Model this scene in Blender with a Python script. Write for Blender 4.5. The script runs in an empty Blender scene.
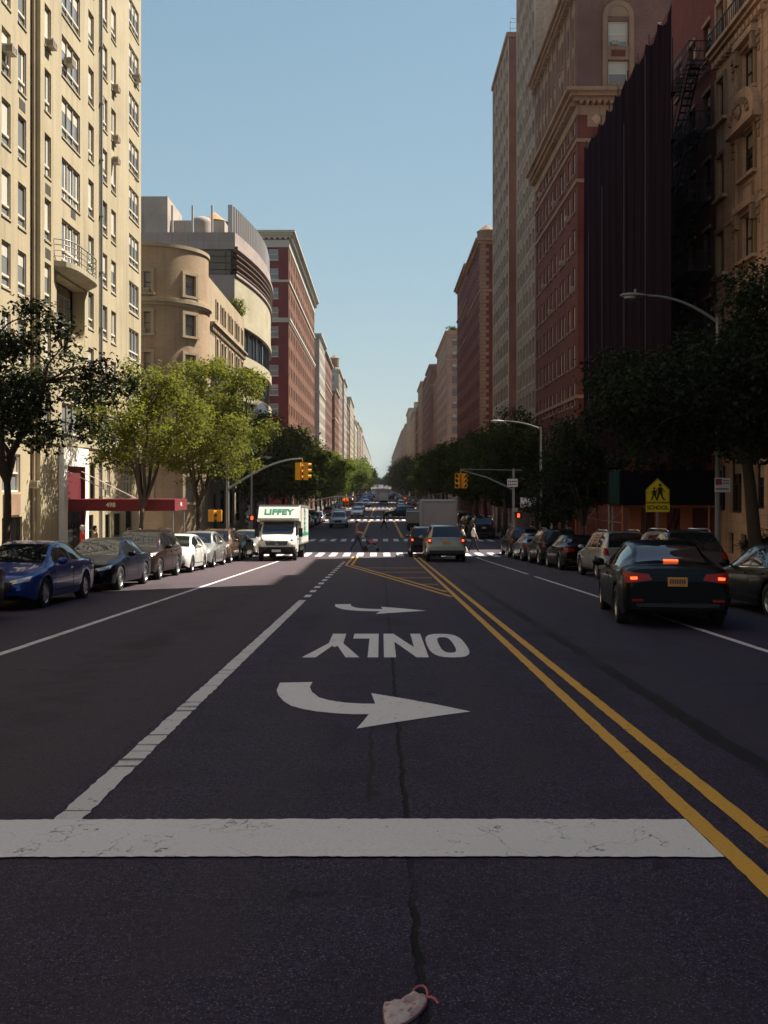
import bpy, bmesh, math, random
import numpy as np
from mathutils import Vector, Matrix
from mathutils.bvhtree import BVHTree
random.seed(7)
SC = bpy.context.scene
COL = SC.collection
PI = math.pi
LX, RX = -15.4, 16.6            # building lines
LK, RK = -8.7, 8.9              # kerbs

# ---------------------------------------------------------------- terrain
_KY = [-80, 0, 50, 56, 66, 80, 122, 135, 190, 262, 600, 850, 1100, 3000]
_KZ = [3.4, 0, -2.135, -2.28, -2.2, -2.36, -2.75, -2.7, -2.8, -2.85, -2.8, -2.6, -2.3, 2.0]
def G(y):
    s = 0.0
    for d in (-3, -1, 1, 3):
        s += float(np.interp(y + d, _KY, _KZ))
    return s / 4
def RZ(x, y):
    k = 0.0
    for a, b in ((50, 71), (119, 138), (190, 207), (257, 275)):
        if a < y < b: k = max(k, min(1, (y - a) / 5, (b - y) / 5))
    return G(y) - 0.09 * (min(abs(x), 9.0) / 9.0) ** 2 * (1 - k)
SW = 0.06                        # pavement level over the crown of the road
def SWZ(y): return G(y) + SW

# ---------------------------------------------------------------- mesh builder
class MB:
    def __init__(self):
        self.v, self.f, self.m = [], [], []
    def poly(self, pts, m=0):
        n = len(self.v); self.v.extend([tuple(p) for p in pts])
        self.f.append(tuple(range(n, n + len(pts)))); self.m.append(m)
    def raw(self, vs, fs, m=0):
        n = len(self.v); self.v.extend([tuple(p) for p in vs])
        for f in fs:
            self.f.append(tuple(i + n for i in f)); self.m.append(m)
    def box(self, x0, x1, y0, y1, z0, z1, m=0):
        if x0 > x1: x0, x1 = x1, x0
        if y0 > y1: y0, y1 = y1, y0
        vs = [(x0,y0,z0),(x1,y0,z0),(x1,y1,z0),(x0,y1,z0),(x0,y0,z1),(x1,y0,z1),(x1,y1,z1),(x0,y1,z1)]
        self.raw(vs, [(3,2,1,0),(4,5,6,7),(0,1,5,4),(1,2,6,5),(2,3,7,6),(3,0,4,7)], m)
    def obox(self, c, sx, sy, sz, M=None, m=0):
        vs = []
        for dz in (-.5, .5):
            for dx, dy in ((-.5,-.5),(.5,-.5),(.5,.5),(-.5,.5)):
                p = Vector((dx*sx, dy*sy, dz*sz))
                if M is not None: p = M @ p
                vs.append(p + Vector(c))
        self.raw(vs, [(3,2,1,0),(4,5,6,7),(0,1,5,4),(1,2,6,5),(2,3,7,6),(3,0,4,7)], m)
    def tube(self, pts, rs, n=8, m=0, cap=True):
        pts = [Vector(p) for p in pts]
        if not hasattr(rs, '__len__'): rs = [rs] * len(pts)
        base = len(self.v); up = None
        for i, p in enumerate(pts):
            d = (pts[min(i+1, len(pts)-1)] - pts[max(i-1, 0)])
            d = d.normalized() if d.length > 1e-9 else Vector((0,0,1))
            if up is None:
                up = Vector((0,0,1)) if abs(d.z) < .9 else Vector((1,0,0))
            a = d.cross(up)
            if a.length < 1e-6: a = d.orthogonal()
            a.normalize(); b = d.cross(a); b.normalize(); up = -b if abs(d.dot(-b)) < .9 else up
            up = a.cross(d)
            for k in range(n):
                t = 2*PI*k/n
                self.v.append(tuple(p + (a*math.cos(t) + b*math.sin(t)) * rs[i]))
        for i in range(len(pts)-1):
            for k in range(n):
                q = base + i*n
                self.f.append((q+k, q+(k+1)%n, q+n+(k+1)%n, q+n+k)); self.m.append(m)
        if cap:
            self.f.append(tuple(base+k for k in range(n))[::-1]); self.m.append(m)
            q = base + (len(pts)-1)*n
            self.f.append(tuple(q+k for k in range(n))); self.m.append(m)
    def lathe(self, prof, M=None, n=16, m=0, a0=0, a1=2*PI):
        """prof: (r, z) revolved about local z, then M."""
        base = len(self.v); full = abs(a1-a0-2*PI) < 1e-6
        cols = n if full else n+1
        for k in range(cols):
            t = a0 + (a1-a0)*k/n
            for r, z in prof:
                p = Vector((r*math.cos(t), r*math.sin(t), z))
                self.v.append(tuple(M @ p if M is not None else p))
        L = len(prof)
        for k in range(n):
            for i in range(L-1):
                a = base + k*L + i; b = base + ((k+1) % cols)*L + i
                self.f.append((a, b, b+1, a+1)); self.m.append(m)
    def prism(self, outline, P, d0, d1, m=0, ms=None):
        """outline (a,b) pairs; P(a,b,d) -> point; caps at d0 and d1 plus sides."""
        A = [P(a, b, d0) for a, b in outline]; B = [P(a, b, d1) for a, b in outline]
        n = len(outline)
        self.poly(A, m); self.poly(B[::-1], m)
        for i in range(n):
            self.poly([A[i], B[i], B[(i+1) % n], A[(i+1) % n]], m if ms is None else ms)
    def mesh(self, name, smooth=None):
        me = bpy.data.meshes.new(name)
        me.from_pydata(self.v, [], self.f)
        me.polygons.foreach_set('material_index', self.m)
        return me
    def build(self, name, mats, parent=None, smooth=None, loc=None, uv=True, weld=False):
        me = self.mesh(name)
        if weld or smooth is not None:
            bm = bmesh.new(); bm.from_mesh(me)
            bmesh.ops.remove_doubles(bm, verts=bm.verts, dist=1e-4)
            if smooth is not None: bmesh.ops.recalc_face_normals(bm, faces=bm.faces)
            bm.to_mesh(me); bm.free()
        return finish(me, name, mats, parent, smooth, loc, uv)

def box_uv(me):
    n = len(me.loops)
    if n == 0: return
    me.update()
    co = np.empty(len(me.vertices)*3); me.vertices.foreach_get('co', co); co = co.reshape(-1, 3)
    li = np.empty(n, dtype=np.int32); me.loops.foreach_get('vertex_index', li)
    tot = np.empty(len(me.polygons), dtype=np.int32); me.polygons.foreach_get('loop_total', tot)
    nr = np.empty(len(me.polygons)*3); me.polygons.foreach_get('normal', nr); nr = np.abs(nr.reshape(-1, 3))
    nl = np.repeat(nr, tot, axis=0); c = co[li]
    uv = np.empty((n, 2))
    ax = np.argmax(nl, axis=1)
    for k, (a, b) in enumerate(((1, 2), (0, 2), (0, 1))):
        s = ax == k
        uv[s, 0] = c[s, a]; uv[s, 1] = c[s, b]
    lay = me.uv_layers.new(name='UVMap')
    lay.data.foreach_set('uv', uv.ravel())

def finish(me, name, mats, parent=None, smooth=None, loc=None, uv=True):
    for m in (mats if isinstance(mats, (list, tuple)) else [mats]): me.materials.append(m)
    if uv: box_uv(me)
    if smooth is not None:
        me.polygons.foreach_set('use_smooth', [True]*len(me.polygons))
        me.set_sharp_from_angle(angle=math.radians(smooth))
    me.update()
    o = bpy.data.objects.new(name, me); COL.objects.link(o)
    if parent is not None: o.parent = parent
    if loc is not None: o.location = loc
    return o

def thing(name, label, cat, loc=(0,0,0), rz=0, group=None):
    o = bpy.data.objects.new(name, None); COL.objects.link(o)
    o.empty_display_size = .3
    o.location = loc; o.rotation_euler = (0, 0, rz)
    o['label'] = label; o['category'] = cat
    if group: o['group'] = group
    return o
def tag(o, label=None, cat=None, group=None, kind=None):
    for k, v in (('label', label), ('category', cat), ('group', group), ('kind', kind)):
        if v: o[k] = v
    return o
BS = .86                          # the house blocks are laid out from floor heights, the road from lane widths: one common scale
def resc(o, s=None):
    s = s or BS
    o.location = (o.location.x*s, o.location.y*s, 1.6 + (o.location.z-1.6)*s); o.scale = tuple(q*s for q in o.scale)
    return o
def structure(o): o['kind'] = 'structure'; return o
def copy_tree(o, parent=None):
    c = o.copy(); COL.objects.link(c); c.parent = parent
    for ch in list(o.children): copy_tree(ch, c)
    return c

# ---------------------------------------------------------------- materials
def rgb(r, g, b): return (r, g, b, 1.0)
def srgb(r, g, b):
    f = lambda c: (c/255/12.92) if c/255 <= .04045 else ((c/255+.055)/1.055)**2.4
    return (f(r), f(g), f(b), 1.0)
class NT:
    def __init__(self, name):
        self.mat = bpy.data.materials.new(name); self.mat.use_nodes = True
        self.t = self.mat.node_tree; self.n = self.t.nodes; self.l = self.t.links
        self.b = self.n['Principled BSDF']; self.out = self.n['Material Output']
    def add(self, typ, **kw):
        x = self.n.new(typ)
        for k, v in kw.items():
            if k.startswith('i_'): x.inputs[k[2:].replace('_', ' ')].default_value = v
            else: setattr(x, k, v)
        return x
    def link(self, a, b): self.l.new(a, b)
    def mix(self, a, b, fac, blend='MIX'):
        x = self.n.new('ShaderNodeMix'); x.data_type = 'RGBA'; x.blend_type = blend; x.clamp_factor = True
        for s, v in ((0, fac), (6, a), (7, b)):
            if hasattr(v, 'is_linked') or hasattr(v, 'links'): self.link(v, x.inputs[s])
            else: x.inputs[s].default_value = v
        return x.outputs[2]
    def math(self, op, a, b=None, c=None):
        x = self.n.new('ShaderNodeMath'); x.operation = op
        for i, v in enumerate((a, b, c)):
            if v is None: continue
            if hasattr(v, 'links'): self.link(v, x.inputs[i])
            else: x.inputs[i].default_value = v
        return x.outputs[0]
    def ramp(self, fac, stops):
        x = self.n.new('ShaderNodeValToRGB'); e = x.color_ramp.elements
        while len(e) < len(stops): e.new(0.5)
        for k, (p, c) in enumerate(stops):
            e[k].position = p; e[k].color = c if hasattr(c, '__len__') else (c, c, c, 1)
        self.link(fac, x.inputs[0]); return x.outputs[0]
    def noise(self, vec, scale, detail=3, rough=.55):
        x = self.add('ShaderNodeTexNoise'); x.inputs['Scale'].default_value = scale
        x.inputs['Detail'].default_value = detail; x.inputs['Roughness'].default_value = rough
        if vec is not None: self.link(vec, x.inputs['Vector'])
        return x.outputs[0]
    def coord(self, which='Object'):
        return self.add('ShaderNodeTexCoord').outputs[which]
    def mapping(self, vec, scale=(1,1,1)):
        x = self.add('ShaderNodeMapping'); x.inputs['Scale'].default_value = scale
        self.link(vec, x.inputs['Vector']); return x.outputs[0]
    def set(self, **kw):
        for k, v in kw.items():
            s = self.b.inputs[k.replace('_', ' ')]
            if hasattr(v, 'links'): self.link(v, s)
            else: s.default_value = v
        return self
    def bump(self, h, strength=.3, dist=.02):
        x = self.add('ShaderNodeBump'); x.inputs['Strength'].default_value = strength
        x.inputs['Distance'].default_value = dist
        self.link(h, x.inputs['Height']); self.link(x.outputs[0], self.b.inputs['Normal'])

def plain(name, col, rough=.6, metal=0., spec=.5, coat=0., var=.12, scale=3.0):
    t = NT(name)
    n = t.noise(t.coord(), scale, 4)
    d = tuple(c*(1-var) for c in col[:3]) + (1,); u = tuple(min(1, c*(1+var)) for c in col[:3]) + (1,)
    t.set(Base_Color=t.mix(d, u, n), Roughness=rough, Metallic=metal, Specular_IOR_Level=spec)
    if coat: t.set(Coat_Weight=coat, Coat_Roughness=.04)
    return t.mat

def masonry(name, col, col2=None, mortar=None, bw=.21, bh=.075, brick=True, dirt=.25, rough=.85, bump=.25, patch=.18):
    """brick or ashlar in metre UVs with weather streaks and large soft patches"""
    t = NT(name); uv = t.coord('UV'); ob = t.coord('Object')
    col2 = col2 or tuple(c*.78 for c in col[:3]) + (1,)
    base = None
    if brick:
        b = t.add('ShaderNodeTexBrick'); t.link(uv, b.inputs['Vector'])
        b.inputs['Scale'].default_value = 1; b.inputs['Brick Width'].default_value = bw
        b.inputs['Row Height'].default_value = bh; b.inputs['Mortar Size'].default_value = min(.012, bh*.13)
        b.inputs['Mortar Smooth'].default_value = .3; b.inputs['Bias'].default_value = 0
        b.inputs['Color1'].default_value = col; b.inputs['Color2'].default_value = col2
        b.inputs['Mortar'].default_value = mortar or tuple(.5*c + .12 for c in col[:3]) + (1,)
        base = b.outputs[0]
        t.bump(t.math('SUBTRACT', 1, b.outputs[1]), bump, .01)
    else:
        n = t.noise(ob, 9, 5); base = t.mix(col2, col, t.ramp(n, [(.3, 0), (.7, 1)]))
        t.bump(t.noise(ob, 14, 5), bump*.6, .015)
    big = t.noise(ob, .33, 4)
    base = t.mix(base, tuple(c*(1-patch*1.6) for c in col2[:3]) + (1,), t.math('MULTIPLY', t.ramp(big, [(.42, 0), (.75, 1)]), .8))
    st = t.noise(t.mapping(ob, (1.6, 1.6, .07)), 1.5, 4)
    base = t.mix(base, (.03, .022, .017, 1), t.math('MULTIPLY', t.ramp(st, [(.5, 0), (.8, 1)]), dirt))
    t.set(Base_Color=base, Roughness=rough, Specular_IOR_Level=.25)
    return t.mat

def glass_mat(name, col=(.018,.022,.026,1), rough=.04, spec=.7, wav=0.03):
    t = NT(name); ob = t.coord()
    n = t.noise(ob, .55, 2)
    t.set(Base_Color=t.mix(col, tuple(c*2.2 for c in col[:3])+(1,), n), Roughness=rough, Specular_IOR_Level=spec)
    if wav: t.bump(t.noise(ob, .8, 1), .25, wav)
    return t.mat
def emit(name, col, s):
    t = NT(name); t.set(Base_Color=col, Emission_Color=col, Emission_Strength=s); return t.mat

M = {}
M['cream'] = masonry('cream_brick', rgb(.425,.357,.24), rgb(.39,.322,.21), rgb(.40,.345,.24), dirt=.36, bump=.15, patch=.12)
M['cream_lime'] = masonry('cream_limestone', rgb(.42,.37,.26), brick=False, dirt=.32)
M['brownstone'] = masonry('tan_roman_brick', rgb(.41,.295,.19), rgb(.33,.225,.14), rgb(.39,.29,.20), bw=.3, bh=.06, dirt=.35)
M['brown_lime'] = masonry('tan_stone', rgb(.44,.345,.235), brick=False, dirt=.35)
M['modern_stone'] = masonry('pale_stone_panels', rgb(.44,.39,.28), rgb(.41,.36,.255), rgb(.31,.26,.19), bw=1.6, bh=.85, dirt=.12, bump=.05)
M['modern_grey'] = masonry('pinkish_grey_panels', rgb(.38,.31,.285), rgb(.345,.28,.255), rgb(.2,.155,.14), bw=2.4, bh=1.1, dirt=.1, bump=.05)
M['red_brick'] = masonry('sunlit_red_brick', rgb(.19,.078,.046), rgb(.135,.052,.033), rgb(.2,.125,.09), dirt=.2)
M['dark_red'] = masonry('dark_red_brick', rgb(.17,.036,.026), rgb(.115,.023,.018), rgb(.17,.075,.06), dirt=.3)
M['maroon'] = masonry('shaded_red_brick', rgb(.2,.03,.035), rgb(.15,.02,.025), rgb(.17,.05,.05), dirt=.15)  # darker copy of the red brick, wall shade put into its colour
M['brown_brick'] = masonry('brown_brick', rgb(.20,.10,.083), rgb(.145,.066,.053), rgb(.22,.13,.11), dirt=.3)
M['taupe'] = masonry('taupe_brick', rgb(.42,.29,.215), rgb(.32,.21,.155), rgb(.44,.33,.26), bw=.4, bh=.2, dirt=.25)
M['tan_facade'] = masonry('tan_limestone', rgb(.56,.36,.255), rgb(.48,.30,.205), rgb(.30,.19,.13), bw=.95, bh=.42, dirt=.55, bump=.3, patch=.2)
M['tan_trim'] = masonry('terracotta_trim', rgb(.34,.215,.145), brick=False, dirt=.4)
M['pink_tan'] = masonry('pinkish_tan_brick', rgb(.34,.225,.165), rgb(.27,.17,.12), dirt=.25)
M['pale'] = masonry('pale_grey_stone', rgb(.44,.40,.34), brick=False, dirt=.25)
M['concrete'] = masonry('concrete_wall', rgb(.46,.39,.33), brick=False, dirt=.3)
M['white_trim'] = plain('white_stone_trim', rgb(.46,.43,.36), .8)
M['roof'] = plain('roof_felt', rgb(.08,.075,.07), .9)
M['glass'] = glass_mat('window_glass', (.12,.13,.135,1), .06, .9, .02)
M['glass_coated'] = plain('coated_window_glass', rgb(.05,.055,.06), .05, 0, 1.0, .5, .05)  # coating added to the unseen near windows to bounce sun onto the road
M['glass_coated'].node_tree.nodes['Principled BSDF'].inputs['Coat Roughness'].default_value = .05
M['glass_coated'].node_tree.nodes['Principled BSDF'].inputs['Coat IOR'].default_value = 1.9
M['glass_dark'] = glass_mat('dark_window_glass', (.01,.009,.011,1), .06, .5)
M['glass_blue'] = glass_mat('curved_glass', (.02,.03,.036,1), .03, .9, .01)
M['frame_brown'] = plain('brown_window_frame', rgb(.13,.085,.06), .6)
M['frame_white'] = plain('white_window_frame', rgb(.62,.58,.5), .5)
M['frame_tan'] = plain('tan_window_frame', rgb(.33,.27,.21), .6)
M['frame_dark'] = plain('dark_window_frame', rgb(.03,.026,.026), .5)
M['frame_grey'] = plain('grey_window_frame', rgb(.26,.23,.21), .5)
M['blind'] = plain('window_blind', rgb(.46,.43,.37), .8)
M['curtain'] = plain('window_curtain', rgb(.32,.26,.2), .9)
M['ac'] = plain('beige_metal_case', rgb(.42,.36,.27), .6)
M['ac_dark'] = plain('dark_slots', rgb(.05,.04,.035), .7)
M['black_metal'] = plain('black_iron', rgb(.012,.011,.012), .55)
M['steel'] = plain('galvanised_steel', rgb(.26,.255,.255), .5, .4)
M['lamp_steel'] = plain('lamp_grey_paint', rgb(.21,.20,.20), .6, .1)
M['fin_metal'] = plain('pale_metal_fins', rgb(.46,.43,.41), .5, .2)
M['white_paint'] = plain('white_paint', rgb(.75,.73,.68), .55)
M['maroon_paint'] = plain('maroon_paint', rgb(.12,.016,.02), .6)
M['awning_red'] = plain('red_awning_canvas', rgb(.15,.009,.016), .8, var=.08)
M['letter_cream'] = plain('cream_lettering', rgb(.7,.62,.5), .7)
M['wood'] = plain('tank_wood', rgb(.2,.12,.07), .85)
M['tank_roof'] = plain('tank_cone_roof', rgb(.36,.2,.09), .8)
M['rust_red'] = plain('red_tarp', rgb(.12,.018,.012), .8)
M['navy'] = plain('navy_hoarding', rgb(.006,.006,.012), .95, 0, .1)
M['teal'] = plain('teal_hoarding', rgb(.008,.03,.028), .9, 0, .1)
M['orange_wood'] = plain('orange_timber', rgb(.32,.1,.04), .7)
M['sign_white'] = plain('white_sign_face', rgb(.7,.68,.66), .5)
M['sign_red'] = plain('red_sign_print', rgb(.33,.06,.06), .5)
M['sign_yellow'] = plain('fluorescent_yellow_sign', rgb(.80,.62,.012), .45, var=.05)
M['sign_black'] = plain('black_sign_print', rgb(.01,.01,.01), .5)
M['signal_yellow'] = plain('signal_yellow_paint', rgb(.72,.33,.015), .45)
M['lens_dark'] = plain('unlit_lens', rgb(.03,.015,.01), .3)
M['lens_red'] = emit('lit_red_lens', rgb(1,.07,.015), .8)
M['lens_amber'] = emit('lit_amber_lens', rgb(1,.33,.05), 3)
M['hand_red'] = emit('lit_red_hand', rgb(1,.08,.02), 1.2)
M['tree_bark'] = masonry('tree_bark', rgb(.075,.055,.042), brick=False, dirt=.4, bump=1.2)
M['soil'] = plain('tree_pit_soil', rgb(.06,.045,.03), .95)
# ================================================================ buildings
class Face:
    """a wall plane: L looks +X, R looks -X, S looks -Y"""
    def __init__(self, k, c): self.k, self.c = k, c
    def P(self, u, v, d=0.):
        if self.k == 'L': return (self.c - d, u, v)
        if self.k == 'R': return (self.c + d, u, v)
        return (u, self.c + d, v)
    @property
    def rz(self): return {'L': PI/2, 'R': -PI/2, 'S': 0}[self.k]
    def quad(self, mb, u0, u1, v0, v1, d=0., m=0):
        p = [self.P(u0,v0,d), self.P(u1,v0,d), self.P(u1,v1,d), self.P(u0,v1,d)]
        mb.poly(p if self.k != 'R' else p[::-1], m)
    def band(self, mb, u0, u1, v0, v1, proj, m=0, back=.05):
        a, b = self.P(u0, v0, -proj), self.P(u1, v1, back)
        mb.box(a[0], b[0], a[1], b[1], a[2], b[2], m)
    def wall(self, mb, u0, u1, v0, v1, ops, depth0=.22, m=0, mr=None):
        mr = m if mr is None else mr
        ops = [o for o in ops if o[0] > u0 and o[1] < u1 and o[2] > v0 and o[3] < v1]
        us = sorted({u0, u1, *[round(o[0],4) for o in ops], *[round(o[1],4) for o in ops]})
        vs = sorted({v0, v1, *[round(o[2],4) for o in ops], *[round(o[3],4) for o in ops]})
        nu, nv = len(us)-1, len(vs)-1
        hole = np.zeros((nu, nv), bool)
        ui = {u: i for i, u in enumerate(us)}; vi = {v: i for i, v in enumerate(vs)}
        for o in ops:
            hole[ui[round(o[0],4)]:ui[round(o[1],4)], vi[round(o[2],4)]:vi[round(o[3],4)]] = True
        done = hole.copy()
        for j in range(nv):                     # greedy merge of solid cells
            i = 0
            while i < nu:
                if done[i, j]: i += 1; continue
                i1 = i
                while i1 < nu and not done[i1, j]: i1 += 1
                j1 = j+1
                while j1 < nv and not done[i:i1, j1].any(): j1 += 1
                done[i:i1, j:j1] = True
                self.quad(mb, us[i], us[i1], vs[j], vs[j1], 0, m)
                i = i1
        for a, b, c, d, *dd in ops:
            depth = dd[0] if dd else depth0
            for q in (((a,c,0),(a,c,depth),(a,d,depth),(a,d,0)), ((b,c,0),(b,d,0),(b,d,depth),(b,c,depth)),
                      ((a,d,0),(a,d,depth),(b,d,depth),(b,d,0)), ((a,c,0),(b,c,0),(b,c,depth),(a,c,depth))):
                p = [self.P(*x) for x in q]
                mb.poly(p if self.k == 'R' else p[::-1], mr)
            self.quad(mb, a, b, c, d, depth + .12, mr)

_WC = {}
def window_mb(w, h, style, var):
    """origin bottom centre, outside towards -y. slots: 0 frame, 1 glass, 2 blind"""
    mb = MB(); f = .055 if w < 1.6 else .07
    mb.box(-w/2, -w/2+f, -.02, .1, 0, h); mb.box(w/2-f, w/2, -.02, .1, 0, h)
    mb.box(-w/2+f, w/2-f, -.02, .1, 0, f); mb.box(-w/2+f, w/2-f, -.02, .1, h-f, h)
    nm = {'hung': 1, 'hopper': 1, 'triple': 3, 'pair': 2, 'plain': 1, 'casement': 2}[style]
    iw = (w-2*f)/nm
    for k in range(1, nm): mb.box(-w/2+f+iw*k-.035, -w/2+f+iw*k+.035, -.015, .1, f, h-f)
    if style in ('hopper', 'triple'):
        r = h*.27
        mb.box(-w/2+f, w/2-f, -.018, .09, r-.045, r+.045, 3)
        mb.box(-w/2+f, w/2-f, -.017, .09, f, f+.05, 3)
    elif style in ('hung', 'pair'):
        mb.box(-w/2+f, w/2-f, -.012, .09, h*.5-.035, h*.5+.035)
    for k in range(nm):
        a, b = -w/2+f+iw*k, -w/2+f+iw*(k+1)
        if style in ('hung', 'pair'):
            mb.poly([(a,.05,h*.5),(b,.05,h*.5),(b,.05,h-f),(a,.05,h-f)], 1)
            mb.poly([(a,.075,f),(b,.075,f),(b,.075,h*.5),(a,.075,h*.5)], 1)
        else:
            mb.poly([(a,.06,f),(b,.06,f),(b,.06,h-f),(a,.06,h-f)], 1)
        if var:
            fr = {1: .3, 2: .55, 3: .8, 4: .45}[var]
            if var < 4: mb.poly([(a+.03,.045,h-f-fr*(h-2*f)),(b-.03,.045,h-f-fr*(h-2*f)),(b-.03,.045,h-f-.02),(a+.03,.045,h-f-.02)], 2)
            else:
                cw = (b-a)*.28
                for x0 in (a+.02, b-.02-cw): mb.poly([(x0,.045,f+.02),(x0+cw,.045,f+.02),(x0+cw,.045,h-f-.02),(x0,.045,h-f-.02)], 2)
    return mb

class Building:
    def __init__(self, name, label, loc, cat='building', group=None):
        self.root = thing(name, label, cat, loc, 0, group); self.loc = Vector(loc)
        self.wins = []
        self.mb = MB(); self.mats = []
    def mi(self, key):
        if key not in self.mats: self.mats.append(key)
        return self.mats.index(key)
    def windows(self, face, lst, style='hung', depth=.2, mats=('frame_brown','glass','blind','frame_white'), vars=(0,0,1,2,3,4)):
        for (a, b, c, d) in lst:
            self.wins.append((face.P((a+b)/2, c, depth-.1), face.rz, round(b-a, 2), round(d-c, 2), style, random.choice(vars), mats))
    def finish(self, wall_name='wall', limit=100):
        def shift(mb): mb.v = [(x-self.loc.x, y-self.loc.y, z-self.loc.z) for x, y, z in mb.v]
        w = self.mb; shift(w)
        me = w.mesh(wall_name)
        o = finish(me, wall_name, [M[k] for k in self.mats], self.root)
        # uv in world metres is not needed: local metres tile the same
        cam = Vector((0, 0, 1.6))
        self.wins.sort(key=lambda q: (q[0][1] < 30, (Vector(q[0])-cam).length))
        for p, rz, ww, hh, st, var, mats in self.wins[:limit]:
            key = (ww, hh, st, var, mats)
            if key not in _WC:
                me = window_mb(ww, hh, st, var).mesh('window')
                for k in mats: me.materials.append(M[k])
                _WC[key] = me
            c = bpy.data.objects.new('window', _WC[key]); COL.objects.link(c); c.parent = self.root
            c.location = Vector(p) - self.loc; c.rotation_euler = (0, 0, rz)
        rest = self.wins[limit:]
        if rest:
            mb = MB(); names = []
            for p, rz, ww, hh, st, var, mats in rest:
                q = window_mb(ww, hh, st, var); R = Matrix.Rotation(rz, 3, 'Z'); off = Vector(p) - self.loc
                idx = []
                for k in mats:
                    if k not in names: names.append(k)
                    idx.append(names.index(k))
                n = len(mb.v)
                mb.v.extend([tuple(R @ Vector(v) + off) for v in q.v])
                mb.f.extend([tuple(i+n for i in f) for f in q.f]); mb.m.extend([idx[k] for k in q.m])
            r = finish(mb.mesh('other_windows'), 'other_windows', [M[k] for k in names], self.root, uv=False)
            r['kind'] = 'stuff'
        return self.root
    def part(self, name, mb, mats, smooth=None):
        mb.v = [(x-self.loc.x, y-self.loc.y, z-self.loc.z) for x, y, z in mb.v]
        return mb.build(name, [M[k] for k in (mats if isinstance(mats, (list, tuple)) else [mats])], self.root, smooth)

_ac = None
def ac_unit(b, face, u, z, w=.62, d=.42, h=.4, depth=.0):
    global _ac
    if _ac is None:
        mb = MB(); mb.box(-.31, .31, -.42, .1, 0, .4, 0)
        for k in range(6): mb.box(-.26, -.02, -.424, -.42, .05+.05*k, .075+.05*k, 1)
        for k in range(6): mb.box(.03, .27, -.424, -.42, .05+.05*k, .075+.05*k, 1)
        for s in (-1, 1):
            for k in range(5): mb.box(s*.31, s*.314, -.38, -.05, .06+.055*k, .085+.055*k, 1)
        _ac = mb.mesh('air_conditioner'); _ac.materials.append(M['ac']); _ac.materials.append(M['ac_dark'])
    c = bpy.data.objects.new('air_conditioner', _ac); COL.objects.link(c); c.parent = b.root
    c.location = Vector(face.P(u, z, depth)) - b.loc; c.rotation_euler = (0, 0, face.rz); c.scale = (.86, .82, .86)

def shell(b, face, y0, y1, z0, H, deep, wk, side_ops=(), front_ops=(), depth=.22, rk='roof', side_k=None, side_depth=.2, reveal=None):
    """front wall with openings, the wall towards the camera, plain far and back walls, roof"""
    m = b.mi(wk); ms = b.mi(side_k or wk); mr = b.mi(reveal or wk); s = 1 if face.k == 'R' else -1
    x0, x1 = face.c, face.c + s*deep
    face.wall(b.mb, y0, y1, z0, H, front_ops, depth, m, mr)
    S = Face('S', y0); a, c = min(x0, x1), max(x0, x1)
    S.wall(b.mb, a, c, z0, H, side_ops, side_depth, ms)
    b.mb.poly([(a,y1,z0),(a,y1,H),(c,y1,H),(c,y1,z0)], ms)
    p = [(x1,y0,z0),(x1,y1,z0),(x1,y1,H),(x1,y0,H)]; b.mb.poly(p, ms)
    b.mb.poly([(a,y0,H-.01),(c,y0,H-.01),(c,y1,H-.01),(a,y1,H-.01)], b.mi(rk))
    return S
def grid(cols, rows): return [(u-w/2, u+w/2, z, z+h) for z, h in rows for u, w in cols]
def cornice(b, face, u0, u1, z, h, proj, key, dent=0., side=None, steps=2):
    """stepped moulding along a wall, with dentils; side=(S face, x0, x1) wraps it round the corner"""
    mb = b.mb; m = b.mi(key)
    for k in range(steps):
        p = proj*(k+1)/steps; a = z + h*k/steps; c = z + h*(k+1)/steps - .002
        face.band(mb, u0-(p if side else 0), u1, a, c, p, m, back=.1)
        if side:
            S, sa, sb = side
            S.band(mb, sa, sb, a, c, p-.004, m, back=.1)
    if dent:
        n = int((u1-u0)/dent)
        for i in range(n):
            u = u0 + (i+.25)*(u1-u0)/n
            face.band(mb, u, u+dent*.5, z-.28, z-.002, proj*.55, m, back=.1)
        if side:
            S, sa, sb = side; n = int((sb-sa)/dent)
            for i in range(n):
                u = sa + (i+.25)*(sb-sa)/n
                S.band(mb, u, u+dent*.5, z-.28, z-.002, proj*.55, m, back=.1)
def sills(b, face, lst, key, h=.12, proj=.1, ext=.1, lintel=0., lk=None):
    m = b.mi(key)
    for a, c, z, t in lst:
        face.band(b.mb, a-ext, c+ext, z-h, z-.003, proj, m, back=.1)
        if lintel: face.band(b.mb, a-ext, c+ext, t+.003, t+lintel, proj*.6, b.mi(lk or key), back=.02)
def surround(b, face, lst, key, w=.16, proj=.06):
    m = b.mi(key)
    for a, c, z, t in lst:
        face.band(b.mb, a-w, a-.003, z, t, proj, m, back=.02); face.band(b.mb, c+.003, c+w, z, t, proj, m, back=.02)
        face.band(b.mb, a-w, c+w, t+.003, t+w, proj+.004, m, back=.02)

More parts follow.
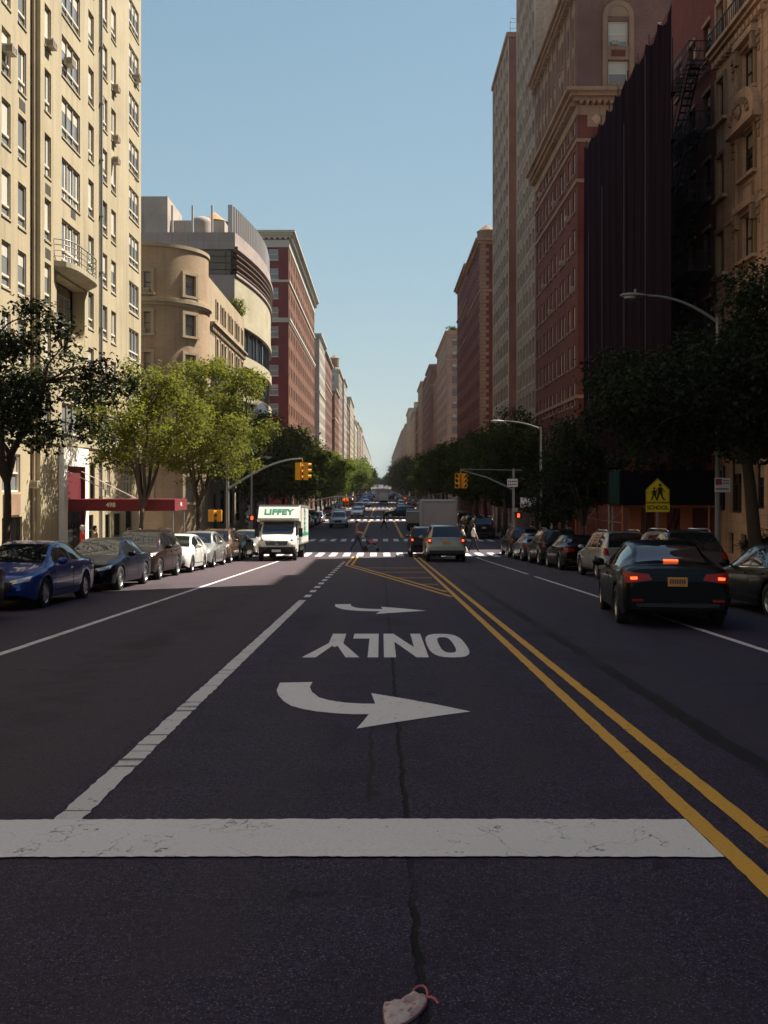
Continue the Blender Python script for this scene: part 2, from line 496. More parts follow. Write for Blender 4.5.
# ---------------------------------------------------------------- L1: cream apartment house, left foreground
b = Building('apartment_house', 'tall cream brick apartment house with a curved balcony and a red entrance canopy', (LX, 45, SWZ(45)), 'building')
FL = Face('L', LX); FB = Face('L', LX+.36)
VL = (0, 1, 2, 3, 3, 3, 4, 4)
rows_z = [20.35 + 2.9*k for k in range(-5, 11)]           # window heads
H1 = 52.4; z0 = -3.2
colsA = [(39.45, .95), (41.2, .95)]
colsB = [(43.35, .85), (49.8, .95)]; wide = (46.6, 2.75)
colsC = [(51.98, .5), (53.55, .95), (55.3, 1.0)]; corner = (59.85, 2.35)
def op(u, w, head, h): return (u-w/2, u+w/2, head-h, head)
opsA = [op(u, w, z, 1.9) for z in rows_z for u, w in colsA]
near_cols = [(u-19.5*k, w) for k in (1, 2) for u, w in colsA + [(46.6, 2.75), (53.55, 1.6), (57.0, 2.4), (51.0, 1.6)]] + [(36.8, 1.2), (34.4, 2.6)]
near_cols = [c for c in near_cols if c[0]+c[1]/2 < 38.8]
opsN = [op(u, w, z, 1.9) for z in rows_z for u, w in near_cols]
opsB = [op(u, w, z, 1.9) for z in rows_z for u, w in colsB]
opsW = [op(wide[0], wide[1], z-.3, 1.95) for z in rows_z if not (11 < z < 13)]
niche = (44.5, 48.75, 8.6, 11.45, .62)
opsW = [o for o in opsW if not (o[3] > 8.4 and o[2] < 11.7)]
opsC = [op(u, w, z, 1.85) for z in rows_z for u, w in colsC]
opsD = [op(corner[0], corner[1], z-.35, 1.9) for z in rows_z]
# ground floors
gA = [(39.0, 41.0, 1.35, 2.95), (39.0, 41.2, -1.05, .3), (42.0, 42.75, .9, 2.6), (42.0, 42.75, -1.0, .35), (36.0, 37.6, 1.3, 2.9), (36, 37.6, -1.0, .3)]
gB = [(49.6, 50.45, .9, 2.8), (49.3, 50.2, -1.5, .1)]
gC = [(52.0, 52.9, 1.0, 2.7), (52.2, 53.0, -1.6, .0), (53.7, 54.6, 1.0, 2.7), (53.6, 54.5, -1.6, 0), (55.4, 56.8, -1.5, .0), (57.6, 59.2, 1.0, 2.8), (57.9, 59.3, -1.6, .1)]
m = b.mi('cream'); ml = b.mi('cream_lime')
FL.wall(b.mb, -14, 42.4, z0, H1, opsA + opsN + gA, .17, m)
FB.wall(b.mb, 42.4, 51.4, z0, H1, opsB + opsW + gB + [niche], .19, m)
FL.wall(b.mb, 51.4, 61.6, z0, H1, opsC + opsD + gC, .17, m)
for y in (42.4, 51.4):
    q = [(LX,y,z0),(LX+.36,y,z0),(LX+.36,y,H1),(LX,y,H1)]; b.mb.poly(q if y < 45 else q[::-1], m)
b.mb.poly([(LX,61.6,z0),(LX,61.6,H1),(LX-24,61.6,H1),(LX-24,61.6,z0)], m)
b.mb.poly([(LX,-14,z0),(LX-24,-14,z0),(LX-24,-14,H1),(LX,-14,H1)], m)
b.mb.poly([(LX-24,-14,z0),(LX-24,61.6,z0),(LX-24,61.6,H1),(LX-24,-14,H1)], m)
b.mb.poly([(LX+.3,-14,H1-.4),(LX+.3,61.6,H1-.4),(LX-24,61.6,H1-.4),(LX-24,-14,H1-.4)], b.mi('roof'))
for fc, u0, u1 in ((FL, -14, 42.4), (FB, 42.4, 51.4), (FL, 51.4, 61.6)):
    fc.band(b.mb, u0, u1, H1-.5, H1+.1, .12, ml); fc.band(b.mb, u0, u1, 3.55, 3.85, .1, ml)
fm = ('frame_tan', 'glass', 'blind', 'frame_white')
b.windows(FL, opsA, 'hopper', .17, fm, VL); b.windows(FB, opsB, 'hopper', .19, fm, VL); b.windows(FB, opsW, 'triple', .18, fm, (0,0,1,1,4))
b.windows(FL, opsC, 'hopper', .17, fm, VL); b.windows(FL, opsD, 'triple', .16, fm, (0,0,1))
b.windows(FL, opsN, 'plain', .15, ('frame_tan', 'glass_coated', 'blind', 'frame_white'), (0,))
gw = [o for o in gA+gC if o[3] > .5]; gd = [o for o in gA+gC if o[3] <= .5]
b.windows(FL, gw, 'pair', .2, ('frame_white','glass','curtain','frame_white'), (0,2,4)); b.windows(FB, gB, 'hung', .2, ('frame_dark','glass_dark','blind','frame_dark'), (0,))
b.windows(FL, gd, 'casement', .2, ('frame_dark','glass_dark','blind','frame_dark'), (0,))
b.windows(Face('L', LX+.36-.5), [(45.3, 47.95, 8.75, 10.9)], 'triple', 0.1, fm, (0,))
sills(b, FL, opsA+opsC+opsD, 'cream_lime', .08, .05, .03); sills(b, FB, opsB+opsW, 'cream_lime', .08, .05, .03)
# stone aprons under the tall ground windows, iron bars in the low ones
for a, c, z, t in gA[:1] + gA[4:5]: FL.band(b.mb, a+.1, c-.1, .38, 1.25, .05, b.mi('tan_trim'))
for a, c, z, t in gd:
    n = int((c-a)/.16)
    for k in range(n): 
        u = a + (k+.5)*(c-a)/n; FL.band(b.mb, u-.012, u+.012, z, t, -.06, b.mi('black_metal'), back=.09)
root_cream = b
# AC units
for u, z in ((39.5, 20.35-1.0), (43.35, 23.25-1.9), (46.0, 22.95-1.25), (43.35, 8.75+.4), (52.0, 23.25-.9), (55.3, 26.15-1.85), (55.3, 23.25-1.85), (55.3, 20.35-.2), (60.2, 28.7-1.7), (45.9, 8.5)):
    fc = FB if 42.4 < u < 51.4 else FL
    ac_unit(b, fc, u, z)
ac_unit(b, FL, 42.35, 1.5); ac_unit(b, FL, 53.9, 1.5); ac_unit(b, FL, 52.45, 1.4)
for u, z in ((41.2, 20.35-2.4), (43.35, 17.45-2.45), (46.9, 17.2-2.3), (43.35, 14.5-2.4), (60.3, 23.0-2.0)):
    (FB if 42.4 < u < 51.4 else FL).band(b.mb, u-.35, u+.35, z-.25, z+.2, .012, b.mi('ac_dark'))
# balcony: bowed slab, rounded corbel below, rails
mb = MB(); N = 18
def bow(t, pr): 
    s = abs(2*t-1)**4
    return pr*(1-s)**.5
prof = []
for k in range(N+1):
    t = k/N; u = 44.1 + 5.2*t; prof.append((u, LX+.36 + bow(t, .8)))
bot, top = 11.62, 11.98
for i in range(N):
    (u0, xa), (u1, xb) = prof[i], prof[i+1]
    mb.poly([(xa,u0,bot+.12),(xb,u1,bot+.12),(xb,u1,top),(xa,u0,top)], 0)
    mb.poly([(LX+.3,u0,top),(xa,u0,top),(xb,u1,top),(LX+.3,u1,top)], 0)
    fa, fb = LX+.36+(xa-LX-.36)*.5, LX+.36+(xb-LX-.36)*.5
    mb.poly([(xa,u0,bot+.12),(fa,u0,bot+.0),(fb,u1,bot+.0),(xb,u1,bot+.12)], 0)
    mb.poly([(fa,u0,bot+.0),(LX+.3,u0,bot-.05),(LX+.3,u1,bot-.05),(fb,u1,bot+.0)], 0)
bal = b.part('balcony', mb, ['cream_lime'])
mb = MB()
for zr in (.22, .48, .74, 1.0):
    mb.tube([(x-.05, u, top+zr) for u, x in prof], .022 if zr < .9 else .032, 6)
for i in range(0, N+1, 3): mb.tube([(prof[i][1]-.05, prof[i][0], top), (prof[i][1]-.05, prof[i][0], top+1.0)], .02, 6)
mb.v = [(x-b.loc.x, y-b.loc.y, z-b.loc.z) for x, y, z in mb.v]
mb.build('railing', [M['steel']], bal)
# rounded lower corners of the niche
N = 10
for s in (0, 1):
    mb = MB()
    for k in range(N):
        t0, t1 = PI/2*k/N, PI/2*(k+1)/N; r = 1.1
        f = lambda t: (niche[0]+r-r*math.cos(t) if s == 0 else niche[1]-r+r*math.cos(t), niche[2]+r-r*math.sin(t))
        c = (niche[0] if s == 0 else niche[1], niche[2])
        (a0, b0), (a1, b1) = f(t0), f(t1)
        mb.poly([(LX+.345, c[0], c[1]), (LX+.345, a0, b0), (LX+.345, a1, b1)], 0)
        mb.poly([(LX+.345, a0, b0), (LX-.05, a0, b0), (LX-.05, a1, b1), (LX+.345, a1, b1)], 0)
    b.part('niche_corner', mb, ['cream'])
# pale drain pipe at the end of the projecting bay
mb = MB(); mb.tube([(LX+.46, 51.3, -1.9), (LX+.46, 51.3, H1)], .075, 8)
for k in range(17): mb.box(LX+.34, LX+.56, 51.2, 51.4, 1+3*k, 1.06+3*k, 0)
b.part('drain_pipe', mb, ['lamp_steel'])
mb = MB(); mb.tube([(LX+.12, 42.25, -1.9), (LX+.12, 42.25, H1)], .06, 8); b.part('drain_pipe', mb, ['brown_lime'])
# entrance portal: pale frame, maroon inside
mb = MB(); yA, yB = 44.75, 48.55; zt = 2.55; xf = LX+.62
zg = SWZ(46)
mb.box(LX+.37, xf, yA, yA+.55, zg-.1, zt, 0); mb.box(LX+.37, xf, yB-.55, yB, zg-.1, zt, 0); mb.box(LX+.37, xf, yA, yB, zt+.003, zt+.9, 0)
mb.box(LX+.37, LX+.42, yA+.55, yB-.55, zg-.1, zt, 1)
for y in (yA+.55, yB-.55): mb.box(LX+.42, xf-.02, y-.004 if y < 46 else y-.02, y+.02 if y < 46 else y+.004, zg, zt, 1)
mb.box(LX+.42, LX+.47, 45.7, 46.6, zg, .35, 2); mb.box(LX+.42, LX+.47, 46.7, 47.6, zg, .35, 2)
b.part('entrance_portal', mb, ['white_paint', 'maroon_paint', 'glass_dark'])
for k in range(5): 
    mbp = None
b.finish()

# entrance canopy over the pavement: fascia box, posts, number
zc = SWZ(46.7); y0c, y1c = 45.4, 48.2; xe = -9.75; zb, zt_ = .42, .97
cn = thing('entrance_canopy', 'long dark red canvas entrance canopy numbered 498 reaching over the left pavement', 'canopy', (-12.3, 46.8, zc))
def rel(mb, o): mb.v = [(x-o.location.x, y-o.location.y, z-o.location.z) for x, y, z in mb.v]; return mb
mb = MB(); xw = LX+.63
mb.box(xw, xe, y0c, y0c+.04, zb, zt_); mb.box(xw, xe, y1c-.04, y1c, zb, zt_); mb.box(xe-.04, xe, y0c+.04, y1c-.04, zb, zt_)
mb.box(xw, xe-.04, y0c+.04, y1c-.04, zt_-.05, zt_-.01)
rel(mb, cn).build('canvas', [M['awning_red']], cn)
for y in (y0c+.12, y1c-.12):
    for x in (xe-.12,):
        mb = MB(); mb.tube([(x, y, SWZ(y)-.7), (x, y, zb+.1)], .035, 10)
        rel(mb, cn).build('post', [M['steel']], cn)
for y in (y0c+.3, y1c-.3):
    mb = MB(); mb.tube([(LX+.4, y, 2.35), (-12.2, y, zt_)], .022, 6); rel(mb, cn).build('stay_rod', [M['white_paint']], cn)

def text_mesh(s, size, mat, loc, rot, parent, name='lettering', extrude=.004, bold=0., sx=1., sy=1., align='CENTER', shear=0.):
    cu = bpy.data.curves.new(name, 'FONT'); cu.body = s; cu.size = size; cu.extrude = extrude; cu.align_x = align; cu.align_y = 'CENTER'
    cu.offset = bold; cu.resolution_u = 3; cu.shear = shear
    t = bpy.data.objects.new(name, cu); COL.objects.link(t); bpy.context.view_layer.update()
    dg = bpy.context.evaluated_depsgraph_get(); me = bpy.data.meshes.new_from_object(t.evaluated_get(dg))
    bpy.data.objects.remove(t); me.materials.clear(); me.materials.append(mat)
    me.transform(Matrix.Diagonal((sx, sy, 1, 1)))
    o = bpy.data.objects.new(name, me); COL.objects.link(o); o.parent = parent; o.location = loc; o.rotation_euler = rot
    return o
def at(o, x, y, z): return Vector((x, y, z)) - o.location
text_mesh('498', .30, M['letter_cream'], at(cn, -12.78, y0c-.008, (zb+zt_)/2), (PI/2,0,0), cn, bold=.008)
text_mesh('498', .26, M['letter_cream'], at(cn, xe+.008, 46.8, (zb+zt_)/2), (PI/2,0,PI/2), cn, bold=.008)

# ---------------------------------------------------------------- L2: round-cornered tan house across the side street
b = Building('corner_house', 'tan brick house with a rounded corner tower behind the bright green street trees', (LX, 92, SWZ(90)))
cx, cy, r = -19.75, 84.5, 4.5
m = b.mi('brownstone'); mt = b.mi('brown_lime')
rows = [(17.75, 1.75), (14.35, 1.8), (10.95, 1.8), (7.4, 1.9), (3.9, 1.9), (.2, 2.2)]
Ht = 21.9; z0 = -3.6
angs = [-PI/2 + k*math.radians(51) for k in range(-0, 2)]       # window centres round the tower
def tower_ring(za, zb_, rad, mat, skip):
    n = 96; a0, a1 = -PI/2-.35, .35
    for k in range(n):
        t0 = a0 + (a1-a0)*k/n; t1 = a0 + (a1-a0)*(k+1)/n; tm = (t0+t1)/2
        if skip and any(abs(tm-a)*r < .6 for a in angs): continue
        b.mb.poly([(cx+rad*math.cos(t0),cy+rad*math.sin(t0),za),(cx+rad*math.cos(t1),cy+rad*math.sin(t1),za),
                   (cx+rad*math.cos(t1),cy+rad*math.sin(t1),zb_),(cx+rad*math.cos(t0),cy+rad*math.sin(t0),zb_)], mat)
lev = z0
for z, h in rows[::-1]:
    tower_ring(lev, z, r, m, False); tower_ring(z, z+h, r, m, True); lev = z+h
tower_ring(lev, Ht, r, m, False)
def tower_band(za, zb_, pr, mat):
    n = 60; a0, a1 = -PI/2-.35, .35
    for k in range(n):
        t0 = a0 + (a1-a0)*k/n; t1 = a0 + (a1-a0)*(k+1)/n
        q = lambda rad, t, z: (cx+rad*math.cos(t), cy+rad*math.sin(t), z)
        R0, R1 = r-.05, r+pr
        b.mb.poly([q(R1,t0,za),q(R1,t1,za),q(R1,t1,zb_),q(R1,t0,zb_)], mat)
        b.mb.poly([q(R0,t0,zb_),q(R1,t0,zb_),q(R1,t1,zb_),q(R0,t1,zb_)], mat)
        b.mb.poly([q(R0,t0,za),q(R0,t1,za),q(R1,t1,za),q(R1,t0,za)], mat)
tower_band(Ht-.28, Ht+.02, .12, mt); tower_band(16.75, 17.0, .14, mt); tower_band(17.0, 17.25, .3, mt); tower_band(17.25, 17.42, .18, mt)
tower_band(3.0, 3.5, .2, mt); tower_band(6.6, 6.8, .1, mt)
b.mb.poly([(cx+r*math.cos(-PI/2-.35+k*.1), cy+r*math.sin(-PI/2-.35+k*.1), Ht-.02) for k in range(24)] + [(cx, cy, Ht-.02)], b.mi('roof'))
for a in angs:                                                  # windows set in the curve
    ca, sa = math.cos(a), math.sin(a); ta = Vector((-sa, ca, 0)); no = Vector((ca, sa, 0)); c0 = Vector((cx, cy, 0))
    for z, h in rows:
        p = c0 + no*(r-.2); w = 1.16
        b.wins.append((tuple(p + Vector((0,0,z))), a+PI/2, w, h, 'hung', random.choice((0,1,3,2)), ('frame_brown','glass','curtain','frame_dark')))
        Mr = Matrix((ta, no, Vector((0,0,1)))).transposed()
        for s in (-1, 1): b.mb.obox(c0 + no*(r-.02) + ta*s*.71 + Vector((0,0,z+h/2)), .26, .26, h, Mr, mt)
        b.mb.obox(c0 + no*(r-.02) + Vector((0,0,z+h+.13)), 1.7, .28, .26, Mr, mt)
        b.mb.obox(c0 + no*(r+.02) + Vector((0,0,z-.11)), 1.85, .34, .2, Mr, mt)
# straight street front and side-street front
cols2 = [(89.9+2.25*k + (.5 if k % 2 else 0), .95) for k in range(8)]
F2 = Face('L', LX+.0); ops2 = grid(cols2, [(13.5, 1.8), (10.1, 1.8), (6.9, 1.8), (3.6, 1.8)]); ops2b = grid(cols2, [(17.2, 1.6)])
g2 = [(88.2, 90.2, -2.4, .9), (92, 95, -2.2, 1.2), (97, 100, -2.2, 1.2), (102, 105, -2.2, 1.2)]
F2.wall(b.mb, 85.6, 108, z0, 16.4, ops2+g2, .25, mt)
b.windows(F2, ops2, 'hung', .25, ('frame_brown','glass','curtain','frame_dark'), (0,1,3)); b.windows(F2, g2, 'triple', .25, ('frame_dark','glass_dark','blind','frame_dark'), (0,))
surround(b, F2, ops2, 'brown_lime', .2, .1); sills(b, F2, ops2, 'brown_lime', .14, .2, .2)
cornice(b, F2, 86.5, 108, 16.0, .45, .45, 'brown_lime', .8, None, 3); cornice(b, F2, 86.5, 108, 12.6, .3, .3, 'brown_lime', 0, None, 2)
cornice(b, F2, 86.5, 108, 2.6, .5, .35, 'brown_lime')
F2.wall(b.mb, 85.6, 108, 16.4, 20.3, ops2b, .2, mt); b.windows(F2, ops2b, 'hung', .2, ('frame_brown','glass','curtain','frame_dark'), (0,1,3)); surround(b, F2, ops2b, 'brown_lime', .18, .1)
S2 = Face('S', 80.0); b.mb.poly([(-40,80,z0),(cx,80,z0),(cx,80,Ht),(-40,80,Ht)], m)
b.mb.poly([(-40,80,20.3),(LX,85.6,20.3),(LX,108,20.3),(-40,108,20.3)], b.mi('roof'))
b.mb.poly([(-40,108,z0),(-40,108,20.3),(LX,108,20.3),(LX,108,z0)], m)
b.mb.box(-24.5, -22.3, 86, 88, Ht-1, 25.6, mt); b.mb.box(-22.2, -21.2, 86.5, 88.5, Ht-1, 23.6, mt)
f0 = Face('S', cy-r-.0)
c = bpy.data.objects.new('air_conditioner', _ac); COL.objects.link(c); c.parent = b.root; c.location = Vector((-19.55, 80.2, 17.78)) - b.loc; c.scale = (.8,.6,.8)
c = bpy.data.objects.new('air_conditioner', _ac); COL.objects.link(c); c.parent = b.root; c.location = Vector((-19.9, 80.2, 14.38)) - b.loc; c.scale = (.8,.6,.8)
b.finish()

# ---------------------------------------------------------------- L3: modern block with bowed front
b = Building('modern_building', 'modern pale stone building with a bowed front, louvre bands and steel fins on the roof', (LX, 125, SWZ(125)))
mS, mG, mGl, mK = b.mi('modern_stone'), b.mi('modern_grey'), b.mi('glass_blue'), b.mi('frame_dark')
def arc(t): return (-16.5 + 1.6*math.sin(PI*t)**.9, 108.2 + 33.5*t)
NA = 40; pts = [arc(k/NA) for k in range(NA+1)]
def arc_wall(za, zb_, inset, mat):
    for i in range(NA):
        (xa, ya), (xb, yb) = pts[i], pts[i+1]
        b.mb.poly([(xa-inset,ya,za),(xb-inset,yb,za),(xb-inset,yb,zb_),(xa-inset,ya,zb_)], mat)
def arc_slab(z, th, pr, mat, inner=.6):
    for i in range(NA):
        (xa, ya), (xb, yb) = pts[i], pts[i+1]
        b.mb.poly([(xa+pr,ya,z),(xb+pr,yb,z),(xb+pr,yb,z+th),(xa+pr,ya,z+th)], mat)
        b.mb.poly([(xa-inner,ya,z+th),(xa+pr,ya,z+th),(xb+pr,yb,z+th),(xb-inner,yb,z+th)], mat)
        b.mb.poly([(xa-inner,ya,z),(xb-inner,yb,z),(xb+pr,yb,z),(xa+pr,ya,z)], mat)
arc_wall(20.6, 25.4, 0, mS); arc_wall(25.4, 28.3, .45, mGl); arc_wall(28.3, 30.2, 0, mG)
arc_wall(16.7, 20.0, .35, mGl); arc_wall(20.0, 20.6, 0, mS); arc_slab(20.0, .6, .1, mS)
arc_wall(15.5, 16.7, 0, mS); arc_slab(15.5, 1.2, .12, mS); arc_wall(12.2, 15.5, .35, mGl); arc_wall(11.4, 12.2, 0, mS); arc_slab(11.4, .8, .12, mS); arc_wall(7.5, 11.4, .35, mGl); arc_wall(6.3, 7.5, 0, mS); arc_slab(6.3, 1.2, .1, mS); arc_wall(-4, 6.3, .35, mGl)
arc_slab(28.25, .35, .35, mG); arc_slab(25.3, .25, .2, mG)
for k in range(4): arc_slab(25.75+.62*k, .12, .25, b.mi('frame_brown'), .4)
for k in range(1, 16):                                       # glazing posts
    i = int(k*NA/16)
    x, y = pts[i]
    for za, zb_ in ((7.5, 11.4), (12.2, 15.5), (16.7, 20.0), (25.4, 28.3)): b.mb.box(x-.38, x-.2, y-.05, y+.05, za, zb_, mK)
S3 = Face('S', 108.2)
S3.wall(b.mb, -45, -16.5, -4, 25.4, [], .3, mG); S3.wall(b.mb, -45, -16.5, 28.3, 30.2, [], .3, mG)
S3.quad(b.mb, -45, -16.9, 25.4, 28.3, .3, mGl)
for k in range(13): S3.band(b.mb, -44+2.2*k, -43.9+2.2*k, 25.4, 28.3, -.2, mK, back=.35)
for k in range(3): S3.band(b.mb, -45, -16.9, 26.05+.75*k, 26.11+.75*k, -.2, mK, back=.35)
b.mb.poly([(-45,108.2,30.0)] + [(x, y, 30.0) for x, y in pts] + [(-45,141.7,30.0)], b.mi('roof'))
b.mb.poly([(-45,141.7,-4),(-45,141.7,30.2),(-16.5,141.7,30.2),(-16.5,141.7,-4)], mG)
# parapet seen from the corner
for k in range(17): S3.band(b.mb, -44.5+1.75*k, -44.47+1.75*k, 28.35, 30.15, .006, mK)
# big windows at the near end of the bowed front
b.mb.box(-28.5, -24.9, 112, 120, 29.9, 35.4, b.mi('concrete')); b.mb.box(-36, -28.5, 112, 122, 29.9, 35.4, b.mi('concrete'))
b.mb.box(-24.9, -18.5, 113.5, 121, 29.9, 33.0, b.mi('concrete'))
b.finish()
def child_mb(b, name, mb, mats, smooth=None): return b.part(name, mb, mats, smooth)
mb = MB()
for i in range(0, NA-1):                                     # steel fins on the roof edge, following the bow
    x, y = pts[i]
    for q in (0, .42): mb.box(x-.75, x-.25, y+q, y+q+.16, 30.2, 33.3, 0)
mb2 = MB()
for i in range(0, NA-1):
    (xa, ya), (xb, yb) = pts[i], pts[i+1]
    for z in (30.9, 32.5): mb.poly([(xa-.5,ya,z),(xb-.5,yb,z),(xb-.5,yb,z+.12),(xa-.5,ya,z+.12)], 0)
b.part('fin_screen', mb, ['fin_metal'])
for x in (-23.6, -21.3, -19.1):
    mb = MB(); mb.box(x-.1, x+.1, 108.4, 108.7, 30.1, 33.3); b.part('roof_post', mb, ['fin_metal'])
mb = MB(); mb.lathe([(0,.8),(.5,.77),(.9,.6),(1.15,.3),(1.2,0),(1.2,-1.6)], Matrix.Translation((-20.7, 111.0, 31.9)), 24); b.part('roof_vent', mb, ['concrete'], 40)
# bowl shaped bay low on the bowed front
mb = MB(); mb.lathe([(0,2.2),(1.2,2.0),(2.2,1.4),(2.7,.4),(2.75,-.4),(2.3,-1.4),(1.2,-2.0),(0,-2.2)], Matrix.Translation((-16.6, 119.0, 10.2)), 24); b.part('round_bay', mb, ['white_paint'], 40)

# water tank on the roof behind
wt = thing('water_tank', 'round wooden roof water tank with an orange conical lid', 'water tank', (-22.7, 131, 32.2))
mb = MB(); mb.lathe([(1.75,0),(1.75,3.1)], Matrix.Translation((0,0,2.2)), 22)
for z in (2.5, 3.2, 3.9, 4.6): mb.lathe([(1.78,z),(1.8,z+.05),(1.78,z+.1)], None, 22, 0)
mb.build('tub', [M['wood']], wt, 40)
mb = MB(); mb.lathe([(0,1.5),(.9,.75),(2.0,0),(1.7,-.02)], Matrix.Translation((0,0,5.3)), 22); mb.build('lid', [M['tank_roof']], wt, 40)
for a in range(4):
    mb = MB(); x, y = 1.2*math.cos(a*PI/2+.7), 1.2*math.sin(a*PI/2+.7); mb.tube([(x*1.1,y*1.1,0),(x,y,2.25)], .08, 6); mb.build('leg', [M['black_metal']], wt)
# shrub on the terrace edge of the modern block is built with the trees

# ---------------------------------------------------------------- L4: red brick block with a pale cornice
b = Building('red_brick_block', 'large sunlit red brick apartment block with a pale dentilled cornice', (LX, 190, SWZ(190)))
F4 = Face('L', LX); z0 = -4.6; H4 = 43.0
rows = [(z, 1.75) for z in np.arange(-.4+1.1, 41, 3.22)]
cols = [(161.9+2.45*k + (.35 if k % 2 else -.35), 1.0) for k in range(25)]
ops = grid(cols, rows); sops = grid([(-17.9, 1.5), (-22.5, 1.5)], rows)
S4 = shell(b, F4, 160, 222, z0, H4, 22, 'red_brick', sops, ops, .22, 'roof', 'maroon')  # side wall's shade comes partly from its darker brick colour
b.windows(F4, ops, 'hung', .22, ('frame_dark','glass_dark','blind','frame_dark'), (0,0,1,2)); b.windows(S4, sops, 'hung', .2, ('frame_white','glass','blind','frame_white'), (0,0,1,0))
sills(b, F4, ops, 'tan_trim', .12, .08, .06); sills(b, S4, sops, 'white_trim', .18, .12, .1)
cornice(b, F4, 160, 222, H4, 1.0, 1.15, 'white_trim', .9, (S4, LX-22, LX+.02), 3)
cornice(b, F4, 160, 222, H4-1.6, 1.2, .12, 'white_trim', 0, (S4, LX-22, LX), 1)
cornice(b, F4, 160, 222, 35.6, .35, .2, 'white_trim', 0, (S4, LX-22, LX), 1); cornice(b, F4, 160, 222, 28.9, .7, .3, 'white_trim', 0, (S4, LX-22, LX), 2)
cornice(b, F4, 160, 222, 3.3, .5, .25, 'white_trim', 0, (S4, LX-22, LX), 2)
b.mb.box(LX-20, LX, 160, 222, H4+1.0, H4+1.05, b.mi('roof'))
b.finish()

# ---------------------------------------------------------------- generic distant houses
def house(name, label, side, y0, y1, H, wk, tk, cw=2.6, ww=1.05, fl=3.15, cor=(.8, .6), belts=(), deep=18, limit=100, pent=None, swin=(2.2, 6.0), side_k=None, fx=None, group=None, quoin=None):
    x = (LX if side == 'L' else RX) if fx is None else fx
    F = Face(side, x); zg = SWZ((y0+y1)/2)
    b = Building(name, label, (x, (y0+y1)/2, zg), 'building', group)
    n = max(1, int((y1-y0-.8)/cw)); cw = (y1-y0-.8)/n
    cols = [(y0+.4+cw*(k+.5), ww) for k in range(n)]
    rows = [(z, fl*.56) for z in np.arange(zg+4.9, H-2.2, fl)]
    ops = grid(cols, rows) + [(u-ww*.8, u+ww*.8, zg+.4, zg+3.0) for u, w in cols[::2]]
    s = 1 if side == 'R' else -1
    sops = grid([(x+s*d, 1.2) for d in swin], rows)
    S = shell(b, F, y0, y1, zg-4, H, deep, wk, sops, ops, .2, 'roof', side_k)
    b.windows(F, ops, 'hung', .2, ('frame_dark','glass_dark','blind','frame_dark'), (0,0,1,2)); b.windows(S, sops, 'hung', .2, ('frame_dark','glass','blind','frame_dark'), (0,1,2))
    sills(b, F, ops, tk, .12, .1, .06)
    sa, sb = (x-deep, x) if side == 'L' else (x, x+deep)
    cornice(b, F, y0, y1, H-.6, cor[0], cor[1], tk, 0, (S, sa, sb), 2)
    for z in (zg+3.9,) + tuple(belts): cornice(b, F, y0, y1, z, .4, .2, tk, 0, (S, sa, sb), 1)
    if quoin:
        for k, z in enumerate(np.arange(zg+4.4, H-1, .62)):
            S.band(b.mb, x+.02, x+(1.35 if k % 2 else .9), z, z+.55, .06, b.mi(quoin)); F.band(b.mb, y0, y0+(.9 if k % 2 else 1.35), z, z+.55, .06, b.mi(quoin))
    if pent:
        d0, d1, h = pent
        b.mb.box(x+s*3, x+s*11, y0+d0, y0+d1, H-.1, H+h, b.mi(wk))
    b.finish(limit=limit)
    for q in range(random.choice((1, 2, 2))):                 # bulkheads and tanks on the roof
        yq = random.uniform(y0+2, max(y0+2.1, y1-6)); xq = x + s*random.uniform(1.5, 6)
        mb = MB()
        if q == 0 or random.random() < .4:
            mb.box(xq, xq+s*4, yq, yq+random.uniform(3, 6), H-.1, H+random.uniform(2, 3.6)); b.part('roof_bulkhead', mb, [wk])
        else:
            mb.lathe([(0,6.6),(1.9,5.2),(1.75,5.15),(1.75,2.2),(0,2.2)], Matrix.Translation((xq, yq, H)), 14)
            for a in range(4): mb.tube([(xq+1.2*math.cos(a*PI/2), yq+1.2*math.sin(a*PI/2), H-.1), (xq+1.2*math.cos(a*PI/2), yq+1.2*math.sin(a*PI/2), H+2.2)], .1, 5)
            b.part('roof_tank', mb, ['wood'])
    return b
house('pale_stone_house', 'narrow pale stone apartment house just past the red brick block', 'L', 240, 265, 39.5, 'pale', 'white_trim', belts=(25,), side_k='pale')
house('brown_brick_house', 'reddish brown brick house between the pale stone house and a darker red one', 'L', 265, 301, 38.5, 'brown_brick', 'brown_lime', belts=(30,))
house('dark_red_house', 'dark red brick house with a pale top floor further along the sunny side', 'L', 320, 350, 34.0, 'red_brick', 'white_trim', belts=(24,))
house('pale_tower', 'pale stone tower block rising above its brick neighbours on the sunny side', 'L', 350, 381, 44, 'pink_tan', 'white_trim', belts=(36,), pent=(2, 14, 4), side_k='pale')
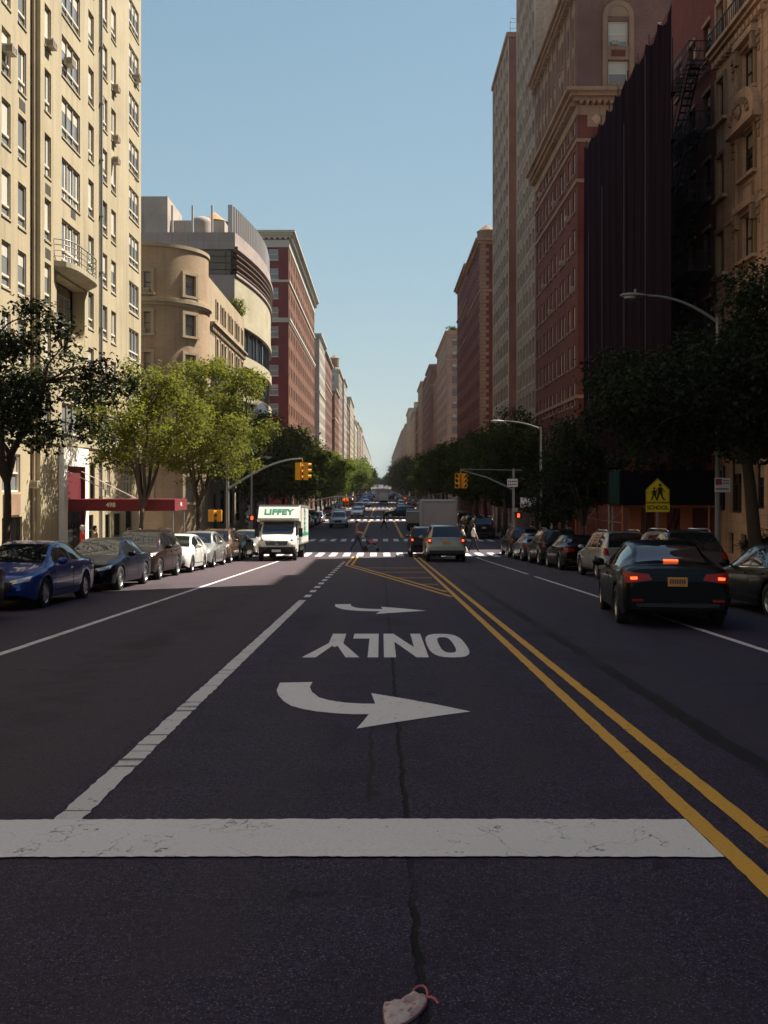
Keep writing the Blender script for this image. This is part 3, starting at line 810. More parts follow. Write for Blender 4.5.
far = [('L', 400, 430, 46, 'pale', 'pale stone house on the sunny side with a roof hut'), ('L', 430, 461, 38, 'brown_brick', 'pinkish tan house on the sunny side far down the avenue'),
       ('L', 480, 541, 46, 'cream', 'long taupe house on the sunny side in the far distance'), ('L', 560, 621, 39, 'pale', 'pale grey house on the sunny side, tiny in the far distance'),
       ('L', 640, 701, 44, 'pink_tan', 'pinkish house on the sunny side where the avenue narrows to a slit'), ('L', 720, 790, 46, 'taupe', 'taupe house nearly at the vanishing end of the sunny side'),
       ('L', 810, 1500, 44, 'pale', 'last pale house of the sunny side at the vanishing point'),
       ('R', 390, 430, 44, 'tan_trim', 'brown brick house on the shady side past the tan houses'), ('R', 430, 462, 37, 'dark_red', 'dark red house on the shady side far down the avenue'),
       ('R', 480, 541, 39, 'taupe', 'pinkish tan house on the shady side in the far distance'), ('R', 560, 621, 47, 'brown_lime', 'brown house on the shady side, tiny in the far distance'),
       ('R', 640, 720, 43, 'taupe', 'taupe house on the shady side where the avenue narrows to a slit'), ('R', 740, 1500, 45, 'pink_tan', 'last pinkish house of the shady side at the vanishing point')]
for sd, a, c, h, k, lab in far:
    house('distant_house', lab, sd, a, c, h, k, 'white_trim' if sd == 'L' else 'brown_lime', cw=4.2, ww=1.7, belts=(h*.7,), limit=40 if a < 600 else 24, pent=(3, 14, 4), group='houses lining the far avenue')
# ================================================================ right (shady) side
FR = Face('R', RX)
# ---- tall house just outside the frame: it throws the shade over the near road
b = Building('brick_tower', 'tall plain brown brick apartment tower beside the camera on the shady side', (RX, 5, SWZ(5)))
rows = [(z, 1.8) for z in np.arange(4, 50, 3.1)]; cols = [(-26+3.2*k, 1.2) for k in range(20)]
ops = grid(cols, rows)
shell(b, FR, -28, 41.2, -2.4, 54, 18, 'brown_brick', [], ops, .2); b.windows(FR, ops, 'hung', .2, ('frame_dark','glass_dark','blind','frame_dark'))
b.finish(limit=20)

# ---- R1: ornate tan facade
b = Building('ornate_tan_house', 'ornate tan limestone house with carved pediments and dark sash windows on the right edge', (RX, 43.5, SWZ(43)))
wr = [(19.4-3.75*k, 2.0) for k in range(-2, 5)]
ops = grid([(43.35, 1.55), (46.75, 1.0)], wr)
g1 = [(41.6, 42.7, .6, 2.6), (44.2, 45.8, .35, 3.0), (46.3, 47.1, .4, 2.6), (42.2, 42.8, -1.6, -.6), (43.6, 44.3, -1.6, -.6), (45.2, 45.9, -1.6, -.6)]
shell(b, FR, 41.2, 47.5, -4, 29.7, 18, 'tan_facade', [], ops+g1, .32, reveal='tan_facade')
b.windows(FR, ops+g1, 'hung', .3, ('frame_dark','glass_dark','curtain','frame_dark'), (0,0,1,4))
surround(b, FR, ops, 'tan_trim', .2, .12); sills(b, FR, ops, 'tan_facade', .16, .24, .25)
for z in (22.4, 7.2, 3.4): cornice(b, FR, 41.2, 47.5, z, .55, .55, 'tan_facade', .42, None, 3)
for z in (15.0, 11.3): cornice(b, FR, 41.2, 47.5, z-.95, .16, .12, 'tan_facade', 0, None, 1)
mt = b.mi('tan_facade'); mr_ = b.mi('tan_trim')
for z, h in wr:                                               # panels and carved blocks between floors
    FR.band(b.mb, 42.7, 44.0, z-1.25, z-.4, .05, mr_); FR.band(b.mb, 42.9, 43.8, z-1.1, z-.55, .1, mt)
    for u in (41.9, 44.95): 
        FR.band(b.mb, u-.2, u+.2, z-1.2, z+h+.6, .09, mt)
        for k in range(3): FR.band(b.mb, u-.16+.03*k, u+.16-.03*k, z+h-.1-.34*k, z+h+.12-.34*k, .2-.03*k, mr_)
    for k in range(5): FR.band(b.mb, 41.22, 41.7, z-1.3+.75*k, z-1.28+.75*k, .015, mr_)
def pediment(u, z, w, h):
    n = 14; out = [(u-w/2, z), (u+w/2, z)] + [(u+w/2*math.cos(t), z+.25+h*math.sin(t)**.8) for t in [PI*k/n for k in range(1, n)]]
    b.mb.prism(out, FR.P, -.42, .05, mt)
    FR.band(b.mb, u-w/2-.1, u+w/2+.1, z-.22, z-.003, .5, mt)
    for k in range(9):                                        # carved swirl
        t = PI*(k+.5)/9; r_ = w*.33
        c = FR.P(u+r_*math.cos(t), z+.2+h*.62*math.sin(t), -.46); b.mb.obox(c, .14, .26, .2, Matrix.Rotation(t, 3, 'X'), mr_)
    c = FR.P(u, z+.5, -.5); b.mb.lathe([(0,.16),(.2,.1),(.3,0)], Matrix.Translation(c) @ Matrix.Rotation(-PI/2, 4, 'Y'), 12, mr_)
pediment(43.35, 17.95, 3.2, 1.25)
for z in (21.65, 14.1): 
    FR.band(b.mb, 42.2, 44.5, z, z+.3, .35, mt)
    for s in (-1, 1): FR.band(b.mb, 43.35+s*.95-.14, 43.35+s*.95+.14, z-.7, z-.003, .3, mr_)
mi = b.mi('black_metal')
for k in range(25): FR.band(b.mb, 41.3+.25*k, 41.33+.25*k, 22.95, 23.8, .45, mi, back=-.42)
FR.band(b.mb, 41.2, 47.5, 23.8, 23.86, .46, mi, back=-.4)
for z in (3.9, 10.2, 13.9, 19.0): FR.band(b.mb, 46.2, 48.0, z, z+.05, .9, mi, back=-.85)   # scaffold ties
b.finish()

# ---- R2: dark brick house behind netting, with a fire escape
b = Building('netted_house', 'dark brick house with a black iron fire escape, mostly hidden by netting', (RX, 55, SWZ(55)))
rows = [(z, 1.9) for z in np.arange(2.2, 26, 3.5)]
ops = grid([(48.9, 1.0), (51.2, 1.0), (53.5, 1.0), (56.5, 1.0), (59.5, 1.0), (62.5, 1.0)], rows)
shell(b, FR, 47.5, 66.3, -4, 29.0, 18, 'dark_red', [], ops, .25); b.windows(FR, ops, 'hung', .25, ('frame_dark','glass_dark','curtain','frame_dark'), (0,0,1))
sills(b, FR, ops, 'tan_trim', .14, .12, .12, .18)
b.finish()
fe = []
for z, h in rows:
    mb = MB(); x0, x1, ya, yb = RX-1.25, RX-.03, 47.9, 52.6; zp = z-.35
    for k in range(9): mb.box(x0, x1, ya+.55*k, ya+.55*k+.06, zp, zp+.035)
    for k in range(9): mb.box(x0+.13*k, x0+.13*k+.05, ya, yb, zp-.03, zp)
    for q in (.45, .95): mb.box(x0-.02, x0+.02, ya, yb, zp+q, zp+q+.04); mb.box(x0, x1, ya-.02, ya+.02, zp+q, zp+q+.04); mb.box(x0, x1, yb-.02, yb+.02, zp+q, zp+q+.04)
    for k in range(20): mb.box(x0-.012, x0+.012, ya+.245*k, ya+.245*k+.024, zp, zp+.95)
    for k in range(6): mb.box(x0+.2*k, x0+.2*k+.024, ya-.012, ya+.012, zp, zp+.95)
    b.part('fire_escape_platform', mb, ['black_metal'])
    mb = MB()                                                 # stair down to the floor below
    for s in (0, .5):
        mb.tube([(x0+.25+s, ya+.5, zp), (x0+.25+s, yb-.6, zp-3.5)], .04, 4)
        mb.tube([(x0+.25+s, ya+.5, zp+.85), (x0+.25+s, yb-.6, zp-2.65)], .02, 4)
    for k in range(13):
        t = (k+.5)/13; mb.box(x0+.25, x0+.75, ya+.5+t*(yb-ya-1.1)-.09, ya+.5+t*(yb-ya-1.1)+.09, zp-3.5*t, zp-3.5*t+.03)
    b.part('fire_escape_stair', mb, ['black_metal'])

# ---- scaffold and dark debris netting in front of it
t_ = NT('netting_cloth'); ob = t_.coord()
n = t_.noise(t_.mapping(ob, (2, 5, .05)), 1.4, 5); n2 = t_.noise(ob, .5, 3)
c_ = t_.mix(rgb(.005,.0022,.005), rgb(.021,.0065,.014), t_.ramp(n, [(.35, 0), (.7, 1)]))
t_.set(Base_Color=t_.mix(c_, rgb(.010,.0035,.007), n2), Roughness=.95, Specular_IOR_Level=.04); M['net'] = t_.mat
M['net_seam'] = plain('netting_seam', rgb(.13,.10,.12), .8)
sx, ya, yb, zt = 11.2, 37.0, 52.9, 20.3
sc = thing('scaffold', 'tall scaffold wrapped in dark purple debris netting, climbing above the pavement shed', 'scaffold', (sx, 45, SWZ(45)))
def netting(path, zb, ztop, bays):
    mb = MB(); n = len(path); nz = 26
    rnd = random.Random(3); ph = [rnd.uniform(0, 6) for _ in range(8)]
    for i, (x, y, nx, ny) in enumerate(path):
        s = i/(n-1)*bays; fr = s - math.floor(s); sag = .42*4*fr*(1-fr)
        for k in range(nz+1):
            v = k/nz; z = zb + (ztop - sag - zb)*v
            d = .012*math.sin(i*1.3+ph[0]+2*v) + .02*math.sin(i*.57+ph[1]-3*v) + .03*math.sin(PI*fr)*math.sin(v*9+ph[2]+math.floor(s)) 
            mb.v.append((x+nx*d, y+ny*d, z))
    for i in range(n-1):
        for k in range(nz):
            a = i*(nz+1)+k; mb.f.append((a, a+1, a+nz+2, a+nz+1)); mb.m.append(0)
    return mb
path = [(sx, ya+(yb-ya)*k/120, -1, 0) for k in range(121)]
rel(netting(path, 2.5, zt, 9), sc).build('netting', [M['net']], sc, 60)
path = [(sx+(2.6)*k/16, yb, 0, 1) for k in range(17)]
rel(netting(path, 2.5, zt, 1), sc).build('netting', [M['net']], sc, 60)
for k in range(2, 10):
    y = ya + (yb-ya)*k/9
    mb = MB(); mb.tube([(sx+.12, y, 2.2), (sx+.12, y, zt+.35)], .03, 6); mb.tube([(sx+1.1, y, 2.2), (sx+1.1, y, zt+.2)], .03, 6)
    for z in np.arange(4, 20, 2): mb.tube([(sx+.12, y, z), (sx+1.1, y, z)], .02, 5)
    rel(mb, sc).build('scaffold_frame', [M['black_metal']], sc)
mb = MB()
for k, y in enumerate((39.8, 43.3, 47.6, 50.7)):
    mb.tube([(sx-.24, y, 3+k), (sx-.22, y+.1, zt-.8-k*1.5)], .010, 5)
rel(mb, sc).build('tie_rope', [M['net_seam']], sc)
mb = MB()
for k in range(8): mb.box(sx+.15, sx+1.1, ya+3, yb-.1, 4+2*k, 4.05+2*k)
rel(mb, sc).build('deck', [M['navy']], sc)

def shed(name, label, x0, x1, ya, yb, ztop, zbot, col, endcol, sp=2.4):
    o = thing(name, label, 'shed', ((x0+x1)/2, (ya+yb)/2, SWZ((ya+yb)/2)))
    mb = MB()
    mb.box(x0, x0+.06, ya, yb, zbot, ztop, 0); mb.box(x0+.06, x1, ya, ya+.06, zbot, ztop, 0); mb.box(x0+.06, x1, yb-.06, yb, zbot, ztop, 0)
    n = int((yb-ya)/1.2)
    for k in range(n): mb.box(x0-.035, x0, ya+1.2*k, ya+1.2*k+.06, zbot, ztop, 0)
    n = int((x1-x0)/1.2)
    for k in range(n): mb.box(x0+1.2*k, x0+1.2*k+.06, ya-.035, ya, zbot, ztop, 0)
    rel(mb, o).build('hoarding', [M[col]], o)
    mb = MB(); mb.box(x0+.06, x1, ya+.06, yb-.06, zbot+.02, zbot+.12, 0)
    for k in range(int((yb-ya)/.8)): mb.box(x0+.06, x1, ya+.2+.8*k, ya+.28+.8*k, zbot-.12, zbot+.018, 0)
    rel(mb, o).build('deck', [M['orange_wood']], o)
    n = int((yb-ya)/sp)+1
    for k in range(n):
        y = ya + .1 + (yb-ya-.2)*k/(n-1)
        for x in (x0+.1, x1-.5):
            q = MB(); q.tube([(x, y, SWZ(y)-(.7 if y > 70 else 0)), (x, y, zbot+.02)], .045, 8)
            rel(q, o).build('post', [M['steel'] if k % 2 else M['orange_wood']], o)
    mb = MB()
    for k in range(n-1):
        y = ya + .1 + (yb-ya-.2)*k/(n-1); y2 = ya + .1 + (yb-ya-.2)*(k+1)/(n-1)
        mb.tube([(x0+.1, y, zbot-.15), (x0+.1, y2, zbot-.9)], .02, 5); mb.tube([(x0+.1, y, zbot-.75), (x0+.1, y2, zbot-.75)], .02, 5)
    rel(mb, o).build('bracing', [M['steel']], o)
    return o
sh = shed('pavement_shed', 'long dark navy plywood pavement shed on steel posts under the netting', 10.0, 14.2, 40.0, 57, 2.25, .8, 'navy', 'teal')
for k in range(5):
    mb = MB(); x = 10.3 + .85*k
    mb.prism([(x, 2.26), (x+.32, 2.26), (x+.62, 2.85), (x+.3, 2.85)], lambda a, c, d: (a, 40.6+d, c), 0, .08)
    rel(mb, sh).build('raking_shore', [M['rust_red']], sh)
mb = MB()
for x in (10.6, 11.7, 12.8): mb.box(x, x+.5, 41.0, 41.08, SWZ(41), .7)
rel(mb, sh).build('timber_screen', [M['orange_wood']], sh)
mb = MB(); mb.box(9.94, 9.99, 40.1, 41.8, .85, 2.2); rel(mb, sh).build('teal_panel', [M['teal']], sh)
sh2 = shed('pavement_shed', 'small dark navy pavement shed with a white notice at the far right corner', 11.4, 16.3, 82, 100, .95, -.35, 'navy', 'navy')
mb = MB(); mb.box(11.9, 13.25, 81.9, 81.95, -.25, .62); rel(mb, sh2).build('white_notice', [M['sign_white']], sh2)

# ---- R3: red brick corner house with an arched window on the side wall
b = Building('red_corner_house', 'tall red brick corner house with a bracketed tan cornice and an arched side window', (RX, 92, SWZ(92)))
z0, H3 = -4, 44.4
rows = [(z, 1.95) for z in np.arange(31.6-3.3*9, 32, 3.3)]; rtop = [(36.3, 2.0), (39.7, 2.1)]
cu = [82.6, 84.7, 87.3, 88.7, 91.3, 93.4, 95.6, 97.4, 99.4, 101.5]
ops = grid([(u, .95) for u in cu], rows + rtop); sops = grid([(20.0, 1.65), (24.0, 1.3)], rows + [(35.5, 1.95), (38.7, 2.1)])
S = shell(b, FR, 81, 103, z0, 34.2, 17, 'dark_red', sops, ops, .25, 'roof', 'dark_red'); shell(b, FR, 81, 103, 34.2, H3, 17, 'brown_brick', sops, ops, .25, 'roof', 'brown_brick')
b.windows(FR, ops, 'hung', .25, ('frame_white','glass_dark','blind','frame_white'), (0,1,2,3,3)); b.windows(S, sops, 'hung', .25, ('frame_white','glass','blind','frame_white'), (1,3,2))
sills(b, FR, ops, 'tan_trim', .16, .14, .12); sills(b, S, sops, 'tan_trim', .18, .14, .15)
cornice(b, FR, 81, 103, 34.0, .9, 1.1, 'tan_trim', .5, (S, RX-.02, RX+17), 3); cornice(b, FR, 81, 103, 32.9, .8, .1, 'tan_trim', 0, (S, RX, RX+17), 1)
cornice(b, FR, 81, 103, H3-.6, .9, .9, 'tan_trim', .6, (S, RX-.02, RX+17), 3)
for z in (30.6, 27.2, 9.0, 2.2): cornice(b, FR, 81, 103, z, .3, .15, 'tan_trim', 0, (S, RX, RX+17), 1)
mt = b.mi('tan_trim')
for u in cu:                                                  # tan pilasters round the top two floors
    FR.band(b.mb, u-.85, u-.55, 35.0, 43.6, .12, mt); FR.band(b.mb, u-.5, u+.5, 38.45, 39.4, .08, mt); FR.band(b.mb, u-.62, u+.62, 41.95, 42.7, .1, mt)
for s in (-1, 1): S.band(b.mb, 20+s*1.12-.2, 20+s*1.12+.2, 35.2, 41.2, .14, mt)
S.band(b.mb, 19.1, 20.9, 37.55, 38.6, .1, mt); S.band(b.mb, 19.4, 20.6, 37.8, 38.35, .13, b.mi('dark_red'))
n = 18
for k in range(n):
    t0, t1 = PI*k/n, PI*(k+1)/n; f = lambda r, t: (20+r*math.cos(t), 41.2+r*1.0*math.sin(t))
    o4 = [f(.9, t0), f(1.32, t0), f(1.32, t1), f(.9, t1)]; b.mb.prism(o4, S.P, -.14, .05, mt)
    b.mb.prism([f(.0, t0), f(.9, t0), f(.9, t1)], S.P, -.06, .05, mt)
S.band(b.mb, 17.4, 18.9, 31.9, 33.2, .08, mt)
b.mb.prism([(18.15, 32.1), (18.6, 32.55), (18.15, 33.0), (17.7, 32.55)], S.P, -.14, .02, b.mi('tan_facade'))
b.mb.prism([(91.4, 1.7), (94.6, 1.7), (94.2, 2.6), (93.0, 3.1), (91.8, 2.6)], FR.P, -.6, .05, b.mi('pale'))
for u, z in ((84.7, 25), (87.3, 21.7), (91.3, 28.3), (93.4, 18.4), (97.4, 21.7), (99.4, 31.6), (82.6, 18.4)): ac_unit(b, FR, u, z)
ac_unit(b, S, 19.7, 38.75)
b.finish()

# ---- R4, R5: taupe towers
def tower(name, label, y0, y1, H, light, dark, cw, side_k, head=None):
    b = Building(name, label, (RX, (y0+y1)/2, SWZ(y0)))
    n = int((y1-y0)/cw); cw = (y1-y0)/n
    rows = [(z, 1.6) for z in np.arange(1.5, H-2, 2.95)]; cols = [(y0+cw*(k+.5), cw*.56) for k in range(n)]
    ops = grid(cols, rows)
    S = shell(b, FR, y0, y1, -4.4, H, 20, light, [], ops, .3, 'roof', side_k)
    b.windows(FR, ops, 'hung', .28, ('frame_dark','glass_dark','curtain','frame_dark'), (0,0,0,1))
    m = b.mi('pale')
    for z, h in rows: FR.band(b.mb, y0, y1, z-.5, z-.28, .07, m); 
    for k in range(n+1): FR.band(b.mb, y0+cw*k-.1, y0+cw*k+.1, -4, H, .09, m)
    for a, c, z, t in ops: FR.band(b.mb, a, c, z-.28, z-.003, .03, b.mi('tan_trim'))
    return b, S
b, S = tower('taupe_tower', 'taupe brick tower with a pale window grid rising out of the picture', 103.4, 117, 62.5, 'taupe', 'taupe', 2.25, 'taupe')
b.finish()
b, S = tower('brown_tower', 'slim tower with pale window grid, brown brick side wall and white frame on top', 125, 142, 60.5, 'taupe', 'taupe', 2.8, 'brown_brick')
mt = b.mi('frame_white')
for k in range(5):
    b.mb.box(RX+.2+.9*k, RX+.28+.9*k, 125.1, 125.18, 60.5, 62.6 - .08*(k-2)**2, mt)
for z in (61.2, 62.0, 62.5): b.mb.box(RX+.2, RX+3.9, 125.1, 125.16, z, z+.06, mt)
cornice(b, FR, 125, 142, 60.0, .6, .3, 'tan_trim', 0, (S, RX, RX+20), 1)
b.finish()
house('quoined_house', 'tall maroon brick house with pale corner quoins and a stepped roof', 'R', 160, 184, 42.5, 'dark_red', 'tan_trim', belts=(34,), pent=(0, 10, 4), swin=(4, 8), cor=(.9, .9), quoin='tan_trim')
house('stepped_house', 'dark red brick house with a pointed roof turret beside the quoined house', 'R', 184, 209, 44, 'dark_red', 'tan_trim', belts=(30, 37), pent=(0, 9, 6.5), cor=(.7, .8))
house('tan_house', 'tan brick house with a column of windows on its near side wall', 'R', 240, 285, 40.2, 'taupe', 'tan_facade', belts=(33,), swin=(1.8, 4.6), pent=None)
house('rosy_house', 'rosy brown house with a flat roof further down the shady side', 'R', 285, 302, 35, 'tan_trim', 'tan_trim')
house('brown_row_house', 'brown brick house after the second side street on the shady side', 'R', 320, 350, 42, 'red_brick', 'tan_trim', belts=(35,))
house('grey_brown_house', 'grey brown house with a dark side wall on the shady side', 'R', 350, 381, 41, 'brown_brick', 'tan_trim', belts=(32,))

for o in list(SC.objects):                                      # bring the blocks to the scale of the road
    if o.parent is None and o.get('category') and o.name not in ('scaffold', 'pavement_shed'): resc(o)
# ================================================================ ground, road, pavements, paint
t = NT('asphalt'); ob = t.coord()
sep = t.add('ShaderNodeSeparateXYZ'); t.link(ob, sep.inputs[0]); X, Y = sep.outputs[0], sep.outputs[1]
fine = t.noise(ob, 38, 5, .75); speck = t.noise(ob, 120, 2, .5); mid = t.noise(ob, 2.2, 5); big = t.noise(t.mapping(ob, (.5, .12, 1)), 1.0, 4)
c = t.mix(rgb(.013,.010,.024), rgb(.053,.038,.082), t.ramp(fine, [(.40, 0), (.62, 1)]))
c = t.mix(c, rgb(.25,.22,.27), t.math('MULTIPLY', t.ramp(speck, [(.60, 0), (.69, 1)]), .8))
c = t.mix(c, rgb(.012,.012,.014), t.math('MULTIPLY', t.ramp(speck, [(.28, 1), (.42, 0)]), .65))
c = t.mix(c, rgb(.019,.015,.028), t.math('MULTIPLY', t.ramp(mid, [(.42, 0), (.7, 1)]), .5))
c = t.mix(c, rgb(.058,.045,.060), t.math('MULTIPLY', t.ramp(big, [(.5, 0), (.78, 1)]), .45))
# the right lane was resurfaced: a smoother strip with a tar joint along it
wob = t.math('MULTIPLY', t.math('SUBTRACT', t.noise(t.mapping(ob, (0, 1.3, 0)), 1.0, 5), .5), .5)
xr = t.math('ADD', X, wob)
lane = t.math('GREATER_THAN', t.math('ADD', X, t.math('MULTIPLY', wob, .35)), 2.56)
c = t.mix(c, rgb(.033,.030,.055), t.math('MULTIPLY', lane, .55))
def line_at(x0, w, wobble=1.0, src=None):
    d = t.math('ABSOLUTE', t.math('SUBTRACT', t.math('ADD', X, t.math('MULTIPLY', src or wob, wobble)), x0))
    return t.math('SUBTRACT', 1, t.math('MINIMUM', t.math('DIVIDE', d, w), 1))
brk = t.ramp(t.noise(ob, 1.1, 5), [(.40, 0), (.52, 1)])
c = t.mix(c, rgb(.011,.010,.013), t.math('MULTIPLY', t.ramp(line_at(2.56, .12, .35), [(.15, 0), (.4, 1)]), t.ramp(t.noise(ob, .8, 4), [(.34, .3), (.46, 1)])))
jit = t.math('MULTIPLY', t.math('SUBTRACT', t.noise(ob, 5.0, 6, .65), .5), .09)
jit2 = t.math('ADD', jit, t.math('MULTIPLY', wob, .10))
cr = t.ramp(line_at(.14, .026, 1.0, jit2), [(.15, 0), (.6, 1)])
cr = t.math('MULTIPLY', cr, t.ramp(t.noise(t.mapping(ob, (1, .8, 1)), 1.6, 3), [(.33, .35), (.5, 1)]))
c = t.mix(c, rgb(.006,.006,.008), cr)
cr2 = t.math('MULTIPLY', t.ramp(line_at(-.07, .025, 1.0, jit2), [(.2, 0), (.7, .8)]), t.math('MULTIPLY', t.math('GREATER_THAN', Y, 5.6), t.math('LESS_THAN', Y, 8.2)))
c = t.mix(c, rgb(.01,.01,.012), cr2)
ll = t.math('MULTIPLY', t.math('LESS_THAN', t.math('ADD', X, t.math('MULTIPLY', wob, .3)), -1.85), t.math('GREATER_THAN', Y, 5.4))
c = t.mix(c, rgb(.075,.050,.052), t.math('MULTIPLY', ll, .35))
pn = t.noise(t.mapping(ob, (.55, .22, 1)), 1.0, 3)
c = t.mix(c, rgb(.014,.012,.018), t.math('MULTIPLY', t.ramp(pn, [(.58, 0), (.66, 1)]), .6))
for x0, w_ in ((-4.0, .45), (-2.4, .45), (-.75, .4), (.9, .4), (3.0, .45), (4.5, .45)):
    c = t.mix(c, rgb(.062,.052,.060), t.math('MULTIPLY', t.ramp(line_at(x0, w_, .3), [(0, 0), (.7, 1)]), t.math('MULTIPLY', t.ramp(mid, [(.35, 0), (.65, 1)]), .35)))
sp_ = t.noise(ob, 3.2, 2)
c = t.mix(c, rgb(.008,.007,.010), t.math('MULTIPLY', t.ramp(sp_, [(.70, 0), (.74, 1)]), .6))
# fine alligator cracks and dark oil along the lanes
vo = t.add('ShaderNodeTexVoronoi'); vo.feature = 'DISTANCE_TO_EDGE'; vo.inputs['Scale'].default_value = .55
wv = t.add('ShaderNodeVectorMath'); wv.operation = 'ADD'; t.link(ob, wv.inputs[0])
nz = t.add('ShaderNodeTexNoise'); nz.inputs['Scale'].default_value = 2.5; nz.inputs['Detail'].default_value = 5; t.link(ob, nz.inputs['Vector'])
t.link(nz.outputs['Color'], wv.inputs[1]); t.link(wv.outputs[0], vo.inputs['Vector'])
c = t.mix(c, rgb(.012,.011,.013), t.math('MULTIPLY', t.ramp(vo.outputs[0], [(.002, 1), (.009, 0)]), t.math('MULTIPLY', t.ramp(big, [(.5, 0), (.6, .55)]), t.math('GREATER_THAN', Y, 7))))
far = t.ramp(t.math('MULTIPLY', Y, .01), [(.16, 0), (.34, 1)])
c = t.mix(c, rgb(.118,.086,.086), t.math('MULTIPLY', far, .45))  # older lighter asphalt farther off, with sunlit warmth put into the colour
c = t.mix(c, rgb(.022,.020,.022), t.math('MULTIPLY', t.ramp(line_at(-3.2, .9, .6), [(.1, 0), (1, 1)]), t.math('MULTIPLY', t.ramp(mid, [(.4, 0), (.65, 1)]), .5)))
c = t.mix(c, rgb(.022,.020,.022), t.math('MULTIPLY', t.ramp(line_at(7.4, 1.1, .6), [(.1, 0), (1, 1)]), t.math('MULTIPLY', t.ramp(mid, [(.35, 0), (.6, 1)]), .7)))
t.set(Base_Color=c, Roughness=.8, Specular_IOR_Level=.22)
t.bump(t.math('SUBTRACT', t.math('ADD', fine, t.math('MULTIPLY', speck, .5)), t.math('MULTIPLY', cr, 2.5)), .55, .012)
M['asphalt'] = t.mat

t = NT('pavement_concrete'); uv = t.coord('Object')
b_ = t.add('ShaderNodeTexBrick'); b_.offset = 0; t.link(uv, b_.inputs['Vector']); b_.inputs['Scale'].default_value = 1
b_.inputs['Brick Width'].default_value = 1.5; b_.inputs['Row Height'].default_value = 1.5; b_.inputs['Mortar Size'].default_value = .012
b_.inputs['Color1'].default_value = rgb(.30,.27,.24); b_.inputs['Color2'].default_value = rgb(.25,.23,.21); b_.inputs['Mortar'].default_value = rgb(.08,.07,.06)
c = t.mix(b_.outputs[0], rgb(.12,.10,.09), t.math('MULTIPLY', t.ramp(t.noise(uv, .8, 6), [(.45, 0), (.75, 1)]), .6))
t.set(Base_Color=c, Roughness=.9, Specular_IOR_Level=.2); t.bump(t.noise(uv, 40, 4), .2, .01); M['pave'] = t.mat
M['kerb'] = plain('kerb_granite', rgb(.22,.205,.19), .8, scale=6)

def worn(name, col, wear=.52, crack=1.0, dash=False):
    t = NT(name); ob = t.coord()
    n = t.noise(ob, 9, 6, .7); n2 = t.noise(ob, 60, 4, .7); n3 = t.noise(ob, 1.2, 3)
    c = t.mix(col, tuple(q*.7 for q in col[:3])+(1,), t.ramp(n2, [(.35, 0), (.7, 1)]))
    c = t.mix(c, tuple(q*.82 for q in col[:3])+(1,), n3)
    c = t.mix(c, rgb(.045,.04,.055), t.ramp(t.math('ADD', t.math('MULTIPLY', n, .75), t.math('MULTIPLY', n2, .25)), [(wear+.06, 0), (wear+.11, 1)]))
    if crack:
        vo = t.add('ShaderNodeTexVoronoi'); vo.feature = 'DISTANCE_TO_EDGE'; vo.inputs['Scale'].default_value = 2.1
        wv = t.add('ShaderNodeVectorMath'); wv.operation = 'ADD'; t.link(ob, wv.inputs[0])
        nz = t.add('ShaderNodeTexNoise'); nz.inputs['Scale'].default_value = 3.0; nz.inputs['Detail'].default_value = 6; t.link(ob, nz.inputs['Vector'])
        t.link(nz.outputs['Color'], wv.inputs[1]); t.link(wv.outputs[0], vo.inputs['Vector'])
        m = t.ramp(t.noise(ob, 2.3, 3), [(.50, 0), (.56, 1)])
        c = t.mix(c, rgb(.06,.055,.055), t.math('MULTIPLY', t.ramp(vo.outputs[0], [(.002, 1), (.010, 0)]), t.math('MULTIPLY', m, crack*.85)))
    if dash:                                                   # paint flaked off in short cross strips
        sp = t.mapping(ob, (.35, 6.5, 1)); k = t.noise(sp, 1.6, 3, .6)
        c = t.mix(c, rgb(.045,.04,.055), t.math('MULTIPLY', t.ramp(k, [(.60, 0), (.64, 1)]), .9))
    t.set(Base_Color=c, Roughness=.7, Specular_IOR_Level=.3); t.bump(n2, .25, .006)
    return t.mat
M['paint_white'] = worn('white_road_paint', rgb(.82,.79,.81), .545)
M['paint_line'] = worn('white_line_paint', rgb(.70,.67,.69), .53, 0, True)
M['paint_yellow'] = worn('yellow_road_paint', rgb(.74,.40,.06), .54, .6)
M['paint_faded'] = worn('faded_yellow_paint', rgb(.42,.20,.03), .45, 0)
M['paint_cross'] = worn('crosswalk_paint', rgb(.72,.70,.66), .62, .4)

ys = list(np.arange(-60, 90, 1.0)) + list(np.arange(90, 340, 2.5)) + list(np.arange(340, 1500, 20.0)) + [2400]
xs = np.linspace(LK, RK, 19)
mb = MB(); n = len(xs)
for y in ys:
    for x in xs: mb.v.append((x, y, RZ(x, y)))
for j in range(len(ys)-1):
    for i in range(n-1):
        a = j*n+i; mb.f.append((a, a+1, a+n+1, a+n)); mb.m.append(0)
CROSS = [(57, 65), (125, 133), (194, 202), (262, 270), (331, 339), (400, 408)]
for a, c in CROSS:
    for x0, x1 in ((-160, LK), (RK, 160)):
        q = [a + (c-a)*k/5 for k in range(6)]
        for k in range(5):
            za, zb_ = RZ(LK, q[k]), RZ(LK, q[k+1]); mb.poly([(x0,q[k],za),(x1,q[k],za),(x1,q[k+1],zb_),(x0,q[k+1],zb_)])
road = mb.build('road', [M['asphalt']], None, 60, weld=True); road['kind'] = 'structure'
mb = MB()
yy = [-80, -40, 0, 25, 50, 56, 66, 80, 122, 190, 262, 400, 600, 850, 1100, 3000]
for a, c in zip(yy, yy[1:]): mb.poly([(-1500,a,G(a)-.6),(1500,a,G(a)-.6),(1500,c,G(c)-.6),(-1500,c,G(c)-.6)])
g = mb.build('ground', [M['soil']]); g['kind'] = 'structure'
blocks = []; prev = -60
for a, c in CROSS: blocks.append((prev, a)); prev = c
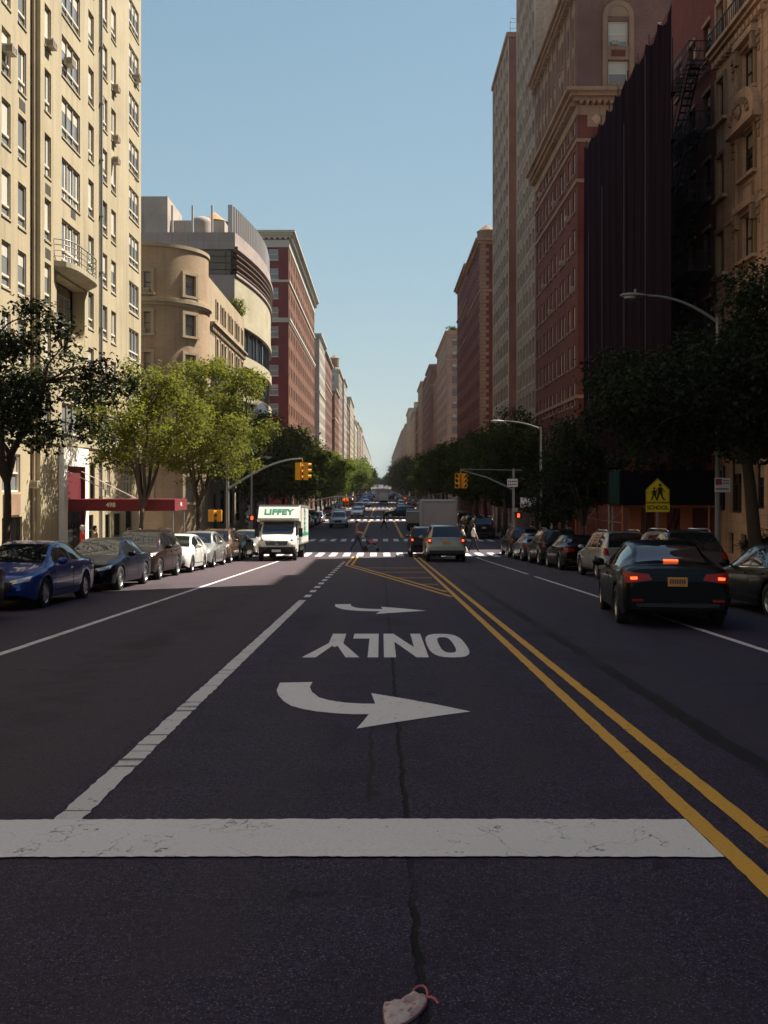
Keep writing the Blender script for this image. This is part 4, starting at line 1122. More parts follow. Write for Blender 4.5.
blocks.append((prev, 1400))
for side, xk, far_x in ((-1, LK, -160), (1, RK, 160)):
    mb, mk = MB(), MB()
    for a, c in blocks:
        q = list(np.arange(a, c, 3.0 if c < 400 else 20.0)) + [c]
        for y0, y1 in zip(q, q[1:]):
            z0, z1 = SWZ(y0), SWZ(y1); xi = xk + side*.18
            p = [(xi,y0,z0),(far_x,y0,z0),(far_x,y1,z1),(xi,y1,z1)]; mb.poly(p[::-1] if side > 0 else p)
            for (xa, za0, za1, xb, zb0, zb1) in ((xi, z0+.004, z1+.004, xk, z0, z1), (xk, z0, z1, xk, z0-.3, z1-.3), (xi, z0+.004, z1+.004, xi, z0-.01, z1-.01)):
                mk.poly([(xa,y0,za0),(xa,y1,za1),(xb,y1,zb1),(xb,y0,zb0)])
        for y in (a, c): mk.poly([(xk,y,SWZ(y)),(far_x,y,SWZ(y)),(far_x,y,SWZ(y)-.3),(xk,y,SWZ(y)-.3)])
    o = mb.build('sidewalk', [M['pave']]); o['kind'] = 'structure'
    o = mk.build('kerb', [M['kerb']]); o['kind'] = 'structure'

def paint(name, polys, mat, lift=.005):
    """polys: list of outlines [(x, y)...] laid on the road"""
    mb = MB()
    for p in polys: mb.poly([(x, y, RZ(x, y)+lift) for x, y in p])
    o = mb.build(name, [mat]); o['kind'] = 'structure'; return o
rp = random.Random(11)
def strip(x0, x1, y0, y1, rag=.0, step=None):
    out = []; step = step or (.07 if y0 < 20 else 1.0); n = max(1, int((y1-y0)/step))
    J = [(rp.uniform(-rag, rag), rp.uniform(-rag, rag)) for _ in range(n+1)]
    for k in range(n):
        a, c = y0+(y1-y0)*k/n, y0+(y1-y0)*(k+1)/n
        out.append([(x0+J[k][0], a), (x1+J[k][1], a), (x1+J[k+1][1], c), (x0+J[k+1][0], c)])
    return out
# stop bar with ragged edges
n = 220; bar = []
tops = [5.235 + rp.uniform(-.007, .007) for _ in range(n+1)]; bots = [4.64 + rp.uniform(-.006, .006) for _ in range(n+1)]
for k in range(n):
    xa, xb = -4.85 + 6.51*k/n, -4.85 + 6.51*(k+1)/n
    bar.append([(xa, bots[k]), (xb, bots[k+1]), (xb, tops[k+1]), (xa, tops[k])])
paint('stop_line', bar, M['paint_white'], .009)
paint('lane_line', strip(-1.79, -1.635, 5.24, 21.0, .008), M['paint_line'])
dots = []
y = 21.9
while y < 44: dots += strip(-1.77, -1.62, y, y+.75); y += 1.65
paint('dotted_lane_line', dots, M['paint_white'])
paint('parking_line', strip(-4.92, -4.80, -20, 5.0) + strip(-4.92, -4.80, 5, 50.5, .006, .5), M['paint_line'])
paint('parking_line', strip(5.0, 5.11, -20, 31.5, .006, .5) + strip(5.0, 5.11, 33, 51, .006, .5), M['paint_line'])
dy = strip(1.67, 1.775, -30, 4) + strip(1.67, 1.775, 4, 51, .004, .1) + strip(1.925, 2.03, -30, 4) + strip(1.925, 2.03, 4, 51, .004, .1)
dy += strip(-1.52, -1.42, 40, 51) + strip(-1.28, -1.18, 40, 51)
paint('yellow_centre_line', dy, M['paint_yellow'])
def seg(x0, y0, x1, y1, w):
    d = Vector((x1-x0, y1-y0)); nrm = Vector((-d.y, d.x)).normalized()*w/2
    n = max(1, int(d.length/1.0)); out = []
    for k in range(n):
        a = Vector((x0, y0)) + d*k/n; c = Vector((x0, y0)) + d*(k+1)/n
        out.append([tuple(a-nrm), tuple(c-nrm), tuple(c+nrm), tuple(a+nrm)])
    return out
paint('yellow_taper_line', seg(-1.47, 40, 1.62, 22.0, .11) + seg(-1.2, 40, 1.62, 23.6, .11), M['paint_yellow'], .008)
hat = []
for y in (26.5, 30, 33.6, 37.2):
    xl = 1.62 - (y-22.9)*(2.9/17.0); hat += [[(xl+.1, y), (1.6, y), (1.6, y+.5), (xl, y+.5)]]
paint('yellow_hatching', hat, M['paint_faded'], .006)
def crosswalk(y0, y1, pitch=.74, w=.37):
    out = []; x = LK+.7
    while x < RK-.7: out += strip(x, x+w, y0, y1, 0, 1.2); x += pitch
    paint('crosswalk', out, M['paint_cross'], .006)
crosswalk(51.3, 55.2); crosswalk(66.3, 69.6)
for a, c in CROSS[1:5]: crosswalk(a-4.2, a-.8, .82, .45); crosswalk(c+.8, c+4.2, .82, .45)
paint('yellow_centre_line', strip(-1.5, -1.3, 72, 119) + strip(1.5, 1.7, 72, 119) + strip(-1.5, -1.3, 140, 188) + strip(1.5, 1.7, 140, 188), M['paint_yellow'])
paint('cross_street_line', [[(-160, 60.9), (LK, 60.9), (LK, 61.1), (-160, 61.1)]], M['paint_line'])

# turn arrows and the word ONLY, read by drivers coming the other way
def img(u, v):                                                  # measured outline -> road metres
    Z = 1536/(v-527); return ((u-381)*Z/960, Z)
ar = [(85,350),(178,348),(170,362),(176,376),(196,392),(225,400),(270,407),(320,410),(356,410),(345,380),(430,394),(530,412),(627,432),(540,444),(420,462),(303,481),(322,460),(338,440),(290,440),(240,437),(190,432),(150,425),(118,416),(96,403),(80,385),(76,370)]
A = [img(250+x/2.844, 560+y/2.844) for x, y in ar]
def fill(o_poly):                                               # triangulate a flat outline
    from mathutils.geometry import tessellate_polygon
    tri = tessellate_polygon([[Vector((x, y, 0)) for x, y in o_poly]])
    return [[o_poly[i] for i in t3] for t3 in tri]
paint('turn_arrow', fill(A), M['paint_white'])
paint('turn_arrow', fill([(x+.09, y+10.0) for x, y in A]), M['paint_white'])
def word():
    y0, y1 = 11.75, 14.35; P = []
    H = lambda b_: y1 - (y1-y0)*b_                              # 0 = letter foot (far), 1 = letter top (near)
    # letters run from +x to -x; a = 0..1 across each letter from its own left
    def L(xl, xr, quads):
        for q in quads: P.append([(xl - (xl-xr)*a, H(b_)) for a, b_ in q])
    # O
    xl, xr = 1.30, .70; n = 24; s = .19
    def ring(k, f):
        t = 2*PI*k/n; cxx, cyy = .5, .5; ex = 3.0
        px = math.copysign(abs(math.cos(t))**(2/ex), math.cos(t)); py = math.copysign(abs(math.sin(t))**(2/ex), math.sin(t))
        fx, fy = (1, 1) if f else (.38, .66)
        return (cxx + .5*px*fx, cyy + .5*py*fy)
    L(xl, xr, [[ring(k, 1), ring(k+1, 1), ring(k+1, 0), ring(k, 0)] for k in range(n)])
    L(.66, .04, [[(0,0),(.27,0),(.27,1),(0,1)], [(.73,0),(1,0),(1,1),(.73,1)], [(.27,1),(.27,.62),(.73,0),(.73,.38)]])
    L(-.04, -.45, [[(0,0),(.36,0),(.36,1),(0,1)], [(.36,0),(1,0),(1,.24),(.36,.24)]])
    L(-.30, -1.10, [[(.36,0),(.64,0),(.64,.45),(.36,.45)], [(.36,.45),(.5,.45),(.24,1),(0,1)], [(.5,.45),(.64,.45),(1,1),(.76,1)], [(.36,.45),(.64,.45),(.5,.62)]])
    return P
paint('lane_word', [[(.09+(x-.1)*.885, y) for x, y in p] for p in word()], M['paint_white'])
# drain covers
def disc(x, y, r, n=20): return [(x+r*math.cos(2*PI*k/n), y+r*math.sin(2*PI*k/n)) for k in range(n)]
# ================================================================ vehicles
def paint_mat(name, col, metal=.35, rough=.28):
    t = NT(name); n = t.noise(t.coord(), 2.2, 3); n2 = t.noise(t.coord(), 300, 1)
    c = t.mix(tuple(q*.85 for q in col[:3])+(1,), col, n)
    c = t.mix(c, tuple(q*.6+.02 for q in col[:3])+(1,), t.math('MULTIPLY', t.ramp(n2, [(.5, 0), (.7, 1)]), .2))
    t.set(Base_Color=c, Metallic=metal, Roughness=rough, Coat_Weight=.18 if max(col[:3]) < .05 else .6, Coat_Roughness=.04, Specular_IOR_Level=.12 if max(col[:3]) < .05 else .35); return t.mat
PAINT = {k: paint_mat('car_paint_'+k, rgb(*c), m) for k, c, m in (
    ('blue', (.002,.046,.31), .2), ('black', (.004,.0045,.006), .0), ('navy', (.005,.007,.016), .1), ('brown', (.030,.017,.015), .3), ('white', (.70,.69,.66), 0),
    ('silver', (.42,.42,.41), .55), ('bronze', (.16,.085,.05), .5), ('grey', (.09,.09,.10), .5), ('champagne', (.38,.33,.27), .5), ('red', (.25,.015,.012), .2), ('yellow', (.62,.33,.01), 0))}
M['car_glass'] = glass_mat('tinted_car_glass', (.006,.008,.010,1), .02, .9, 0)
M['tyre'] = plain('tyre_rubber', rgb(.014,.014,.015), .8)
M['alloy'] = plain('alloy_rim', rgb(.45,.45,.46), .3, .85)
M['trim'] = plain('black_plastic_trim', rgb(.012,.012,.013), .5)
M['chrome'] = plain('chrome', rgb(.62,.62,.62), .12, 1.0)
M['headlamp'] = plain('headlamp_lens', rgb(.55,.55,.53), .12, .4)
M['tail'] = plain('red_lamp_lens', rgb(.28,.008,.008), .15)
M['tail_on'] = emit('lit_brake_lamp', rgb(.22,.008,.008), .05)
M['tail_core'] = emit('lit_brake_lamp_core', rgb(1,.12,.03), 1.0)
M['plate_gold'] = plain('gold_number_plate', rgb(.62,.26,.02), .5)
M['plate_white'] = plain('white_number_plate', rgb(.6,.6,.55), .5)
M['plate_ink'] = plain('plate_ink', rgb(.03,.03,.08), .5)
M['amber'] = plain('amber_lens', rgb(.5,.16,.01), .2)

def pchip(xk, yk, x):
    xk, yk = np.asarray(xk, float), np.asarray(yk, float)
    h = np.diff(xk); d = np.diff(yk)/h; m = np.zeros_like(yk)
    for i in range(1, len(xk)-1):
        if d[i-1]*d[i] > 0:
            w1, w2 = 2*h[i]+h[i-1], h[i]+2*h[i-1]; m[i] = (w1+w2)/(w1/d[i-1]+w2/d[i])
    m[0], m[-1] = d[0], d[-1]
    i = np.clip(np.searchsorted(xk, x)-1, 0, len(h)-1); t = (x-xk[i])/h[i]
    return ((2*t**3-3*t**2+1)*yk[i] + (t**3-2*t**2+t)*h[i]*m[i] + (-2*t**3+3*t**2)*yk[i+1] + (t**3-t**2)*h[i]*m[i+1])

# key stations, front (+y) to rear: y, top, shoulder, half width, half width of top edge
TYPES = {
 'sedan': dict(L=4.6, H=1.44, wy=(1.42,-1.38), wr=.335, cowl=1.02, rf=.22, rr=-1.12, deck=-1.78, zb=.2, K=[
   (2.33,.56,.50,.60,.50),(2.28,.68,.60,.74,.60),(2.12,.76,.67,.85,.68),(1.7,.85,.76,.895,.72),(1.02,.97,.88,.91,.74),(.22,1.37,.93,.91,.60),(-.25,1.44,.94,.91,.585),(-.8,1.42,.95,.91,.57),(-1.12,1.36,.955,.905,.56),(-1.78,1.07,.96,.89,.66),(-2.12,1.045,.95,.86,.68),(-2.27,.99,.9,.80,.66),(-2.32,.78,.70,.76,.62)],
   glass=[(.75,-.32),(-.40,-1.32)]),
 'suv': dict(L=4.7, H=1.72, wy=(1.42,-1.38), wr=.37, cowl=1.05, rf=.35, rr=-1.85, deck=-2.18, zb=.27, K=[
   (2.33,.70,.60,.64,.54),(2.28,.86,.76,.78,.64),(2.1,.96,.86,.88,.70),(1.6,1.03,.93,.92,.74),(1.05,1.10,1.0,.935,.76),(.35,1.62,1.04,.94,.66),(-.2,1.70,1.05,.94,.65),(-1.2,1.70,1.07,.935,.64),(-1.85,1.64,1.08,.92,.62),(-2.18,1.15,1.05,.90,.74),(-2.28,.98,.9,.88,.74),(-2.33,.72,.66,.84,.70)],
   glass=[(.72,-.28),(-.36,-1.22),(-1.30,-1.86)]),
 'hatch': dict(L=4.2, H=1.5, wy=(1.32,-1.22), wr=.32, cowl=1.0, rf=.30, rr=-1.45, deck=-1.92, zb=.2, K=[
   (2.12,.58,.52,.58,.48),(2.08,.70,.62,.72,.58),(1.92,.80,.70,.83,.66),(1.5,.90,.80,.875,.70),(1.0,1.0,.9,.885,.72),(.30,1.42,.95,.885,.60),(-.2,1.5,.96,.885,.585),(-.9,1.48,.97,.88,.57),(-1.45,1.40,.98,.87,.56),(-1.92,1.04,.96,.84,.64),(-2.05,.95,.88,.81,.64),(-2.1,.74,.66,.77,.6)],
   glass=[(.72,-.26),(-.34,-1.12)]),
}
def car_stations(T):
    K = np.array(T['K'])[::-1]; yk = K[:, 0]
    ys = set(yk.tolist())
    for a in np.arange(yk[0], yk[-1], .16): ys.add(round(float(a), 3))
    R = T['wr']+.06
    for wy in T['wy']:
        for k in range(15): ys.add(round(wy + R*math.cos(PI*k/14), 4))
    for a, c in T['glass']: ys.update((a, c))
    ys = sorted(ys); out = [ys[0]]
    for y in ys[1:]:
        if y - out[-1] > .012: out.append(y)
        elif y in yk or any(y in g for g in T['glass']): out[-1] = y
    return np.array(out)
def car_ring(T, y, p):
    zt, zs, hw, ht = p; zb = T['zb']; R = T['wr']+.06; za = zb+.02; inset = .0
    for wy in T['wy']:
        d = abs(y-wy)
        if d < R: za = max(za, T['wr'] + math.sqrt(R*R-d*d) - .01)
    za = min(za, zs-.12); end = min(1, (T['L']/2+.02-abs(y))/.35)
    zb_ = zb + .12*(1-end)
    zm = max(.5*(zs+zb)+.02, za+.02); zl = za
    pts = [(0,zb_),(hw-.28,zb_),(hw-.28,max(za,zb_)),(hw-.035,max(zl,zb_+.005)),(hw-.006,max(zl+.012,zb_+.1,.38)),(hw,zm+.03),(hw-.008,max(zs-.09,zm+.05)),(hw-.045,zs)]
    cab = zt-zs
    a, c = pts[-1], (ht, zt-.045 if cab > .2 else zt-.03)
    lerp = lambda t: (a[0]+(c[0]-a[0])*t, a[1]+(c[1]-a[1])*t)
    bul = .03 if cab > .2 else .015
    pts += [lerp(.1), (lerp(.5)[0]+bul*.6, lerp(.5)[1]+bul*.4), lerp(.9), c, (ht*.9, zt-.016), (ht*.5, zt-.002), (0, zt+.004)]
    return pts
def build_car(kind, lamps=True):
    """list of (part name, mesh-builder, slot keys, smooth angle, parent part) in car space, nose at +y"""
    T = TYPES[kind]; ys = car_stations(T); K = np.array(T['K'])[::-1]
    P = np.stack([pchip(K[:,0], K[:,k], ys) for k in range(1, 5)], 1)
    rings = [car_ring(T, y, P[i]) for i, y in enumerate(ys)]; nr = len(rings[0])
    V, F, MI = [], [], []
    for s in (1, -1):
        for i, y in enumerate(ys):
            for x, z in rings[i]: V.append((s*x, y, z))
    N = len(ys)
    cowl, rf, rr, deck = T['cowl'], T['rf'], T['rr'], T['deck']
    def kindof(j, yc, s):
        if j <= 2: return 'body', 1
        if j in (8, 9):
            for a, c in T['glass']:
                if c < yc < a: return 'side_window' + ('_l' if s < 0 else '_r'), 0
        if j in (12, 13):
            if rf+.02 < yc < cowl-.02: return 'windshield', 0
            if deck+.04 < yc < rr-.01: return 'rear_window', 0
        if kind == 'suv' and j == 3: return 'body', 1
        return 'body', 0
    groups = {}
    for si, s in enumerate((1, -1)):
        for i in range(N-1):
            yc = (ys[i]+ys[i+1])/2
            for j in range(nr-1):
                a = si*N*nr + i*nr + j; f = (a, a+nr, a+nr+1, a+1)
                if s > 0: f = f[::-1]
                nm, m = kindof(j, yc, s); groups.setdefault(nm, []).append((f, m))
    for e, i in ((0, 0), (1, N-1)):                             # noses
        for j in range(nr-1):
            a, b_ = i*nr+j, N*nr+i*nr+j; f = (a, a+1, b_+1, b_)
            groups['body'].append((f if e == 0 else f[::-1], 0))
    parts = []
    for nm, fs in groups.items():
        mb = MB(); used = {}
        for f, m in fs:
            q = []
            for v in f:
                if v not in used: used[v] = len(mb.v); mb.v.append(V[v])
                q.append(used[v])
            mb.f.append(tuple(q)); mb.m.append(m)
        if nm == 'body': parts.append(('body', mb, ('PAINT', 'trim'), 40, None))
        else: parts.append((nm.split('_l')[0].split('_r')[0] if nm.startswith('side') else nm, mb, ('car_glass',), 60, None))
    bvh = BVHTree.FromPolygons([Vector(v) for v in V], [f for g in groups.values() for f, m in g])
    L2 = T['L']/2
    def patch(corners, d, axis='y', nu=8, nv=3, off=.012, mb=None, m=0, thick=.03):
        """quad in (x,z) or (y,z) dropped onto the bodywork along -d, given thickness"""
        mb = mb or MB(); (a, b_, c, e) = [Vector(q) for q in corners]; g = []
        for iv in range(nv+1):
            for iu in range(nu+1):
                u, v = iu/nu, iv/nv; p = (a*(1-u)+b_*u)*(1-v) + (e*(1-u)+c*u)*v
                o_ = Vector((p.x, d*5, p.y)) if axis == 'y' else Vector((d*5, p.x, p.y))
                dr = Vector((0,-d,0)) if axis == 'y' else Vector((-d,0,0))
                h = bvh.ray_cast(o_, dr)
                if h[0] is None:
                    h = bvh.find_nearest(Vector((p.x, d*L2, p.y)) if axis == 'y' else Vector((d*.9, p.x, p.y)))
                    pt = h[0]
                else: pt = h[0]
                n_ = h[1] if h[1].dot(-dr) > 0 else -h[1]
                g.append((pt - dr*off*.6 + n_*off*.6, pt + dr*thick))
        base = len(mb.v); W = nu+1
        for p, q in g: mb.v.append(tuple(p))
        for p, q in g: mb.v.append(tuple(q))
        nn = len(g)
        for iv in range(nv):
            for iu in range(nu):
                k = base+iv*W+iu; mb.f.append((k, k+1, k+W+1, k+W)); mb.m.append(m)
        rim = [iu for iu in range(W)] + [iv*W+nu for iv in range(1, nv+1)] + [nv*W+iu for iu in range(nu-1, -1, -1)] + [iv*W for iv in range(nv-1, 0, -1)]
        for k in range(len(rim)):
            p, q = rim[k], rim[(k+1) % len(rim)]
            mb.f.append((base+p, base+q, base+q+nn, base+p+nn)); mb.m.append(m)
        return mb
    def add(nm, mb, keys, sm=40, par=None): parts.append((nm, mb, keys, sm, par))
    K0 = T['K']; ztop_f = K0[1][1]; zf = {'sedan': .60, 'suv': .82, 'hatch': .66}[kind]
    wf = {'sedan': .80, 'suv': .86, 'hatch': .78}[kind]
    for s in (-1, 1):
        add('headlight', patch([(s*.42, zf-.05), (s*wf, zf+.02), (s*wf, zf+.12), (s*.44, zf+.03)], 1, off=.014), ('headlamp',))
    if kind == 'sedan':
        for s in (-1, 1): add('taillight', patch([(s*.40, .80), (s*.82, .74), (s*.84, .93), (s*.46, .90)], -1, off=.02, nu=10), ('TAIL',))
        for s in (-1, 1): add('lamp_core', patch([(s*.64, .805), (s*.74, .80), (s*.75, .845), (s*.64, .85)], -1, off=.034), ('TAILCORE',))
        add('brake_lamp', patch([(-.12, 1.09), (.12, 1.09), (.12, 1.112), (-.12, 1.112)], -1, off=.02, thick=.01), ('TAILCORE',))
        add('trunk_trim', patch([(-.42, .905), (.42, .905), (.40, .917), (-.40, .917)], -1, off=.012), ('trim',))
        add('license_plate', patch([(-.155, .70), (.155, .70), (.155, .845), (-.155, .845)], -1, off=.03), ('PLATE',))
        mb = MB()
        for q in range(7): patch([(-.125+.037*q, .745), (-.101+.037*q, .745), (-.101+.037*q, .815), (-.125+.037*q, .815)], -1, 'y', 1, 1, .034, mb)
        add('plate_print', mb, ('plate_ink',))
        add('bumper_insert', patch([(-.62, .24), (.62, .24), (.66, .42), (-.66, .42)], -1, off=.02, nu=14), ('trim',))
        add('grille', patch([(-.42, .40), (.42, .40), (.50, .60), (-.50, .60)], 1, off=.02, nu=14), ('trim',))
        add('bumper_insert', patch([(-.60, .22), (.60, .22), (.64, .34), (-.64, .34)], 1, off=.02, nu=14), ('trim',))
        for s in (-1, 1): add('reflector', patch([(s*.55, .45), (s*.73, .45), (s*.73, .49), (s*.55, .49)], -1, off=.03), ('tail',))
    else:
        zt_ = 1.02 if kind == 'suv' else .92
        for s in (-1, 1): add('taillight', patch([(s*(wf-.20), zt_-.16), (s*(wf-.01), zt_-.16), (s*(wf-.02), zt_+.1), (s*(wf-.16), zt_+.08)], -1, off=.02), ('TAIL',))
        for s in (-1, 1): add('lamp_core', patch([(s*(wf-.15), zt_-.08), (s*(wf-.05), zt_-.08), (s*(wf-.06), zt_+.01), (s*(wf-.14), zt_+.01)], -1, off=.034), ('TAILCORE',))
        add('license_plate', patch([(-.155, zt_-.20), (.155, zt_-.20), (.155, zt_-.07), (-.155, zt_-.07)], -1, off=.03), ('PLATE',))
        add('bumper_insert', patch([(-.80, T['zb']+.05), (.80, T['zb']+.05), (.80, T['zb']+.27), (-.80, T['zb']+.27)], -1, off=.025, nu=14), ('trim',))
        add('grille', patch([(-.36, zf-.26), (.36, zf-.26), (.40, zf-.02), (-.40, zf-.02)], 1, off=.02, nu=14), ('trim',))
        add('bumper_insert', patch([(-.66, T['zb']+.04), (.66, T['zb']+.04), (.70, T['zb']+.2), (-.70, T['zb']+.2)], 1, off=.02, nu=14), ('trim',))
    add('license_plate', patch([(-.155, T['zb']+.17), (.155, T['zb']+.17), (.155, T['zb']+.30), (-.155, T['zb']+.30)], 1, off=.035), ('plate_white',))
    mb = MB(); mb.lathe([(0,.02),(.05,.02),(.06,0)], Matrix.Translation((0, L2+.015, zf-.0)) @ Matrix.Rotation(-PI/2, 4, 'X'), 14)
    add('badge', mb, ('chrome',))
    belt = P[:, 1]
    zat = lambda y: float(np.interp(y, ys, belt))
    for s in (-1, 1):                                          # shut lines, handles, mirrors
        mb = MB(); g = T['glass']
        for y in (g[0][0]+.12, (g[0][1]+g[1][0])/2, g[1][1]+.02):
            patch([(y-.008, T['zb']+.18), (y+.008, T['zb']+.18), (y+.008, zat(y)-.03), (y-.008, zat(y)-.03)], s, 'x', 1, 6, .003, mb, 0, .01)
        patch([(g[1][1], T['zb']+.155), (g[0][0]+.1, T['zb']+.155), (g[0][0]+.1, T['zb']+.18), (g[1][1], T['zb']+.18)], s, 'x', 10, 1, .003, mb, 0, .01)
        add('door_gap', mb, ('trim',))
        for y in (g[0][1]+.14, g[1][1]+.22):
            add('door_handle', patch([(y-.09, zat(y)-.13), (y+.09, zat(y)-.13), (y+.09, zat(y)-.105), (y-.09, zat(y)-.105)], s, 'x', 3, 1, .025), ('HANDLE',))
        add('window_trim', patch([(g[-1][1], zat(g[-1][1])+.004), (g[0][0], zat(g[0][0])+.004), (g[0][0], zat(g[0][0])+.022), (g[-1][1], zat(g[-1][1])+.022)], s, 'x', 12, 1, .008), ('chrome',))
        ym = g[0][0]-.06; zm = zat(ym)+.09
        mb = MB(); Mx = Matrix.Translation((s*(P[len(ys)//2, 2]+.08), ym, zm)) @ Matrix.Diagonal((.12, .075, .08, 1))
        mb.lathe([(0,-1),(.6,-.8),(.95,-.35),(1,.1),(.8,.6),(.4,.92),(0,1)], Mx, 12)
        mb.obox((s*(P[len(ys)//2, 2]-.01), ym, zm-.05), .14, .05, .03)
        add('mirror', mb, ('PAINT',), 50)
    if kind == 'suv':
        for s in (-1, 1):
            mb = MB(); mb.tube([(s*.56,.2,1.68),(s*.565,.05,1.745),(s*.565,-1.6,1.735),(s*.56,-1.8,1.66)], .018, 6); add('roof_rail', mb, ('chrome',))
    R = T['wr']
    for wy in T['wy']:
        for s in (-1, 1):
            xo = T['K'][5][3]-.015
            Mx = Matrix.Translation((s*xo, wy, R)) @ Matrix.Rotation(s*PI/2, 4, 'Y')
            mb = MB(); mb.lathe([(R*.66,-.2),(R*.9,-.215),(R,-.18),(R,-.03),(R*.93,-.005),(R*.68,0),(R*.66,-.03)], Mx, 26)
            rim = MB(); rim.lathe([(R*.68,-.012),(R*.64,-.03),(R*.60,-.07)], Mx, 26); rim.lathe([(0,-.015),(R*.14,-.02),(R*.16,-.05)], Mx, 12)
            rim.lathe([(0,-.11),(R*.66,-.11)], Mx, 18, 1)
            for k in range(5):
                a = 2*PI*k/5+.3
                for da in (-.13, .13):
                    c_, s_ = math.cos(a+da), math.sin(a+da); c2, s2 = math.cos(a+da*1.5), math.sin(a+da*1.5); w = .028
                    q = [Vector((R*.12*c_-w*s_, R*.12*s_+w*c_, -.03)), Vector((R*.12*c_+w*s_, R*.12*s_-w*c_, -.03)), Vector((R*.65*c2+w*s2, R*.65*s2-w*c2, -.028)), Vector((R*.65*c2-w*s2, R*.65*s2+w*c2, -.028))]
                    rim.poly([Mx @ v for v in q], 0)
            parts.append(('wheel', mb, ('tyre',), 40, None)); parts.append(('rim', rim, ('alloy', 'trim'), 40, 'wheel'))
    return parts
CARS = {}
for kd in TYPES:
    out = []
    for nm, mb, keys, sm, par in build_car(kd):
        me = mb.mesh(nm)
        if nm in ('badge', 'mirror') or nm == 'wheel' or nm == 'rim':
            bm = bmesh.new(); bm.from_mesh(me); bmesh.ops.recalc_face_normals(bm, faces=bm.faces); bm.to_mesh(me); bm.free()
        for _ in keys: me.materials.append(None)
        me.polygons.foreach_set('use_smooth', [True]*len(me.polygons)); me.set_sharp_from_angle(angle=math.radians(sm))
        out.append((nm, me, keys, par))
    CARS[kd] = out
def put_car(name, label, cat, kind, x, y, heading, paint, lit=False, plate='plate_gold', scale=.95, group=None, zoff=0., hide=()):
    """heading 0 = driving away from the camera; pi = nose towards it"""
    c, s = math.cos(heading), math.sin(heading)
    wb = TYPES[kind]['wy']; d = 1.4
    zf, zr = RZ(x - s*d, y + c*d), RZ(x + s*d, y - c*d)
    root = thing(name, label, cat, (x, y, (zf+zr)/2), heading, group)
    root.rotation_euler = (math.atan2(zf-zr, 2*d), 0, heading); root.scale = (scale, scale, scale)
    sub = {'PAINT': PAINT[paint], 'TAIL': M['tail_on' if lit else 'tail'], 'TAILCORE': M['tail_core' if lit else 'tail'], 'PLATE': M[plate], 'HANDLE': PAINT[paint]}
    last = None
    for nm, me, keys, par in CARS[kind]:
        if nm in ('lamp_core', 'brake_lamp') and not lit: continue
        o = bpy.data.objects.new(nm, me); COL.objects.link(o)
        o.parent = last if par else root
        for k, key in enumerate(keys):
            o.material_slots[k].link = 'OBJECT'; o.material_slots[k].material = sub.get(key) or M[key]
        if nm == 'wheel': last = o
    return root
LOW = {}
def put_far_car(name, label, cat, kind, x, y, heading, paint, lit=False, scale=.95, group=None):
    """too small in the picture to show parts: one mesh with all its pieces"""
    if kind not in LOW:
        mb = MB(); keys = []
        for nm, me, ks, par in CARS[kind]:
            if nm in ('door_gap', 'plate_print', 'lamp_core', 'brake_lamp', 'badge', 'door_handle', 'window_trim'): continue
            for k in ks:
                if k not in keys: keys.append(k)
            n = len(mb.v); mb.v.extend([tuple(v.co) for v in me.vertices])
            for p in me.polygons:
                mb.f.append(tuple(i+n for i in p.vertices)); mb.m.append(keys.index(ks[p.material_index]))
        me = mb.mesh('distant_car')
        for _ in keys: me.materials.append(None)
        me.polygons.foreach_set('use_smooth', [True]*len(me.polygons)); me.set_sharp_from_angle(angle=math.radians(40))
        LOW[kind] = (me, keys)
    me, keys = LOW[kind]
    o = bpy.data.objects.new(name, me); COL.objects.link(o); tag(o, label, cat, group)
    sub = {'PAINT': PAINT[paint], 'TAIL': M['tail_on' if lit else 'tail'], 'PLATE': M['plate_gold'], 'HANDLE': PAINT[paint], 'TAILCORE': M['tail']}
    for k, key in enumerate(keys):
        o.material_slots[k].link = 'OBJECT'; o.material_slots[k].material = sub.get(key) or M[key]
    c = math.cos(heading); d = 1.4
    zf, zr = RZ(x, y+c*d), RZ(x, y-c*d)
    o.location = (x, y, (zf+zr)/2); o.rotation_euler = (math.atan2(zf-zr, 2*d), 0, heading); o.scale = (scale,)*3
    return o
GL, GR = 'cars parked along the left kerb', 'cars parked along the right kerb'
put_car('parked_car', 'nearly black car at the left edge, only its rear corner in view', 'car', 'sedan', -7.72, 15.55, PI, 'black', group=GL)
put_car('parked_car', 'bright blue sedan parked at the left kerb', 'car', 'sedan', -7.72, 21.05, PI, 'blue', group=GL)
put_car('parked_car', 'glossy black sedan parked behind the blue one', 'car', 'sedan', -7.68, 26.6, PI, 'navy', group=GL)
put_car('parked_suv', 'dark brown sport utility car parked between the black sedan and a white hatchback', 'car', 'suv', -7.78, 31.5, PI, 'brown', group=GL, scale=.93)
put_car('parked_car', 'white hatchback parked between the dark brown and silver cars', 'car', 'hatch', -7.65, 36.1, PI, 'white', group=GL, scale=.94)
put_car('parked_suv', 'silver crossover parked just behind the white hatchback', 'car', 'hatch', -7.68, 40.6, PI, 'silver', group=GL, scale=1.0)
put_car('parked_suv', 'bronze crossover parked second behind the white hatchback', 'car', 'suv', -7.75, 45.6, PI, 'bronze', group=GL, scale=.93)
put_car('parked_car', 'black car half hidden by the bronze crossover and the delivery truck', 'car', 'sedan', -7.7, 49.9, PI, 'black', group=GL)
put_car('parked_car', 'pale silver car parked last before the corner, behind the delivery truck', 'car', 'sedan', -7.6, 54.4, PI, 'champagne', group=GL)
put_car('moving_car', 'dark sedan with glowing brake lights and a gold number plate, close on the right', 'car', 'sedan', 5.0, 17.45, math.radians(-7.5), 'black', lit=True, scale=.97)
